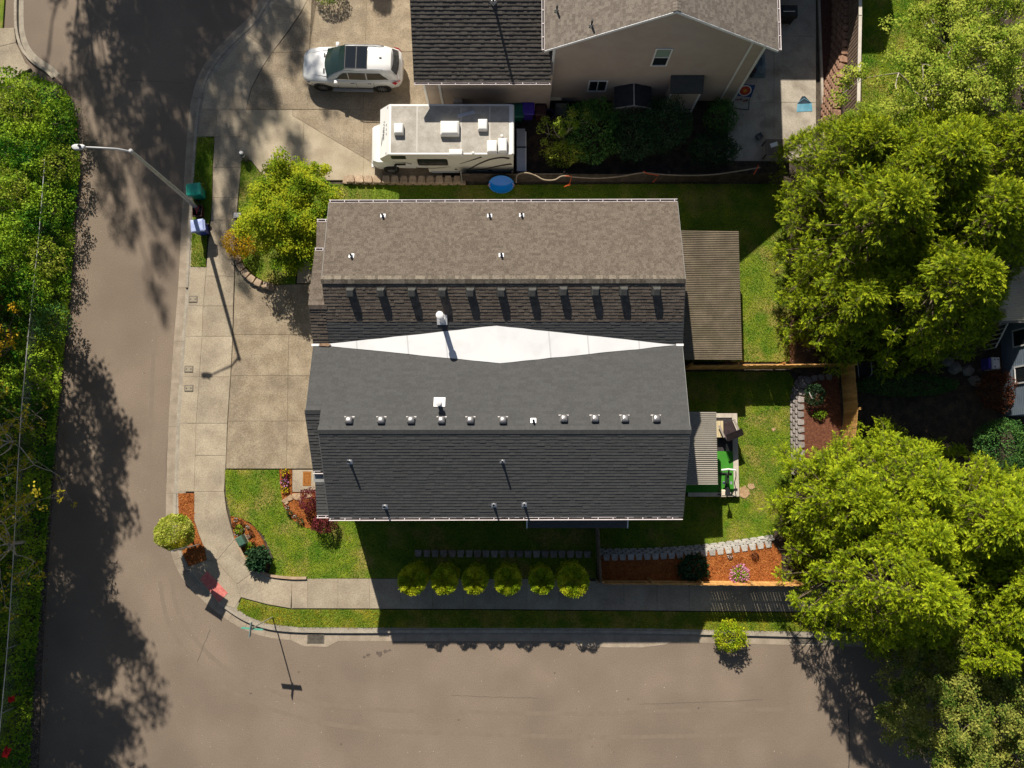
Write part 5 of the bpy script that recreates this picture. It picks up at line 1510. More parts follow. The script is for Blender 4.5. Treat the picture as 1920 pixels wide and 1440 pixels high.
def stem_mesh(h, r=.03, n=4, spread=.2, seed=0):
    rr = random.Random(seed); mb = MB()
    for k in range(n):
        a = 6.28 * k / n + rr.uniform(-.4, .4)
        mb.tube([(0, 0, 0), (math.cos(a) * spread * .4, math.sin(a) * spread * .4, h * .5), (math.cos(a) * spread, math.sin(a) * spread, h)], [r, r * .7, r * .35], 5)
    return mb
PROTO = {}
def tree(name, key, make, p, m_leaf, label, cat, rz=0.0, sc=(1, 1, 1), group=None, bark=None):
    """make() -> (wood MB, (V, F, tip)); meshes are shared between trees of the same key"""
    if key not in PROTO:
        w, (V, F, T) = make()
        PROTO[key] = (w.mesh(key + '_trunk', bark or m_bark, True), np_mesh(key + '_crown', V, F, m_leaf, T))
    wm, cm = PROTO[key]
    t = empty(name, p, rz, label, cat, group)
    t.scale = sc
    link('trunk', wm, t)
    c = link('crown', cm, t)
    if cm.materials[0] is not m_leaf:
        c.material_slots[0].link = 'OBJECT'; c.material_slots[0].material = m_leaf
    return t
def bush(name, p, rx, ry, rz, seed, m, label, cat='shrub', group=None, n=2600, leaf=.08, lump=.16, rzrot=0, stem=True, base=.1, **kw):
    t = empty(name, p, rzrot, label, cat, group)
    V, F, T = shrub(rx, ry, rz, seed, n, leaf, lump, base=base, **kw)
    if stem: link('stem', stem_mesh(rz * 1.1, .025, 5, min(rx, ry) * .5, seed).mesh('stem', m_bark), t)
    link('foliage', np_mesh('foliage', V, F, m, T), t)
    return t

# leaf colours
m_barkcon = mat('bark_twig', (.10, .07, .045), (.19, .145, .10), 6, .95)
lm_con = leaf_mat('cypress_leaves', (.026, .08, .005), (.125, .205, .008), tip=(.58, .62, .018), scale=.9, island=.5, trans=.08)  # yellow young tips; bright tips and dark bases also paint lit tufts and gaps
lm_con2 = leaf_mat('cypress_leaves_sunlit', (.035, .105, .005), (.19, .28, .008), tip=(.66, .72, .02), scale=.8, island=.5, trans=.10)  # brighter copy for the lower clump, its sunlit side put into the colour
lm_front = leaf_mat('maple_leaves', (.12, .22, .008), (.44, .46, .018), scale=1.2, island=.8, trans=.3)
lm_pale = leaf_mat('birch_leaves', (.16, .26, .014), (.46, .50, .07), scale=1.0, island=.8, trans=.3)
lm_olive = leaf_mat('olive_leaves', (.06, .115, .012), (.36, .36, .07), scale=1.3, island=.9, trans=.25)
lm_hedge = leaf_mat('laurel_leaves', (.035, .15, .010), (.36, .50, .03), scale=.55, island=.7, trans=.25)
lm_dark = leaf_mat('dark_shrub_leaves', (.022, .07, .028), (.06, .12, .05), scale=1.5, island=.8, trans=.2)
lm_dkg = leaf_mat('boxwood_leaves', (.04, .13, .03), (.12, .24, .05), scale=1.5, island=.8, trans=.2)
lm_ball = leaf_mat('ball_leaves', (.30, .38, .02), (.66, .66, .16), scale=2.5, island=.9, trans=.3)
lm_lime = leaf_mat('lime_leaves', (.20, .32, .010), (.55, .56, .025), scale=2.2, island=.8, trans=.3)
lm_red = leaf_mat('red_leaves', (.10, .018, .022), (.24, .045, .055), scale=3, island=.9, trans=.25)
lm_yel = leaf_mat('yellow_leaves', (.50, .30, .012), (.75, .50, .02), scale=2.5, island=.8, trans=.3)
lm_bud = leaf_mat('bud_leaves', (.36, .30, .02), (.55, .46, .03), scale=2, island=.8, trans=.3)
lm_mar = leaf_mat('maroon_leaves', (.07, .025, .015), (.20, .07, .03), scale=3, island=.9, trans=.2)

# --- cypress trees on the right
G_UP = 'conifers at the upper right'; G_LO = 'conifers at the lower right'
cA = lambda: cypress(9.0, 3.7, 101, 235)
cB = lambda: cypress(7.6, 3.4, 102, 195)
cC = lambda: cypress(10.0, 4.0, 103, 260)
def con(key, mk, px, py, z0, lab, grp, rz, s, m=None):
    p = at(px, py, z0)
    tree('conifer_tree', key, mk, p, m or lm_con, lab, 'tree', rz, (s, s, s * R.uniform(.92, 1.05)), grp, m_barkcon)
con('cypress_a', cA, 1555, 470, .6, 'conifer whose branches reach the upper back lawn', G_UP, .4, .98)
con('cypress_b', cB, 1650, 590, .6, 'conifer above the cedar fence corner and dark patio chair', G_UP, 1.9, 1.0)
bpy.data.objects['conifer_tree.001'].scale.z = 1.28
con('cypress_c', cC, 1640, 400, .6, 'tall conifer in the middle of the upper right clump', G_UP, 2.7, .95)
con('cypress_b', cB, 1548, 590, .6, 'conifer behind the short brown block edging', G_UP, 3.1, .82)
con('cypress_b', cB, 1725, 590, .6, 'conifer over the dark ground behind the long hedge', G_UP, 5.6, .85)
con('cypress_a', cA, 1715, 480, .6, 'conifer next to the pale ribbed roof at the right edge', G_UP, 3.8, .98)
con('cypress_b', cB, 1545, 345, .6, 'conifer overhanging the neighbour patio corner', G_UP, 5.0, .88)
con('cypress_c', cC, 1770, 370, .6, 'conifer at the right end of the upper clump', G_UP, .9, .9)
con('cypress_b', cB, 1535, 935, .6, 'sunlit green conifer beside the back lawn', G_LO, .7, .88, lm_con2)
con('cypress_a', cA, 1625, 905, .6, 'sunlit green conifer below the end of the cedar fence', G_LO, 2.2, .84, lm_con2)
con('cypress_c', cC, 1725, 960, .6, 'large sunlit conifer in the middle of the lower right clump', G_LO, 1.2, .88, lm_con2)
con('cypress_c', cC, 1562, 1062, .6, 'sunlit green conifer over the end of the mulch bed', G_LO, 3.6, .80, lm_con2)
bpy.data.objects['conifer_tree.011'].scale.z = 1.08
con('cypress_a', cA, 1815, 990, .6, 'sunlit conifer at the right edge below the round green bush', G_LO, 4.4, .92, lm_con2)
con('cypress_c', cC, 1650, 1100, .3, 'conifer overhanging the end of the sidewalk', G_LO, 5.3, .74, lm_con2)
con('cypress_a', cA, 1770, 1120, .3, 'conifer above the shaded road at the right edge', G_LO, 2.9, .74, lm_con2)
for i_, (px_, py_, g_, s_, l_) in enumerate(((1602, 525, G_UP, .72, 'low conifer filling the left of the upper clump'), (1700, 520, G_UP, .85, 'conifer between the fence corner and the ribbed roof'), (1600, 405, G_UP, .8, 'conifer between the patio corner and the upper clump'), (1690, 340, G_UP, .8, 'conifer below the pale leaved trees'),
        (1680, 1030, G_LO, .82, 'sunlit conifer in the hollow above the sidewalk end'), (1600, 985, G_LO, .8, 'sunlit conifer between the lawn and the lower clump'), (1790, 1065, G_LO, .85, 'sunlit conifer in the right hollow of the lower clump'), (1640, 1150, G_LO, .55, 'small conifer at the gutter end of the lower clump'), (1760, 1185, G_LO, .6, 'small conifer above the olive green tree'))):
    con(('cypress_a', 'cypress_b', 'cypress_c')[i_ % 3], None, px_, py_, .5, l_, g_, i_ * 1.3, s_, lm_con2 if g_ == G_LO else lm_con)
# --- broadleaf trees
tree('broadleaf_tree', 'front_tree', lambda: broadleaf(4.3, 2.6, 201, 10, 150, .10, .44, .22, .75, fill=150), at(582, 432, .13), lm_front, 'yellow green broadleaf tree at the front corner of the brown roof', 'tree')
tree('broadleaf_tree', 'pale_tree', lambda: broadleaf(6.0, 4.2, 202, 9, 95, .12, .5, .22, .75, spread=1.2, fill=60), at(1712, 200, 1.0), lm_pale, 'pale green tree with light twigs over the top right lawn', 'tree', bark=m_barkpale)
tree('broadleaf_tree', 'pale_tree', None, at(1800, 140, 1.0), lm_pale, 'pale green tree at the very top right corner', 'tree', 2.1, (.95, .95, .9), bark=m_barkpale)
tree('broadleaf_tree', 'pale_tree', None, at(1600, 300, 1.0), lm_pale, 'small pale green tree overhanging the brown block wall', 'tree', 4.0, (.5, .5, .75), bark=m_barkpale)
tree('broadleaf_tree', 'olive_tree', lambda: broadleaf(5.4, 3.5, 203, 9, 120, .10, .42, .22, .72, fill=160), at(1730, 1285, .1), lm_olive, 'olive green small leaved tree over the shaded road', 'tree')
tree('broadleaf_tree', 'olive_tree', None, at(1825, 1345, .1), lm_olive, 'olive green tree in the bottom right corner', 'tree', 2.4, (1.1, 1.1, 1.1))
# --- trees whose crowns stand outside the frame and shade the road
shade = lambda: broadleaf(16.0, 5.2, 204, 10, 190, .20, .95, .3, .8)
tree('tall_tree', 'shade_tree', shade, (-27.6, 13.2, .1), lm_front, 'tall tree left of the frame whose shadow starts beside the utility lids', 'tree', 0, (1, 1, 1), 'tall trees left of the road')
tree('tall_tree', 'shade_tree', None, (-28.0, 5.0, .1), lm_front, 'tall tree left of the frame shading the middle of the road', 'tree', 2.0, (1.05, 1.05, 1.0), 'tall trees left of the road')
tree('tall_tree', 'shade_tree', None, (-27.2, -3.5, .1), lm_front, 'tall tree left of the frame shading the lower end of the road', 'tree', 4.1, (1.08, 1.08, 1.04), 'tall trees left of the road')
tree('tall_tree', 'shade_tree', None, (-27.0, -10.0, .1), lm_front, 'tall tree left of the frame below the hedge', 'tree', 5.3, (1.05, 1.05, 1.02), 'tall trees left of the road')
for i_, (y_, l_) in enumerate(((-14.0, 'tall tree further left near the bottom corner'),)):
    tree('tall_tree', 'shade_tree', None, (-31.5, y_, .1), lm_front, l_, 'tree', 1.1 + i_ * 1.7, (1, 1, .95), 'tall trees left of the road')
thin = lambda: broadleaf(17.0, 5.5, 205, 10, 70, .22, .75, .3, .8)
tree('tall_tree', 'thin_tree', thin, (-24.8, 42.0, .1), lm_front, 'thin tall tree above the frame dappling the road near the curb bend', 'tree', 0, (.95, .95, 1.5), 'tall trees above the frame')
tree('tall_tree', 'thin_tree', None, (-21.8, 46.5, .1), lm_front, 'thin tall tree above the frame dappling the curved sidewalk', 'tree', 2.2, (.95, .95, 1.6), 'tall trees above the frame')
tree('tall_tree', 'thin_tree', None, (-25.0, 46.0, .1), lm_front, 'thin tall tree above the frame near the far sidewalk', 'tree', 4.0, (.9, .9, 1.5), 'tall trees above the frame')
tree('tall_tree', 'thin_tree', None, (-18.8, 43.0, .1), lm_front, 'thin tall tree above the frame nearest the white car', 'tree', 5.2, (.62, .62, 1.15), 'tall trees above the frame')
tree('tall_tree', 'thin_tree', None, (-25.4, 36.5, .1), lm_front, 'thin tall tree above the frame dappling the road left of the bend', 'tree', 1.2, (.62, .62, 1.35), 'tall trees above the frame')
tree('tall_tree', 'thin_tree', None, (-22.6, 35.0, .1), lm_front, 'thin tall tree above the frame dappling the road under the lamp arm', 'tree', 3.3, (.55, .55, 1.25), 'tall trees above the frame')
tree('conifer_tree', 'cypress_b', cB, (-9.3, 32.4, .1), lm_con, 'conifer above the frame whose pointed shadow falls on the driveway', 'tree', 1.0, (.6, .6, 1.05))
bush('clipped_bush', at(620, -8, .1), .9, .7, .6, 301, lm_hedge, 'low green bush at the top edge of the neighbour driveway', n=1800)
# --- small ball tree at the corner
t = empty('ball_tree', at(357, 1006, .13) + Vector((-.05, .35, 0)), label='round clipped yellow green ball tree on the corner verge', cat='tree')
link('trunk', MB().tube([(0, 0, 0), (.02, .01, .8), (0, 0, 1.7)], [.06, .05, .04], 7).mesh('trunk', m_bark), t)
V, F, T = shrub(.88, .82, .72, 302, 15000, .085, .07, .22, base=0)
link('crown', np_mesh('crown', V, F, lm_ball, T), t, (0, 0, 1.25))
# --- tall clipped shrubs along the sidewalk
HPX = [770, 831, 890, 953, 1018, 1076]
words = ['leftmost of the six tall clipped shrubs along the long sidewalk', 'second from the left of the six tall clipped shrubs by the sidewalk', 'third from the left of the six tall clipped shrubs by the sidewalk',
         'fourth from the left of the six tall clipped shrubs by the sidewalk', 'fifth from the left of the six tall clipped shrubs by the sidewalk', 'rightmost and widest of the six tall clipped shrubs beside the fence end']
for i, x in enumerate(HPX):
    p = at(x, 1090, 2.9); p.z = .12
    k = (1.0, .93, .9, .97, .9, 1.13)[i]; p.x += R.uniform(-.06, .06)
    t = empty('column_shrub', p, R.uniform(0, 6), words[i], 'shrub', 'clipped shrubs along the sidewalk')
    rng = np.random.default_rng(400 + i); n = 6500
    d = rand_dirs(n, -1, rng); zz = rng.uniform(0, 1, n)
    H = 2.84 + R.uniform(-.03, .05); ang = rng.uniform(0, 6.283, n)
    # sides and a cupped, knobbly top
    side = zz < .55
    r = np.where(side, .62 * (1 + .10 * np.sin(ang * 7 + i) * rng.uniform(.3, 1, n)), .64 * np.sqrt(rng.uniform(0, 1, n)))
    r = r * (1 - np.where(side, .25 * rng.uniform(0, 1, n) ** 2, 0)) * k
    hz = np.where(side, .12 + (H - .25) * rng.uniform(0, 1, n), H - .62 * np.abs(r / .64 / k - .68) ** 1.6 + .09 * np.sin(ang * 6 + i * 2) - .10 * rng.uniform(0, 1, n) ** 2)
    P = np.stack([r * np.cos(ang), r * np.sin(ang), hz], 1)
    out = np.stack([np.cos(ang), np.sin(ang), np.where(side, .2, 1.4)], 1)
    Nn = unit(out + rand_dirs(n, -1, rng) * .7); D = unit(np.cross(Nn, rand_dirs(n, -1, rng)) + np.array([0, 0, .3]))
    V, F = leaf_quads(P, D, Nn, .085 * rng.uniform(.7, 1.4, n), .055 * rng.uniform(.7, 1.3, n), .15)
    link('stem', stem_mesh(2.6, .04, 5, .3, i).mesh('stem', m_bark), t)
    link('foliage', np_mesh('foliage', V, F, lm_lime, np.zeros(len(V))), t)
# --- other shrubs
bush('curb_bush', at(1362, 1186, .12), .72, .70, .62, 311, lm_lime, 'bright lime bush growing on the verge at the curb', n=2600, leaf=.10, lump=.28)
bush('yellow_bush', at(455, 462, .14), .78, .72, .62, 312, lm_yel, 'yellow orange shrub at the sidewalk edge under the front tree', n=2400, leaf=.08, lump=.2)
bush('red_bush', at(588, 938, .15), .55, .62, .55, 313, lm_red, 'dark red leaved shrub at the front corner of the charcoal roof', n=2200, leaf=.07, lump=.2)
bush('red_bush', at(612, 980, .15), .62, .45, .55, 314, lm_red, 'low dark red shrub under the gutter end', n=1800, leaf=.07, lump=.2)
bush('leafy_clump', at(488, 1046, .15), .48, .50, .32, 315, lm_dark, 'dark green strappy clump at the sidewalk curve', 'plant', n=900, leaf=.2, lump=.25)
bush('bed_shrub', at(1296, 1062, ZT), .62, .58, .45, 316, lm_dark, 'dark green shrub in the shaded part of the mulch bed', n=1100, leaf=.16, lump=.3)
NS = 'shrubs behind the rope fence'
bush('yard_shrub', at(1105, 262, .11), 1.5, 1.6, 1.35, 321, lm_dkg, 'mid green shrub between the shed and the rope fence', group=NS, n=5200, leaf=.11, lump=.22)
bush('yard_shrub', at(1185, 270, .11), 1.25, 1.3, 1.2, 322, lm_dark, 'dark blue green shrub in front of the small shed', group=NS, n=4200, leaf=.10, lump=.22)
bush('yard_shrub', at(1235, 252, .11), 1.35, 1.3, 1.35, 323, lm_dark, 'dark blue green shrub in front of the chimney bump out', group=NS, n=4600, leaf=.10, lump=.22)
bush('yard_shrub', at(1330, 290, .11), 1.25, .85, .75, 324, lm_dark, 'low dark shrub beside the neighbour patio', group=NS, n=3200, leaf=.10, lump=.25)
bush('yard_shrub', at(1345, 232, .11), .8, .9, .8, 325, lm_dkg, 'small green shrub by the corner of the taupe wall', group=NS, n=2000, leaf=.10, lump=.25)
bush('yard_shrub', at(1060, 300, .11), 1.1, .55, .95, 326, lm_pale, 'pale sunlit shrub just behind the rope fence end', group=NS, n=2600, leaf=.08, lump=.35)
tree('slim_tree', 'slim_tree', lambda: broadleaf(3.4, 1.3, 206, 6, 34, .085, .26, .3, .8, levels=2), at(1055, 268, .11), lm_pale, 'slim pale leaved sapling behind the rope fence', 'tree', bark=m_barkpale)
bush('long_hedge', at(1690, 724, ZT), 2.55, .55, .62, 331, lm_dkg, 'long clipped hedge to the right of the cedar fence', 'hedge', n=6000, leaf=.07, lump=.05)
bush('round_bush', at(1858, 835, ZT), 1.35, 1.3, 1.1, 332, lm_dkg, 'large round green bush at the right edge', n=5200, leaf=.09, lump=.08)
bush('maroon_bush', at(1850, 735, ZT), .85, 1.0, .8, 333, lm_mar, 'maroon leaved shrub under the blue grey wall', n=2600, leaf=.09, lump=.2)
# pink rhododendron
t = bush('rhododendron', at(1383, 1076, ZT), .36, .40, .36, 334, lm_hedge, 'pink flowering rhododendron against the cedar fence', n=700, leaf=.09, lump=.25)
V, F, T = shrub(.42, .44, .40, 335, 420, .10, .3, .12, base=.1)
link('blossoms', np_mesh('blossoms', V, F, leaf_mat('pink_petals', (.55, .16, .38), (.80, .42, .62), scale=5, island=1, trans=.3), T), t)
# --- hedge bank on the left: one mass of laurel and ivy
rng = np.random.default_rng(77)
q = poly_points([(-80, 140), (60, 138), (100, 150), (126, 180), (134, 230), (138, 300), (128, 420), (122, 520), (110, 640), (98, 760), (86, 880), (76, 1000), (66, 1120), (52, 1250), (42, 1440), (38, 1520), (-80, 1520)], .8, 520, rng)
n = len(q)
def bumps(x, y):
    return .5 + .5 * (np.sin(x * 1.3 + 1.7 * np.sin(y * .7)) * np.cos(y * 1.1 + .8 * np.sin(x * .9)) * .6 + np.sin(x * 3.1 + y * 2.3) * np.sin(y * 3.7 - x * 1.9) * .4)
edge = -.35 + np.interp(q[:, 1], [p.y for p in reversed(bk)], [p.x for p in reversed(bk)]) - q[:, 0]
hgt = np.clip(edge / 1.0, .03, 1) ** .55 * (.75 + 1.5 * bumps(q[:, 0], q[:, 1]) ** 1.3 + .25 * np.sin(q[:, 0] * 7.1) * np.sin(q[:, 1] * 6.3))
dz_ = rng.uniform(0, 1, n) ** 2
z = .1 + hgt * (1 - .55 * dz_)
e = .06
gx = (bumps(q[:, 0] + e, q[:, 1]) - bumps(q[:, 0] - e, q[:, 1])) / (2 * e) * 1.5; gy_ = (bumps(q[:, 0], q[:, 1] + e) - bumps(q[:, 0], q[:, 1] - e)) / (2 * e) * 1.5
Nn = unit(np.stack([-gx + np.clip(.9 - edge, 0, 1) * .8, -gy_, np.ones(n)], 1) + rand_dirs(n, -1, rng) * .75)
D = unit(np.cross(Nn, rand_dirs(n, -1, rng)))
P = np.stack([q[:, 0], q[:, 1], z], 1)
V, F = leaf_quads(P, D, Nn, .125 * rng.uniform(.6, 1.4, n), .085 * rng.uniform(.6, 1.3, n), .12)
tag(link('hedge', np_mesh('hedge', V, F, lm_hedge, np.zeros(len(V)))), 'thick green laurel and ivy hedge along the left edge of the road', 'hedge', None, 'stuff')
hl_ = ['pale shrub at the top end of the left hedge', 'green shrub at the upper road corner of the hedge', 'broad green shrub left of the street lamp head', 'pale shrub at the hedge edge beside the street lamp head', 'pale shrub at the left edge below the lamp head', 'green shrub on the fence rail level with the teal bin', 'green shrub at the left edge level with the blue bin', 'pale shrub at the hedge edge level with the yellow shrub', 'green shrub in the hedge just above the red leaved shrub', 'dark green shrub at the hedge edge where the road shadow begins']
for i_, (x_, y_, r_, m_) in enumerate(((30, 190, 1.0, lm_pale), (95, 215, .9, lm_hedge), (40, 270, 1.15, lm_hedge), (98, 300, .85, lm_pale), (20, 350, 1.0, lm_pale), (80, 385, 1.0, lm_hedge), (25, 440, 1.1, lm_hedge), (75, 480, .9, lm_pale), (40, 540, 1.0, lm_hedge), (85, 600, .8, lm_dkg))):
    bush('hedge_shrub', at(x_, y_, 1.9) * 1 - Vector((0, 0, 1.2)), r_, r_ * 1.1, r_ * .75, 700 + i_, m_, hl_[i_], 'shrub', 'shrubs in the left hedge', n=int(1500 * r_ * r_), leaf=.12, lump=.3)
# budding trees leaning over the hedge
bare = lambda: broadleaf(6.2, 3.4, 207, 8, 5, .12, .16, .3, .8, levels=4, spread=1.3, tr=.014)
tree('budding_tree', 'bare_tree', bare, (-24.0, -3.8, .1), lm_bud, 'nearly bare tree with yellow buds leaning over the hedge towards the road', 'tree', .3, (1, 1, 1), 'budding trees on the hedge bank', m_barkpale)
tree('budding_tree', 'bare_tree', None, (-24.4, 1.0, .1), lm_bud, 'nearly bare tree with yellow buds above the fence rail', 'tree', 2.0, (.9, .9, .95), 'budding trees on the hedge bank', m_barkpale)
tree('budding_tree', 'bare_tree', None, (-25.0, -9.5, .1), lm_bud, 'nearly bare tree near the bottom left corner', 'tree', 4.0, (.9, .9, .9), 'budding trees on the hedge bank', m_barkpale)
tree('budding_tree', 'yellow_tree', lambda: broadleaf(4.2, 1.9, 208, 7, 22, .13, .3, .3, .8, levels=2), (-24.9, 5.6, .1), lm_yel, 'small tree with yellow orange leaves in the hedge', 'tree', 0, (1, 1, 1), 'budding trees on the hedge bank')
# red shrubs inside the hedge
bush('red_hedge_shrub', at(12, 575, .1) + Vector((0, 0, .9)), .9, 1.2, .75, 341, lm_mar, 'dark red shrub inside the left hedge', n=1800, leaf=.1)
# small flowering plants in the beds
def posy(px, py, z, r, petal, label, n=60, leafy=True):
    t = empty('flower_clump', at(px, py, z), R.uniform(0, 6), label, 'flowers')
    if leafy:
        V, F, T = shrub(r * 1.05, r * 1.05, r * .7, R.randrange(9999), 90, r * .5, .2, .2, base=.0)
        link('leaves', np_mesh('leaves', V, F, lm_dark, T), t)
    V, F, T = shrub(r, r, r * .8, R.randrange(9999), n, r * .55, .2, .1, base=r * .15)
    tag(link('petals', np_mesh('petals', V, F, petal, T), t), kind='stuff')
pm_y = leaf_mat('petals_yellow', (.70, .50, .01), (.85, .68, .03), scale=9, island=1, trans=.2)
pm_r = leaf_mat('petals_crimson', (.35, .02, .06), (.5, .05, .12), scale=9, island=1, trans=.2)
pm_p = leaf_mat('petals_pink', (.5, .16, .36), (.7, .35, .55), scale=9, island=1, trans=.2)
pm_w = leaf_mat('petals_white', (.65, .6, .62), (.8, .76, .78), scale=9, island=1, trans=.2)
posy(536, 886, .15, .16, pm_y, 'yellow flowers nearest the driveway in the mulch bed')
posy(535, 892, .15, .15, pm_r, 'crimson flowers beside the yellow ones nearest the driveway')
posy(535, 905, .15, .17, pm_p, 'pink flowers in the middle of the narrow mulch bed')
posy(535, 918, .15, .15, pm_y, 'yellow flowers above the stepping stones')
wl = ['white flower at the top of the corner mulch bed', 'white flower left of the green box', 'white flower at the right edge of the corner mulch bed', 'white flower below the green box', 'white flower in the centre of the corner bed', 'white flower near the strappy clump']
for (x, y), l in zip(((443, 974), (444, 1000), (465, 988), (467, 1005), (456, 993), (464, 1036)), wl):
    posy(x, y, .15, .085, pm_w, l, 30)
dl = ['small dark seedling right of the corner bed top', 'small dark seedling at the left rim of the corner bed', 'small dark seedling by the right rim of the corner bed', 'small dark seedling beside the box shadow']
for (x, y), l in zip(((455, 979), (440, 985), (472, 999), (475, 1018)), dl):
    bush('seedling', at(x, y, .15), .11, .11, .1, int(x), lm_mar, l, 'plant', n=60, leaf=.08, stem=False, base=.0)
bush('seedling', at(449, 992, .15), .18, .2, .14, 351, lm_hedge, 'small green plant in the middle of the corner bed', 'plant', n=160, leaf=.09, stem=False, base=0)
bush('seedling', at(470, 1024, .15), .18, .18, .14, 352, lm_hedge, 'small green plant above the strappy clump', 'plant', n=160, leaf=.09, stem=False, base=0)
for (x, y), l in zip(((544, 962), (563, 977)), ('dark seedling in the front bed left of the red shrub', 'dark seedling low in the front bed near the lawn')):
    bush('seedling', at(x, y, .15), .14, .14, .12, int(x), lm_dark, l, 'plant', n=90, leaf=.08, stem=False, base=.0)
for (x, y), l in zip(((539, 951), (554, 968)), ('white flower in the front bed under the stones', 'white flower between the two dark seedlings')):
    posy(x, y, .15, .08, pm_w, l, 26)
posy(1368, 1043, ZT + .02, .1, pm_w, 'white flower below the block wall in the mulch bed', 30)
bush('seedling', at(1415, 1042, ZT + .02), .17, .14, .12, 361, lm_mar, 'small dark plant at the right end of the mulch bed', 'plant', n=110, leaf=.08, stem=False, base=0)
posy(1520, 770, ZT + .02, .14, pm_r, 'crimson flowers in the raised bed by the block wall', 40)
bush('seedling', at(1535, 778, ZT + .02), .28, .2, .18, 362, lm_hedge, 'small green plant in the raised bed', 'plant', n=160, leaf=.1, stem=False, base=0)
bush('dark_round_shrub', at(1522, 742, ZT + .02), .48, .55, .4, 363, lm_dark, 'round dark shrub at the bend of the block wall', n=1500, leaf=.07, lump=.08)
# ================================================================== FENCES, WALLS, STREET FURNITURE
m_cedar = mat('cedar', (.46, .24, .075), (.62, .36, .125), 5, .75, objrand=.16, stretch=(1, 1, .15), speck=.15, speckscale=14)
m_cedar_old = mat('weathered_board', (.20, .15, .10), (.28, .215, .15), 5, .85, objrand=.2, stretch=(1, 1, .15), speck=.2, speckscale=14)
m_brownfence = mat('brown_fence', (.19, .135, .10), (.25, .18, .135), 5, .8, objrand=.12)
m_cap = mat('cap_board', (.50, .45, .38), (.58, .53, .46), 4, .8)
def board_fence(name, pts, z0, h, m, label, bw=.14, th=.02, gap=.004, rails=True, posts=2.4, cap=None, face=1, mpost=None):
    """vertical boards side by side along a line, rails and posts behind; every board its own object"""
    pts = [Vector((p.x, p.y, z0)) for p in pts]
    t = empty(name, pts[0], label=label, cat='fence')
    me = MB().box(-bw / 2 + gap / 2, bw / 2 - gap / 2, -th / 2, th / 2, 0, h).mesh('board', m)
    for a, b in zip(pts, pts[1:]):
        L = (b - a).length; d = (b - a).normalized(); ang = math.atan2(d.y, d.x); nrm = Vector((-d.y, d.x, 0)) * face
        n = max(1, int(round(L / bw)))
        for i in range(n):
            p = a + d * (L * (i + .5) / n)
            link('board', me, t, p - pts[0] + Vector((0, 0, R.uniform(-.012, .012))) + nrm * R.uniform(0, .004), (R.uniform(-.006, .006), R.uniform(-.004, .004), ang + R.uniform(-.012, .012)), (L / n / bw * .998, 1, 1))
        if rails:
            rm_ = MB().box(0, L, -.02, .02, -.045, .045).mesh('rail', mpost or m)
            for z in (.25, h * .55, h - .18):
                link('rail', rm_, t, a - pts[0] + nrm * (.034) + Vector((0, 0, z)), (0, 0, ang))
        if posts:
            k = max(1, int(round(L / posts))); pm = MB().box(-.045, .045, -.045, .045, -.2, h + .03).mesh('post', mpost or m)
            for i in range(k + 1):
                link('post', pm, t, a + d * (L * i / k) - pts[0] + nrm * .10, (0, 0, ang))
        if cap:
            link('cap_rail', MB().box(-.02, L + .02, -.07, .09, h + .012, h + .05).mesh('cap_rail', cap), t, a - pts[0] + nrm * .02, (0, 0, ang))
    return t
# cedar fences round the lower back yard
board_fence('cedar_fence', [at(1284, 693, .1), at(1450, 692, .1), at(1573, 690, .1)], .1, 1.78, m_cedar, 'cedar board fence between the two back yards', face=1)
board_fence('cedar_fence', [at(1576, 690, ZT), at(1582, 770, ZT), at(1574, 862, ZT)], ZT, 1.7, m_cedar, 'cedar board fence on the right side of the raised bed', face=1)
board_fence('cedar_fence', [at(1124, 1085, .1), at(1300, 1086, .1), at(1478, 1088, .1)], .1, 1.95, m_cedar, 'cedar board fence along the sidewalk below the mulch bed', face=1, gap=.012)
board_fence('cedar_fence', [at(1117, 985, .1), at(1122, 1085, .1)], .1, 1.6, m_cedar_old, 'weathered board fence running from the bay to the sidewalk', face=-1)
# brown fence on top of the block wall at the top right
board_fence('slatted_fence', [at(1588, -60, 1.0), at(1588, 60, 1.0), at(1584, 240, 1.0)], 1.0, 1.55, m_brownfence, 'brown slatted fence with a pale cap on the block wall', bw=.2, gap=.06, cap=m_cap, face=1, mpost=m_cedar_old)
# dark fence with a rope between the yards
ropef = board_fence('rope_fence', [at(866, 340, .1), at(1150, 341, .1), at(1440, 340, .1)], .1, 1.15, mat('dark_board', (.045, .035, .028), (.075, .06, .048), 4, .9, objrand=.2), 'dark fence behind the house with a rope along its top', face=1, posts=2.6, bw=.18)
p0 = at(866, 342, .1)
t = empty('rope', at(1150, 341, 1.2), label='pale rope slung along the top of the dark fence', cat='rope')
rp = [at(x, y, 1.32) for x, y in ((968, 342), (970, 328), (985, 324), (1002, 328), (1020, 337), (1040, 337), (1055, 330), (1080, 332), (1120, 334), (1160, 331), (1205, 324), (1240, 327), (1290, 329), (1340, 327), (1390, 320), (1425, 314))]
MB().tube(smooth_line(rp, 6), .035, 6).build('rope_strand', mat('rope_tan', (.26, .20, .14), (.36, .29, .2), 14, .9), t, True, world=True)
ol = ['orange strap tied at the left of the dark fence', 'orange strap in the middle of the dark fence', 'orange strap at the right end of the dark fence']
for pts, l in zip((((1060, 330), (1072, 330), (1068, 345), (1058, 350), (1070, 346)), ((1206, 321), (1212, 325), (1235, 329), (1228, 338), (1224, 342)), ((1422, 310), (1419, 318), (1413, 327))), ol):
    MB().tube([at(x, y, 1.36 - .012 * i) for i, (x, y) in enumerate(pts)], .022, 5).build('orange_strap', mat('orange_webbing', (.75, .12, .03)), None, True, label=l, cat='strap', group=None)
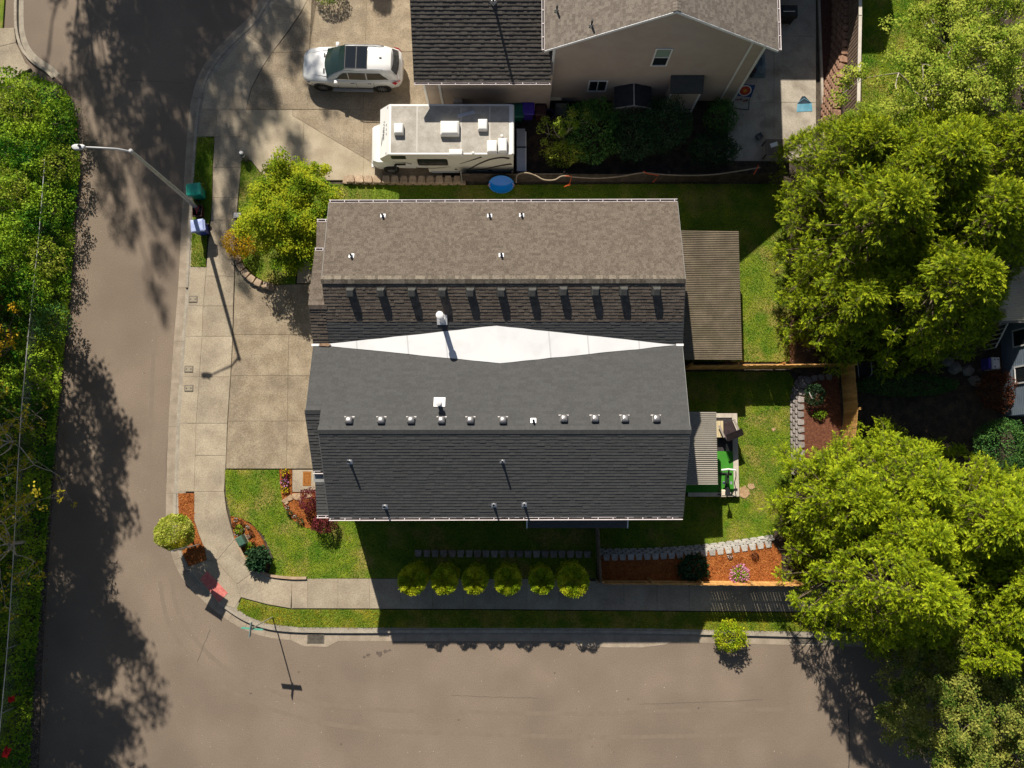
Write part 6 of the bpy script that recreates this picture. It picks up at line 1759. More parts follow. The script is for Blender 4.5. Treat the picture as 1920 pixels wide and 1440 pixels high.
# blue saucer hanging on the fence
sc_ = empty('saucer_sled', at(940, 346, .75), label='glossy blue plastic saucer leaning on the dark fence', cat='sled')
Ms = Matrix.Rotation(math.radians(66), 4, 'X') @ Matrix.Scale(.95, 4)
MB().lathe([(.05, .16), (.25, .15), (.45, .10), (.60, .02), (.66, .0), (.66, -.02), (.58, .0), (.4, .07), (.05, .13)], 32, M=Ms).build('dish', mat('saucer_blue', (.0, .13, .55), (.0, .16, .62), 2, .18, coat=.5), sc_, True)
MB().lathe([(.67, -.015), (.69, 0), (.67, .015)], 32, M=Ms).build('rim', mat('saucer_rim', (.02, .2, .6), rough=.2), sc_, True)
for s in (-1, 1):
    MB().tube([Ms @ Vector((s * .6, .12, .02)), Ms @ Vector((s * .72, .0, .06)), Ms @ Vector((s * .6, -.12, .02))], .018, 6).build('handle', mat('handle_pink', (.6, .3, .28)), sc_, True)
# light pole at the fence end
MB().tube([at(867, 346, .1), at(864, 322, 1.55) * 1], .03, 8).build('fence_pole', m_galv, None, True, label='thin pale pole at the left end of the dark fence', cat='pole')

# segmental block walls: every block its own piece
def block_wall(label, pts, z0, rows, m, bw=.40, bh=.15, bd=.26, setback=.07, side=1, capm=None, capd=None, name='block_wall'):
    """rows of tapered blocks along a line; side=+1: the face looks to the left of the line direction"""
    base = [Vector((p.x, p.y, z0)) for p in pts]
    t = empty(name, base[0], label=label, cat='wall')
    def blk(w, h, d):
        return MB().add([(-w / 2, 0, 0), (w / 2, 0, 0), (w * .34, -d, 0), (-w * .34, -d, 0), (-w / 2 + .02, .0, h), (w / 2 - .02, .0, h), (w * .33, -d, h), (-w * .33, -d, h), (-w * .3, .045, .02), (w * .3, .045, .02), (w * .3, .045, h - .015), (-w * .3, .045, h - .015)],
                        [(3, 2, 1, 0), (7, 4, 5, 6), (2, 3, 7, 6), (1, 2, 6, 5), (3, 0, 4, 7), (8, 9, 10, 11), (0, 1, 9, 8), (5, 4, 11, 10), (1, 5, 10, 9), (4, 0, 8, 11)])
    me = blk(bw - .012, bh - .006, bd).mesh('block', m)
    cme = blk((bw - .02), bh - .01, capd or bd).mesh('cap_block', capm or m)
    for r in range(rows):
        L = offset_line(smooth_line(base, 4) if len(base) > 2 else base, -side * setback * r)
        P = resample(L, bw)
        if r % 2 and len(P) > 2: P = [(a + b) / 2 for a, b in zip(P, P[1:])]
        for i, p in enumerate(P):
            q = P[min(i + 1, len(P) - 1)]; q0 = P[max(i - 1, 0)]
            d = (q - q0).normalized(); ang = math.atan2(d.y, d.x) + (0 if side > 0 else math.pi)
            link('block' if r < rows - 1 else 'cap_block', me if r < rows - 1 else cme, t, p - base[0] + Vector((0, 0, r * bh + R.uniform(-.003, .003))), (R.uniform(-.01, .01), R.uniform(-.01, .01), ang + R.uniform(-.03, .03)))
    return t
m_blk = mat('grey_block', (.32, .30, .27), (.42, .40, .36), 5, .9, .01, 40, objrand=.16, speck=.2, speckscale=18)
m_blkb = mat('brown_block', (.21, .115, .075), (.33, .20, .135), 5, .9, .01, 40, objrand=.2, speck=.2, speckscale=18)
m_blkd = mat('slate_block', (.19, .165, .15), (.29, .255, .235), 5, .9, .01, 40, objrand=.22, speck=.2, speckscale=18)
# raised mulch bed: face looks up at the lawn (to the left when walking right)
block_wall('pale grey block wall along the top of the mulch bed', [at(x, y, .1) for x, y in ((1127, 1030), (1230, 1028), (1325, 1021), (1400, 1011), (1452, 1003))], .1, 4, m_blk, setback=.075, side=1)
# curved wall of the raised bed on the right: walk upwards so that the face looks left
block_wall('curved grey block wall beside the back lawn', [at(x, y, .1) for x, y in ((1484, 884), (1483, 830), (1482, 770), (1484, 738), (1494, 712), (1516, 699), (1566, 696))], .1, 4, m_blkd, setback=.075, side=1, bw=.38)
block_wall('short brown block edging above the cedar fence', [at(x, y, .1) for x, y in ((1482, 688), (1481, 640), (1483, 590))], .1, 3, m_blkb, setback=.05, side=1, bw=.36)
block_wall('brown block wall beside the neighbour patio', [at(x, y, .1) for x, y in ((1556, 300), (1540, 230), (1545, 165), (1556, 110), (1560, 50), (1560, -60))], .1, 7, m_blkb, setback=.045, side=1, bw=.42, capd=.34)
# edging rows
m_edgest = mat('edging_stone', (.33, .24, .16), (.44, .33, .23), 5, .9, .01, 30, objrand=.15, speck=.2, speckscale=16)
block_wall('row of tan edging blocks between the driveway and the grass', [at(x, y, .1) for x, y in ((866, 346), (760, 346), (640, 344))], .1, 2, m_edgest, setback=.03, side=1, bw=.46, bd=.34)
block_wall('curved tan block edging round the front tree', [at(x, y, .12) for x, y in ((507, 543), (485, 538), (462, 522), (446, 500), (441, 478))], .12, 2, m_edgest, setback=.03, side=1, bw=.44, bd=.3)
block_wall('dark stone edging behind the tall clipped shrubs', [at(x, y, .12) for x, y in ((785, 1032), (900, 1033), (1112, 1034))], .12, 1, m_blkd, side=1, bw=.42, bd=.3)
# thin curb of the front bed and steel strip by the neighbour wall
L = smooth_line([at(x, y, .14) for x, y in ((441, 1010), (455, 1043), (480, 1069), (505, 1081), (545, 1086), (575, 1086))], 5)
ring_ = [(p.x, p.y) for p in offset_line(L, .13)] + [(p.x, p.y) for p in reversed(offset_line(L, .01))]
tag(MB().prism(ring_, .0, .235).build('bed_curb', mat('bed_curb', (.34, .24, .15), (.42, .31, .21), 4, .85)), kind='structure')
a, b = at(1530, -60, .1), at(1530, 300, .1)
tag(MB().box(a.x, a.x + .12, b.y, a.y, .0, .22).build('patio_curb', m_conc4), kind='structure')
tag(MB().box(a.x + .13, a.x + 1.0, b.y + 2.2, a.y, .0, .13).build('wall_foot_soil', mat('dark_mulch', (.07, .03, .022), (.11, .05, .035), 8, .95, .02, 30, speck=.4)), kind='structure')

# --- stepping stones, doormat
so = ['flat tan stepping stone nearest the lawn', 'flat tan stepping stone in the middle of the row', 'flat tan stepping stone next to the house', 'small tan stone at the lawn end of the row', 'small grey stone below the stepping stones']
for pts, l in zip((((527, 939), (545, 927), (548, 931), (549, 937), (531, 943)), ((547, 926), (565, 924), (567, 932), (564, 938), (553, 937), (548, 933)), ((569, 925), (583, 924), (586, 929), (580, 934), (571, 934)), ((532, 944), (539, 939), (541, 943), (535, 947)), ((560, 940), (566, 938), (568, 942), (562, 944))), so):
    P = px_poly(pts, .2); c = sum(P, Vector()) / len(P)
    o = MB().prism([((p.x - c.x), (p.y - c.y)) for p in P], 0, .1).build('stepping_stone', mat('sandstone', (.30, .20, .12), (.42, .30, .19), 5, .9, .02, 20, objrand=.12, speck=.2), bevel=.02, label=l, cat='stone')
    o.location = (c.x, c.y, .11)
a, b = at(567.5, 911, .16), at(583.5, 884, .16)
dm = empty('doormat', ((a.x + b.x) / 2, (a.y + b.y) / 2, .146), label='brown coir doormat with a border on the entrance slab', cat='doormat')
hx, hy = (b.x - a.x) / 2, (b.y - a.y) / 2
MB().cbox(-hx, hx, -hy, hy, 0, .02, .006).build('mat', mat('coir', (.20, .07, .014), (.27, .105, .022), 20, .95, speck=.3), dm)
for x0, x1, y0, y1 in ((-hx + .03, hx - .03, hy - .05, hy - .03), (-hx + .03, hx - .03, -hy + .03, -hy + .05), (-hx + .03, -hx + .05, -hy + .05, hy - .05), (hx - .05, hx - .03, -hy + .05, hy - .05), (-.06, -.04, -.18, .18), (.04, .06, -.18, .18), (-.04, .04, .16, .18), (-.04, .04, -.18, -.16)):
    MB().box(x0, x1, y0, y1, .0, .0215).build('border', mat('coir_pale', (.42, .17, .035)), dm)
# --- utility boxes
m_iron = mat('iron', (.10, .085, .07), (.16, .14, .11), 8, .7)
ul = ['rectangular utility lid in the apron nearest the bins', 'rectangular utility lid in the apron halfway down the driveway', 'rectangular utility lid just below the other at the driveway']
for (x, y), l in zip(((362, 561), (354, 692), (354, 728)), ul):
    c = at(x, y, ZW)
    t = empty('utility_cover', (c.x, c.y, ZW - .012), label=l, cat='utility cover')
    MB().cbox(-.22, .22, -.17, .17, 0, .022, .01).build('frame', mat('lid_rim', (.17, .145, .11), (.22, .19, .15), 6, .8), t, bevel=.02)
    MB().cbox(-.165, .165, -.115, .115, .0, .028, .006).build('lid', mat('lid_plate', (.25, .21, .15), (.31, .27, .2), 9, .8, speck=.2), t)
    for s in (-1, 1): MB().lathe([(.03, .0), (.03, .030)], 10, cx=s * .11).build('finger_hole', m_dark, t)
c = at(453, 1014, .4)
t = empty('utility_box', (c.x, c.y, .15), .5, label='green utility pedestal box at the sidewalk curve', cat='utility box')
MB().loft([[Vector((a * k, b * k, z)) for a, b in ((-.2, -.26), (.2, -.26), (.2, .26), (-.2, .26))] for k, z in ((1, 0), (.95, .42), (.8, .5))]).build('cover', mat('box_green', (.045, .10, .07), (.07, .14, .10), 4, .4), t, bevel=.02)
MB().box(-.22, .22, -.28, .28, -.03, .03).build('base', m_conc, t)
c = at(463, 300, .0)
t = empty('water_pedestal', (c.x, c.y, .14), label='small grey post with a round pale cap at the driveway corner', cat='post')
MB().lathe([(.16, 0), (.15, .5), (.12, .55)], 14).build('post', mat('post_grey', (.09, .09, .075), (.13, .13, .11), 5, .8), t, True)
MB().lathe([(.1, .5), (.1, .64), (.07, .67)], 14, cx=-.06, cy=.1).build('cap', m_white, t, True)
tag(MB().box(-.18, .18, -.13, .13, 0, .05, M=Matrix.Translation(at(445, 404, .15))).build('white_meter_lid', m_white), 'small white lid at the sidewalk edge under the tree', 'lid')
# --- storm drains
def drain(px0, py0, px1, py1, label):
    a, b = at(px0, py1, 0), at(px1, py0, 0)
    t = empty('storm_drain', ((a.x + b.x) / 2, (a.y + b.y) / 2, .0), label=label, cat='drain')
    MB().box(a.x, b.x, a.y, b.y, .005, .014).build('pit', m_dark, t, world=True)
    n = 9
    me = MB().box(-(b.x - a.x) / 2, (b.x - a.x) / 2, -.014, .014, 0, .03).mesh('bar', m_iron)
    for i in range(n):
        link('bar', me, t, (0, a.y + (b.y - a.y) * (i + .5) / n - wpos(t).y, .012))
    for x in (a.x, b.x): MB().box(x - .025, x + .025, a.y, b.y, .003, .043).build('frame', m_iron, t, world=True)
drain(577, 1187, 607, 1206, 'iron storm drain grate in the gutter near the street sign')
drain(1485, 1193, 1530, 1206, 'shaded storm drain grate at the right end of the gutter')

# --- street lamp
lz = 7.65
p = at(372, 392, .13)
lamp = empty('street_lamp', p, label='grey street lamp with a long arm over the road', cat='street lamp')
m_pole = mat('lamp_grey', (.42, .42, .42), (.50, .50, .50), 4, .45, metallic=.35)
top = at(245, 283, lz) - Vector(p)
head = at(150, 276, 8.3) - Vector(p)
MB().tube([(0, 0, 0), top * .5, top], [.115, .095, .075], 12).build('pole', m_pole, lamp, True)
MB().lathe([(.17, 0), (.17, .05), (.12, .12)], 12).build('base', m_pole, lamp, True)
MB().tube([top + Vector((0, 0, -.1)), top + (head - top) * .25 + Vector((0, 0, .12)), top + (head - top) * .6 + Vector((0, 0, .10)), head + Vector((.25, 0, 0))], [.05, .045, .04, .035], 8).build('arm', m_pole, lamp, True)
MB().lathe([(.09, -.12), (.095, .02), (.05, .06)], 12, M=Matrix.Translation(top)).build('pole_cap', m_pole, lamp, True)
hd = (head - top); ha = math.atan2(hd.y, hd.x)
Mh = Matrix.Translation(head) @ Matrix.Rotation(ha, 4, 'Z')
hb = MB().loft([[Mh @ Vector((x, y * w, z)) for y, z in ((-1, 0), (-.8, .09), (0, .12), (.8, .09), (1, 0), (0, -.07))] for x, w in ((-.24, .04), (-.17, .09), (.0, .13), (.18, .135), (.27, .09), (.30, .04))]).build('lamp_head', mat('lamp_head', (.52, .52, .53), (.6, .6, .6), 4, .4), lamp, smooth=True)
MB().lathe([(.06, .1), (.06, .2), (.03, .22)], 10, M=Matrix.Translation(head + Vector((.05, 0, 0)))).build('photocell', m_black, hb)
# --- street name sign
p = at(511, 1157, .13)
tz = 3.4
top = at(472, 1178, tz) - Vector(p)
sg = empty('street_sign', p, label='street name sign post with crossed green blades at the corner', cat='sign')
MB().tube([(0, 0, 0), top], .032, 8).build('pole', m_galv, sg, True)
m_sgreen = mat('sign_green', (.05, .30, .22), (.08, .36, .27), 5, .45)
for (x0, y0), (x1, y1), z, nm in (((453, 1177), (493, 1181), 3.22, 'blade'), ((471, 1167), (468, 1194), 3.42, 'blade')):
    a, b = at(x0, y0, z) - Vector(p), at(x1, y1, z) - Vector(p)
    d = (b - a).normalized(); n = Vector((-d.y, d.x, 0)) * .016
    MB().add([a - n - Vector((0, 0, .12)), b - n - Vector((0, 0, .12)), b + n - Vector((0, 0, .12)), a + n - Vector((0, 0, .12)), a - n + Vector((0, 0, .1)), b - n + Vector((0, 0, .1)), b + n + Vector((0, 0, .1)), a + n + Vector((0, 0, .1))],
             [(3, 2, 1, 0), (4, 5, 6, 7), (0, 1, 5, 4), (1, 2, 6, 5), (2, 3, 7, 6), (3, 0, 4, 7)]).build(nm, m_sgreen if z < 3.3 else mat('sign_steel', (.16, .24, .25), (.22, .3, .3), 5, .4, metallic=.3), sg)
# --- diamond warning sign by the ball tree
cz = 2.9
c = at(333, 1031, cz)
p = Vector((c.x, c.y, .13))
ws_ = empty('warning_sign', p, label='diamond road sign seen edge on below the ball tree', cat='sign')
a, b = at(308, 1037, cz), at(359, 1024, cz)
d = (b - a).normalized(); n = Vector((-d.y, d.x, 0)); half = (b - a).length / 2
MB().tube([(0, 0, 0), (0, 0, cz + .5)], .03, 8).build('pole', m_galv, ws_, True)
o_ = n * .035
C = Vector((0, 0, cz - .13)) - o_ * 0
dia = [C + d * half, C + Vector((0, 0, half)), C - d * half, C - Vector((0, 0, half))]
MB().add([q_ + n * .034 for q_ in dia] + [q_ + n * .046 for q_ in dia], [(3, 2, 1, 0), (4, 5, 6, 7), (0, 1, 5, 4), (1, 2, 6, 5), (2, 3, 7, 6), (3, 0, 4, 7)]).build('plate', mat('sign_back', (.34, .34, .35), (.42, .42, .43), 5, .4, metallic=.5), ws_)
dia2 = [C + (q_ - C) * .94 for q_ in dia]
MB().add([q_ + n * .049 for q_ in dia2], [(0, 1, 2, 3)]).build('face', mat('sign_yellow', (.75, .5, .02)), ws_)

# --- chain link fence in the hedge
rl = [at(x, y, 1.55) for x, y in ((84, 300), (78, 380), (70, 470), (60, 560), (50, 660), (40, 770), (33, 880), (27, 1000), (20, 1120), (12, 1230), (2, 1340), (-8, 1450))]
cf = empty('chain_link_fence', Vector((rl[5].x, rl[5].y, .09)), label='galvanised chain link fence rail showing through the hedge', cat='fence')
MB().tube(smooth_line(rl, 4), .024, 6).build('top_rail', m_galv, cf, True, world=True)
P = resample(rl, 3.0)
pm = MB().tube([(0, 0, 0), (0, 0, 1.52)], .03, 8).mesh('post', m_galv)
for q_ in P: link('post', pm, cf, Vector((q_.x, q_.y, .09)) - wpos(cf))
mesh_ = MB(); S = resample(smooth_line(rl, 4), .16)
for i in range(len(S) - 8):
    for k in (8,):
        a, b = S[i], S[i + 8]
        mesh_.tube([(a.x, a.y, .15), (b.x, b.y, 1.52)], .0025, 3, cap=False); mesh_.tube([(b.x, b.y, .15), (a.x, a.y, 1.52)], .0025, 3, cap=False)
mesh_.build('wire_mesh', m_galv, cf, world=True, kind='stuff')
# two red scraps caught in the hedge at the bottom left
rl_ = ['upper red scrap caught in the left hedge', 'lower red scrap caught in the left hedge']
for (x, y, w, h, r), l in zip(((22, 1311, .3, .26, .3), (12, 1411, .3, .5, -.4)), rl_):
    c = at(x, y, 1.9); mb = MB()
    for i in range(4):
        for j in range(4):
            f = lambda u, v: (w * (u / 4 - .5), h * (v / 4 - .5), .05 * math.sin(u * 1.7 + v))
            mb.quad(f(i, j), f(i + 1, j), f(i + 1, j + 1), f(i, j + 1))
    o = mb.build('red_cloth', mat('red_cloth', (.55, .01, .01)), None, label=l, cat='cloth'); o.location = c; o.rotation_euler = (.1, .1, r)

# ================================================================== DECK BEHIND THE HOUSE
DZ = .42
d0, d1 = at(1290, 931, DZ), at(1382, 775, DZ)
dk = empty('deck', ((d0.x + d1.x) / 2, (d0.y + d1.y) / 2, .1), label='small framed deck with green turf beside the back lawn', cat='deck')
m_dkw = mat('deck_frame', (.42, .37, .30), (.52, .46, .38), 4, .8, stretch=(1, .2, 1), speck=.15)
MB().box(d0.x, d1.x - .04, d0.y + .04, d1.y - .04, .0, DZ - .06).build('base', m_dark, dk, world=True)
for x0, x1, y0, y1 in ((d1.x - .26, d1.x, d0.y, d1.y), (d0.x, d1.x - .262, d1.y - .22, d1.y), (d0.x, d1.x - .262, d0.y, d0.y + .2)):
    MB().box(x0, x1, y0, y1, .0, DZ + .03).build('frame_board', m_dkw, dk, bevel=.01, world=True)
ym = at(1360, 846, DZ).y
MB().box(wx1 + .1, d1.x - .262, d0.y + .202, ym, DZ - .07, DZ).build('turf', mat('turf_green', (.035, .20, .015), (.05, .24, .02), 3, .85, speck=.2, speckscale=60), dk, world=True)
MB().box(wx1 + .1, d1.x - .262, ym + .004, d1.y - .222, DZ - .07, DZ - .004).build('dark_mat', mat('dark_mat', (.035, .03, .032), (.05, .045, .045), 5, .9), dk, world=True)
# tan offcut of carpet
a, b = at(1357, 846, DZ), at(1364, 832, DZ)
MB().prism([(at(1357, 846).x, a.y), (at(1364, 846).x, a.y), (at(1359, 831).x, b.y), (at(1357, 831).x, b.y)], DZ - .01, DZ + .004).build('mat_corner', mat('tan_mat', (.45, .38, .27)), dk, world=True)
# bench under the patio roof
a, b = at(1344, 820, DZ + .45), at(1354, 789, DZ + .45)
bn = empty('bench', ((a.x + b.x) / 2, (a.y + b.y) / 2, DZ), label='pale wooden bench at the edge of the striped patio roof', cat='bench')
hx, hy = (b.x - a.x) / 2 + .06, (b.y - a.y) / 2
m_pine = mat('pine', (.50, .40, .22), (.58, .48, .29), 4, .7, stretch=(1, .2, 1))
for i in range(3):
    w = 2 * hx / 3
    MB().box(-hx + i * w, -hx + (i + 1) * w - .012, -hy, hy, .41, .45).build('slat', m_pine, bn, bevel=.004)
for sx in (-1, 1):
    for sy in (-1, 1): MB().box(sx * hx * .75 - .03, sx * hx * .75 + .03, sy * hy * .8 - .03, sy * hy * .8 + .03, 0, .41).build('leg', m_pine, bn)
# dark folding armchair
c = at(1368, 803, DZ + .7)
fc_ = empty('lounge_chair', (c.x, c.y, DZ), -2.75, label='dark canopy lounge chair on the deck corner', cat='chair')
m_fab = mat('dark_fabric', (.03, .02, .022), (.05, .035, .035), 5, .9)
MB().slab([(-.36, -.30, .42), (.36, -.30, .42), (.36, .30, .38), (-.36, .30, .38)], .04).build('seat', m_fab, fc_, bevel=.01)
MB().slab([(-.36, .26, .40), (.36, .26, .40), (.38, .52, .98), (-.38, .52, .98)], .05).build('backrest', m_fab, fc_, bevel=.01)
MB().loft([[Vector((x, y, z)) for x in (-.42, .42) for y, z in (((.55, 1.0), (.2, 1.22)) if x < 0 else ((.2, 1.22), (.55, 1.0)))], [Vector((x, y, z - .03)) for x in (-.42, .42) for y, z in (((.55, 1.0), (.2, 1.22)) if x < 0 else ((.2, 1.22), (.55, 1.0)))]]).build('canopy', m_fab, fc_)
for s in (-1, 1):
    MB().box(s * .40 - .05, s * .40 + .05, -.32, .32, .60, .64).build('armrest', mat('arm_taupe', (.30, .26, .22)), fc_, bevel=.01)
    for y in (-.28, .28): MB().tube([(s * .38, y, 0), (s * .38, y, .6)], .016, 6).build('leg', m_black, fc_)
    MB().tube([(s * .38, .3, .6), (s * .42, .55, 1.0), (s * .42, .2, 1.22)], .014, 6).build('frame', m_black, fc_)
# exercise bike / grill cluster: black machine with a white bar
c = at(1362, 905, DZ + .6)
ex = empty('exercise_bike', (c.x, c.y, DZ), label='black exercise bike with a white bar on the green turf', cat='exercise bike')
m_bk = mat('bike_black', (.02, .02, .022), rough=.35)
MB().tube([(-.32, .62, .95), (0, .66, .98), (.36, .62, .95)], .045, 8).build('handlebar', m_white, ex, True)
MB().tube([(.05, .6, .95), (.08, .35, .7), (.1, .2, .15)], .04, 8).build('stem', m_bk, ex, True)
MB().tube([(.1, .3, .12), (.08, -.5, .12)], .05, 8).build('main_frame', m_bk, ex, True)
MB().tube([(.08, -.35, .12), (.05, -.4, .75)], .035, 8).build('seat_post', m_bk, ex, True)
MB().loft([[Vector((x * w, y, .78)) for x in (-1, 1)] + [Vector((x * w, y, .84)) for x in (1, -1)] for y, w in ((-.6, .13), (-.42, .12), (-.22, .04))]).build('saddle', m_bk, ex, bevel=.01)
MB().lathe([(.05, -.05), (.26, -.04), (.28, 0), (.26, .04), (.05, .05)], 20, M=Matrix.Translation((.1, .22, .38)) @ Matrix.Rotation(math.pi / 2, 4, 'Y')).build('flywheel', mat('steel_dark', (.12, .12, .13), rough=.3, metallic=.7), ex, True)
for y in (.45, -.6): MB().tube([(-.3, y, .05), (.42, y, .05)], .04, 8).build('foot_bar', m_bk, ex, True)
for s, z in ((-1, .3), (1, .48)): MB().box(.1 + s * .16 - .05, .1 + s * .16 + .05, -.08, .06, z, z + .03).build('pedal', m_galv, ex)
MB().tube([(.4, .55, .9), (.48, .3, .6), (.42, .0, .5), (.5, -.3, .4), (.38, -.55, .12)], .022, 6).build('cable', m_bk, ex, True)
MB().tube([(-.28, .58, .9), (-.25, .1, .5), (-.27, -.5, .1)], .02, 6).build('side_bar', m_bk, ex, True)
c = at(1359, 925, DZ + .3)
t = empty('folded_towel', (c.x, c.y, DZ + .03), label='cream folded towel on the deck edge', cat='towel')
MB().cbox(-.12, .12, -.2, .18, 0, .12, .03).build('cloth', mat('towel_cream', (.6, .52, .4)), t, bevel=.015)
MB().cbox(-.11, .1, -.12, .14, .121, .16, .02).build('cloth_fold', mat('towel_cream', (.6, .52, .4)), t, bevel=.01)
# bare soil patches in the back lawn
rngp = random.Random(4)
for cx_, cy_, r in ((1394, 922, .42), (1408, 912, .22), (1450, 805, .12)):
    c = at(cx_, cy_, .13)
    pts = [(c.x + r * rngp.uniform(.55, 1.1) * math.cos(a), c.y + r * .8 * rngp.uniform(.55, 1.1) * math.sin(a)) for a in [i * 6.283 / 14 for i in range(14)]]
    tag(MB().prism(pts, .1, .150).build('bare_soil', mat('bare_soil', (.36, .22, .12), (.46, .31, .18), 6, .95, .02, 30, speck=.3)), kind='structure')

# ================================================================== NEIGHBOUR PATIO THINGS
c = at(1392, 186, .35)
tg = empty('target_stand', (c.x, c.y, ZW), -.12, label='archery target with red rings on a metal stand on the patio', cat='target')
Mt = Matrix.Translation((0, .28, .62)) @ Matrix.Rotation(math.radians(62), 4, 'X')
MB().box(-.42, .42, -.36, .36, -.03, .0, M=Mt).build('board', mat('target_blue', (.03, .06, .2)), tg)
for i, (r, col) in enumerate(((.33, (.7, .68, .64)), (.27, (.5, .05, .03)), (.13, (.62, .16, .03)), (.05, (.65, .45, .03)))):
    MB().lathe([(r, .001), (r, .006 + .004 * i)], 28, M=Mt).build('ring', mat('ring%d' % i, col), tg)
for s in (-1, 1):
    MB().tube([(s * .36, .5, .95), (s * .40, .05, .03), (s * .42, -.45, .03)], .016, 6).build('leg', m_black, tg, True)
MB().tube([(-.42, -.45, .03), (.42, -.45, .03)], .016, 6).build('foot_bar', m_black, tg, True); MB().tube([(-.40, .03, .05), (.40, .03, .05)], .016, 6).build('cross_bar', m_black, tg, True)
for i, (x, y) in enumerate(((-.25, -.02), (-.1, .04), (.08, -.06), (.2, .03))):
    MB().tube([(x, y, .06), (x + .12, y + .05, .1)], .025, 6).build('bow_grip', mat('red_grip', (.4, .03, .04)) if i % 2 == 0 else m_black, tg, True)
c = at(1508, 196, .2)
kt = empty('folded_kite', (c.x, c.y, ZW), .05, label='blue and black folded cover lying in the sunny patio patch', cat='cover')
mb = MB(); mk = mat('kite_blue', (.13, .36, .48), (.2, .45, .58), 3, .5); K2 = MB()
for i in range(6):
    u0, u1 = -.42 + i * .14, -.42 + (i + 1) * .14
    zf = lambda u: .12 + .05 * math.sin(u * 22)
    mb.quad((u0 * 1.0, -.36, .02), (u1 * 1.0, -.36, .02), (u1 * .88, .02, zf(u1)), (u0 * .88, .02, zf(u0)))
    K2.quad((u0 * .88, .025, zf(u0)), (u1 * .88, .025, zf(u1)), (u1 * .18, .46, .06), (u0 * .18, .46, .06))
mb.build('blue_half', mk, kt); K2.build('dark_half', mat('kite_dark', (.015, .03, .045)), kt)
MB().tube([(-.4, .05, .14), (0, .3, .12), (.36, .04, .14)], .012, 5).build('edge_band', mk, kt)
c = at(1474, 27, .75)
bq = empty('barbecue', (c.x, c.y, ZW), label='black covered barbecue beside the tan roof edge', cat='barbecue')
MB().loft([[Vector((a * k, b * k, z)) for a, b in ((-.5, -.3), (.5, -.3), (.5, .3), (-.5, .3))] for k, z in ((.8, .1), (.9, .7), (1, .72), (.95, 1.0), (.6, 1.08))]).build('body', m_black, bq, bevel=.02)
MB().tube([(-.3, -.1, 1.09), (.3, -.1, 1.09)], .02, 6).build('handle', m_galv, bq, True)
for sx in (-1, 1):
    for sy in (-1, 1): MB().tube([(sx * .38, sy * .22, 0), (sx * .38, sy * .22, .2)], .03, 6).build('leg', m_black, bq)
a, b = at(1434, 292, .7), at(1477, 263, .7)
tb = empty('patio_table', ((a.x + b.x) / 2, (a.y + b.y) / 2, ZW), label='brown patio table with a white card at the patio end', cat='table')
hx, hy = (b.x - a.x) / 2, (b.y - a.y) / 2
MB().cbox(-hx, hx, -hy, hy, .68, .72, .01).build('top', mat('table_brown', (.12, .09, .07), (.17, .13, .1), 3, .6), tb)
for sx in (-1, 1):
    for sy in (-1, 1): MB().box(sx * (hx - .06) - .03, sx * (hx - .06) + .03, sy * (hy - .06) - .03, sy * (hy - .06) + .03, 0, .68).build('leg', mat('table_brown', (.12, .09, .07)), tb)
c = at(1450, 273, .73)
o = MB().cbox(-.2, .2, -.11, .11, 0, .012, .004).build('white_card', m_white, None, label='white card lying on the brown patio table', cat='card'); o.location = (c.x, c.y, ZW + .722); o.rotation_euler = (0, 0, .3)
c = at(1423, 257, .2)
pl_ = empty('planter_box', (c.x, c.y, ZW), .5, label='small square grey planter on the patio', cat='planter')
MB().loft([[Vector((x * k, y * k, z)) for x, y in ((-.15, -.15), (.15, -.15), (.15, .15), (-.15, .15))] for k, z in ((.8, 0), (1, .25), (.85, .25), (.8, .12))]).build('box', mat('planter_grey', (.13, .12, .11), (.2, .19, .17), 5, .8), pl_)
c = at(1425, 118, .5)
t = empty('blue_tarp', (c.x, c.y, ZW), label='blue grey tarp heap against the house corner', cat='tarp')
V, F, T = shrub(.3, .55, .4, 55, 10, .1)
mb = MB(); nn = 10; rng_ = random.Random(9)
hgts = [[.12 + .5 * math.exp(-((i - 5) ** 2 + (j - 5) ** 2) / 14) * rng_.uniform(.7, 1.2) for j in range(nn + 1)] for i in range(nn + 1)]
for i in range(nn):
    for j in range(nn):
        g = lambda u, v: ((u / nn - .5) * .75, (v / nn - .5) * 1.3, hgts[u][v] * (0 if u in (0, nn) or v in (0, nn) else 1))
        mb.quad(g(i, j), g(i + 1, j), g(i + 1, j + 1), g(i, j + 1))
mb.build('sheet', mat('tarp_blue', (.10, .15, .19), (.14, .2, .25), 4, .5), t)
c = at(1413, 128, .3)
t = empty('toy_heap', (c.x, c.y, ZW), label='dark heap of toys beside the blue grey tarp', cat='toys')
for i, (x, y, r) in enumerate(((-.2, .1, .16), (.05, -.1, .2), (.2, .15, .13), (-.1, -.3, .14))):
    MB().lathe([(r * .5, 0), (r, r * .6), (r * .9, r * 1.2), (r * .4, r * 1.5)], 12, cx=x, cy=y).build('toy', (m_black, m_bind, mat('toy_red', (.3, .03, .03)), m_black)[i], t, True)
# dark log / pole bundle at the top right
a, b = at(1768, -30, 2.6), at(1783, 62, 1.4)
t = empty('bark_log', Vector((a.x, a.y, 1.05)), label='dark log standing behind the top right lawn', cat='log')
MB().tube([Vector((b.x, b.y, 1.05)), (b + a) / 2, a], [.30, .27, .25], 12).build('log', mat('log_dark', (.05, .035, .04), (.09, .065, .06), 4, .9, stretch=(4, 4, .5)), t, True, world=True)
MB().tube([Vector((b.x - .25, b.y, 1.05)), a + Vector((-.35, 0, 0))], [.1, .08], 8).build('branch_stub', m_barkpale, t, True, world=True)

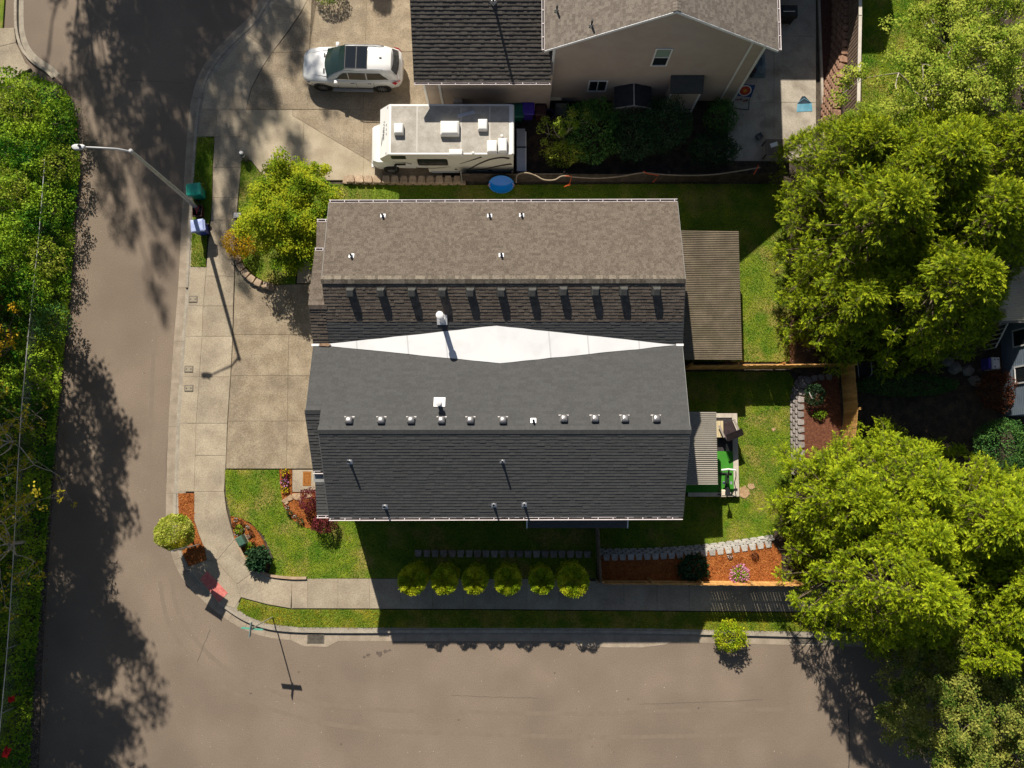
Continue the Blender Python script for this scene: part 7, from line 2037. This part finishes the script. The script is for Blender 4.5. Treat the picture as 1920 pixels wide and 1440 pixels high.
# ================================================================== HOUSE AT THE RIGHT EDGE
m_bluegrey = mat('siding_bluegrey', (.16, .20, .25), (.19, .235, .29), 2, .75)
rh_ = empty('right_house', (24.5, 7.5, ZT), label='blue grey house at the right edge with a pale ribbed roof', cat='house')
wxr_ = at(1880, 690, ZT).x
y0_, y1_ = at(1890, 780, ZT).y, at(1890, 560, ZT).y
MB().box(wxr_, wxr_ + 9, y0_, y1_ + 5, ZT - .3, 5.2).build('wall', m_bluegrey, rh_, world=True)
mb = MB(); z = ZT
while z < 5.1:
    mb.add([(wxr_ - .022, y0_, z), (wxr_ - .022, y1_ + 5, z), (wxr_ - .004, y1_ + 5, z + .16), (wxr_ - .004, y0_, z + .16), (wxr_, y0_, z), (wxr_, y1_ + 5, z)], [(0, 3, 2, 1), (0, 1, 5, 4)]); z += .16
mb.build('lap_siding', m_bluegrey, rh_, world=True, kind='stuff')
def rwin(py0, py1, z0, z1):
    ya, yb_ = at(1900, py1, z0).y, at(1900, py0, z0).y
    w = MB().box(wxr_ - .035, wxr_ - .024, ya, yb_, z0, z1).build('window', m_glass, rh_, world=True); f = MB()
    for a, b, c, d in ((ya - .07, yb_ + .07, z1, z1 + .07), (ya - .07, yb_ + .07, z0 - .07, z0), (ya - .07, ya, z0, z1), (yb_, yb_ + .07, z0, z1)): f.box(wxr_ - .06, wxr_ - .022, a, b, c, d)
    f.build('frame', m_white, w, world=True)
rwin(622, 650, 1.7, 3.0); rwin(690, 718, 1.7, 3.0)
# ribbed patio roof
pr = [at(1872, 601, 3.2), at(1990, 601, 3.2), at(1990, 500, 3.5), at(1880, 500, 3.5)]
mb = MB(); nw = int((pr[3].y - pr[0].y) / .10); k = 6
m_ribbed = mat('ribbed_cream', (.62, .56, .44), (.68, .62, .5), 3, .5)
x0_, x1_ = pr[0].x, pr[1].x
for i in range(nw * k):
    ya = pr[0].y + (pr[3].y - pr[0].y) * i / (nw * k); yb_ = pr[0].y + (pr[3].y - pr[0].y) * (i + 1) / (nw * k)
    za, zb_ = .022 * math.sin(2 * math.pi * i / k) + 3.2 + .3 * i / (nw * k), .022 * math.sin(2 * math.pi * (i + 1) / k) + 3.2 + .3 * (i + 1) / (nw * k)
    mb.quad((x0_, ya, za), (x1_, ya, za), (x1_, yb_, zb_), (x0_, yb_, zb_))
mb.build('ribbed_roof', m_ribbed, rh_, smooth=True, world=True)
MB().box(x0_, x1_, pr[0].y - .1, pr[0].y - .002, 3.05, 3.2).build('fascia', m_trim, rh_, world=True)
for x in (x0_ + .1,): MB().box(x, x + .1, pr[0].y, pr[0].y + .1, ZT, 3.1).build('post', m_white, rh_, world=True)
# main roof of that house (outside the frame)
MB().slab([(wxr_ - .4, y0_ - .4, 5.2), (wxr_ + 9.5, y0_ - .4, 5.2), (wxr_ + 9.5, y0_ + 5, 7.2), (wxr_ - .4, y0_ + 5, 7.2)], .12).build('roof', m_shC, rh_, world=True)
MB().slab([(wxr_ - .4, y1_ + 5.4, 5.2), (wxr_ + 9.5, y1_ + 5.4, 5.2), (wxr_ + 9.5, y0_ + 5.004, 7.2), (wxr_ - .4, y0_ + 5.004, 7.2)], .12).build('roof', m_shC, rh_, world=True)
# stair with white railing
a, b = at(1834, 650, ZT + 1.2), at(1868, 606, ZT + 2.0)
stt = empty('stair', (a.x + .5, (a.y + b.y) / 2, ZT), label='white railed wooden stair under the ribbed roof', cat='stair')
n_ = 7
for i in range(n_):
    y = a.y + (b.y - a.y) * i / n_
    MB().box(a.x + .12, a.x + 1.1, y, y + .26, ZT + .16 * i, ZT + .16 * i + .05).build('tread', mat('tread_brown', (.08, .05, .04)), stt, world=True)
for x in (a.x + .02, a.x + 1.0):
    MB().tube([(x, a.y, ZT + .95), (x, b.y, ZT + .95 + .16 * n_)], .035, 6).build('handrail', m_white, stt, world=True)
    for i in range(6):
        t_ = i / 5; y = a.y + (b.y - a.y) * t_
        MB().tube([(x, y, ZT + .16 * n_ * t_), (x, y, ZT + .95 + .16 * n_ * t_)], .022, 6).build('baluster', m_white, stt, world=True)
# air conditioner, patio chair, rocks
c = at(1864, 681, 1.3)
ac = empty('cooler_box', (c.x, c.y, ZT), label='white and blue cooler by the blue grey wall', cat='cooler')
MB().cbox(-.14, .26, -.3, .3, .0, .75, .03).build('body', mat('cooler_white', (.62, .62, .64)), ac, bevel=.02)
MB().cbox(-.28, -.142, -.28, .28, .0, .68, .02).build('side_panel', mat('cooler_blue', (.08, .06, .35)), ac, bevel=.02)
for x, y in ((-.0, .18), (.16, .18), (.0, -.18)): MB().lathe([(.035, .74), (.035, .756)], 10, cx=x, cy=y).build('knob', m_dark, ac)
c = at(1618, 692, ZT + .45)
pc = empty('patio_chair', (c.x, c.y, ZT), .05, label='dark patio chair with curved pale arms beside the cedar fence', cat='chair')
MB().cbox(-.26, .26, -.28, .26, .40, .46, .02).build('seat', m_fab, pc)
MB().slab([(-.26, .24, .44), (.26, .24, .44), (.26, .36, .95), (-.26, .36, .95)], .04).build('backrest', m_fab, pc)
for s in (-1, 1):
    MB().tube([(s * .33, .36, .66), (s * .34, .0, .68), (s * .33, -.3, .64), (s * .22, -.42, .45), (s * .1, -.44, .05)], .022, 6).build('armrest', mat('arm_pale', (.5, .5, .54), rough=.3, metallic=.4), pc, True)
    MB().tube([(s * .3, .34, .66), (s * .3, .36, 0)], .02, 6).build('leg', m_black, pc)
rl2 = ['grey boulder nearest the long hedge end', 'grey boulder between the hedge and the cooler', 'pale boulder behind the long hedge', 'grey boulder below the stair', 'dark boulder beside the cooler', 'small boulder above the long hedge']
for i, ((x, y, r), l) in enumerate(zip(((1788, 690, .32), (1812, 696, .30), (1775, 678, .28), (1800, 665, .25), (1825, 715, .28), (1755, 670, .26)), rl2)):
    rr = np.random.default_rng(600 + i); bm = bmesh.new(); bmesh.ops.create_icosphere(bm, subdivisions=2, radius=r)
    for v in bm.verts: v.co = Vector((v.co.x * 1.15, v.co.y, v.co.z * .7)) * float(rr.uniform(.85, 1.15))
    me = bpy.data.meshes.new('boulder'); bm.to_mesh(me); bm.free(); me.materials.append(mat('boulder', (.16, .14, .12), (.26, .24, .21), 4, .95, .02, 15, objrand=.2))
    tag(link('boulder', me, None, at(x, y, ZT) + Vector((0, 0, r * .3))), l, 'boulder', 'boulders behind the long hedge')
# white twig ornament on the dark shrub
t = empty('twig_ornament', at(1522, 740, 1.35), label='white forked twig lying on the round dark shrub', cat='twig')
MB().tube([(-.12, .12, 0), (-.08, -.02, .02), (0, -.08, 0), (.12, -.02, .02), (.26, .08, 0)], .014, 5).tube([(-.08, -.02, .02), (-.02, -.16, 0), (.05, -.18, 0)], .012, 5).tube([(.12, -.02, .02), (.24, .02, 0)], .01, 5).build('twig', mat('twig_white', (.62, .58, .54)), t, True)
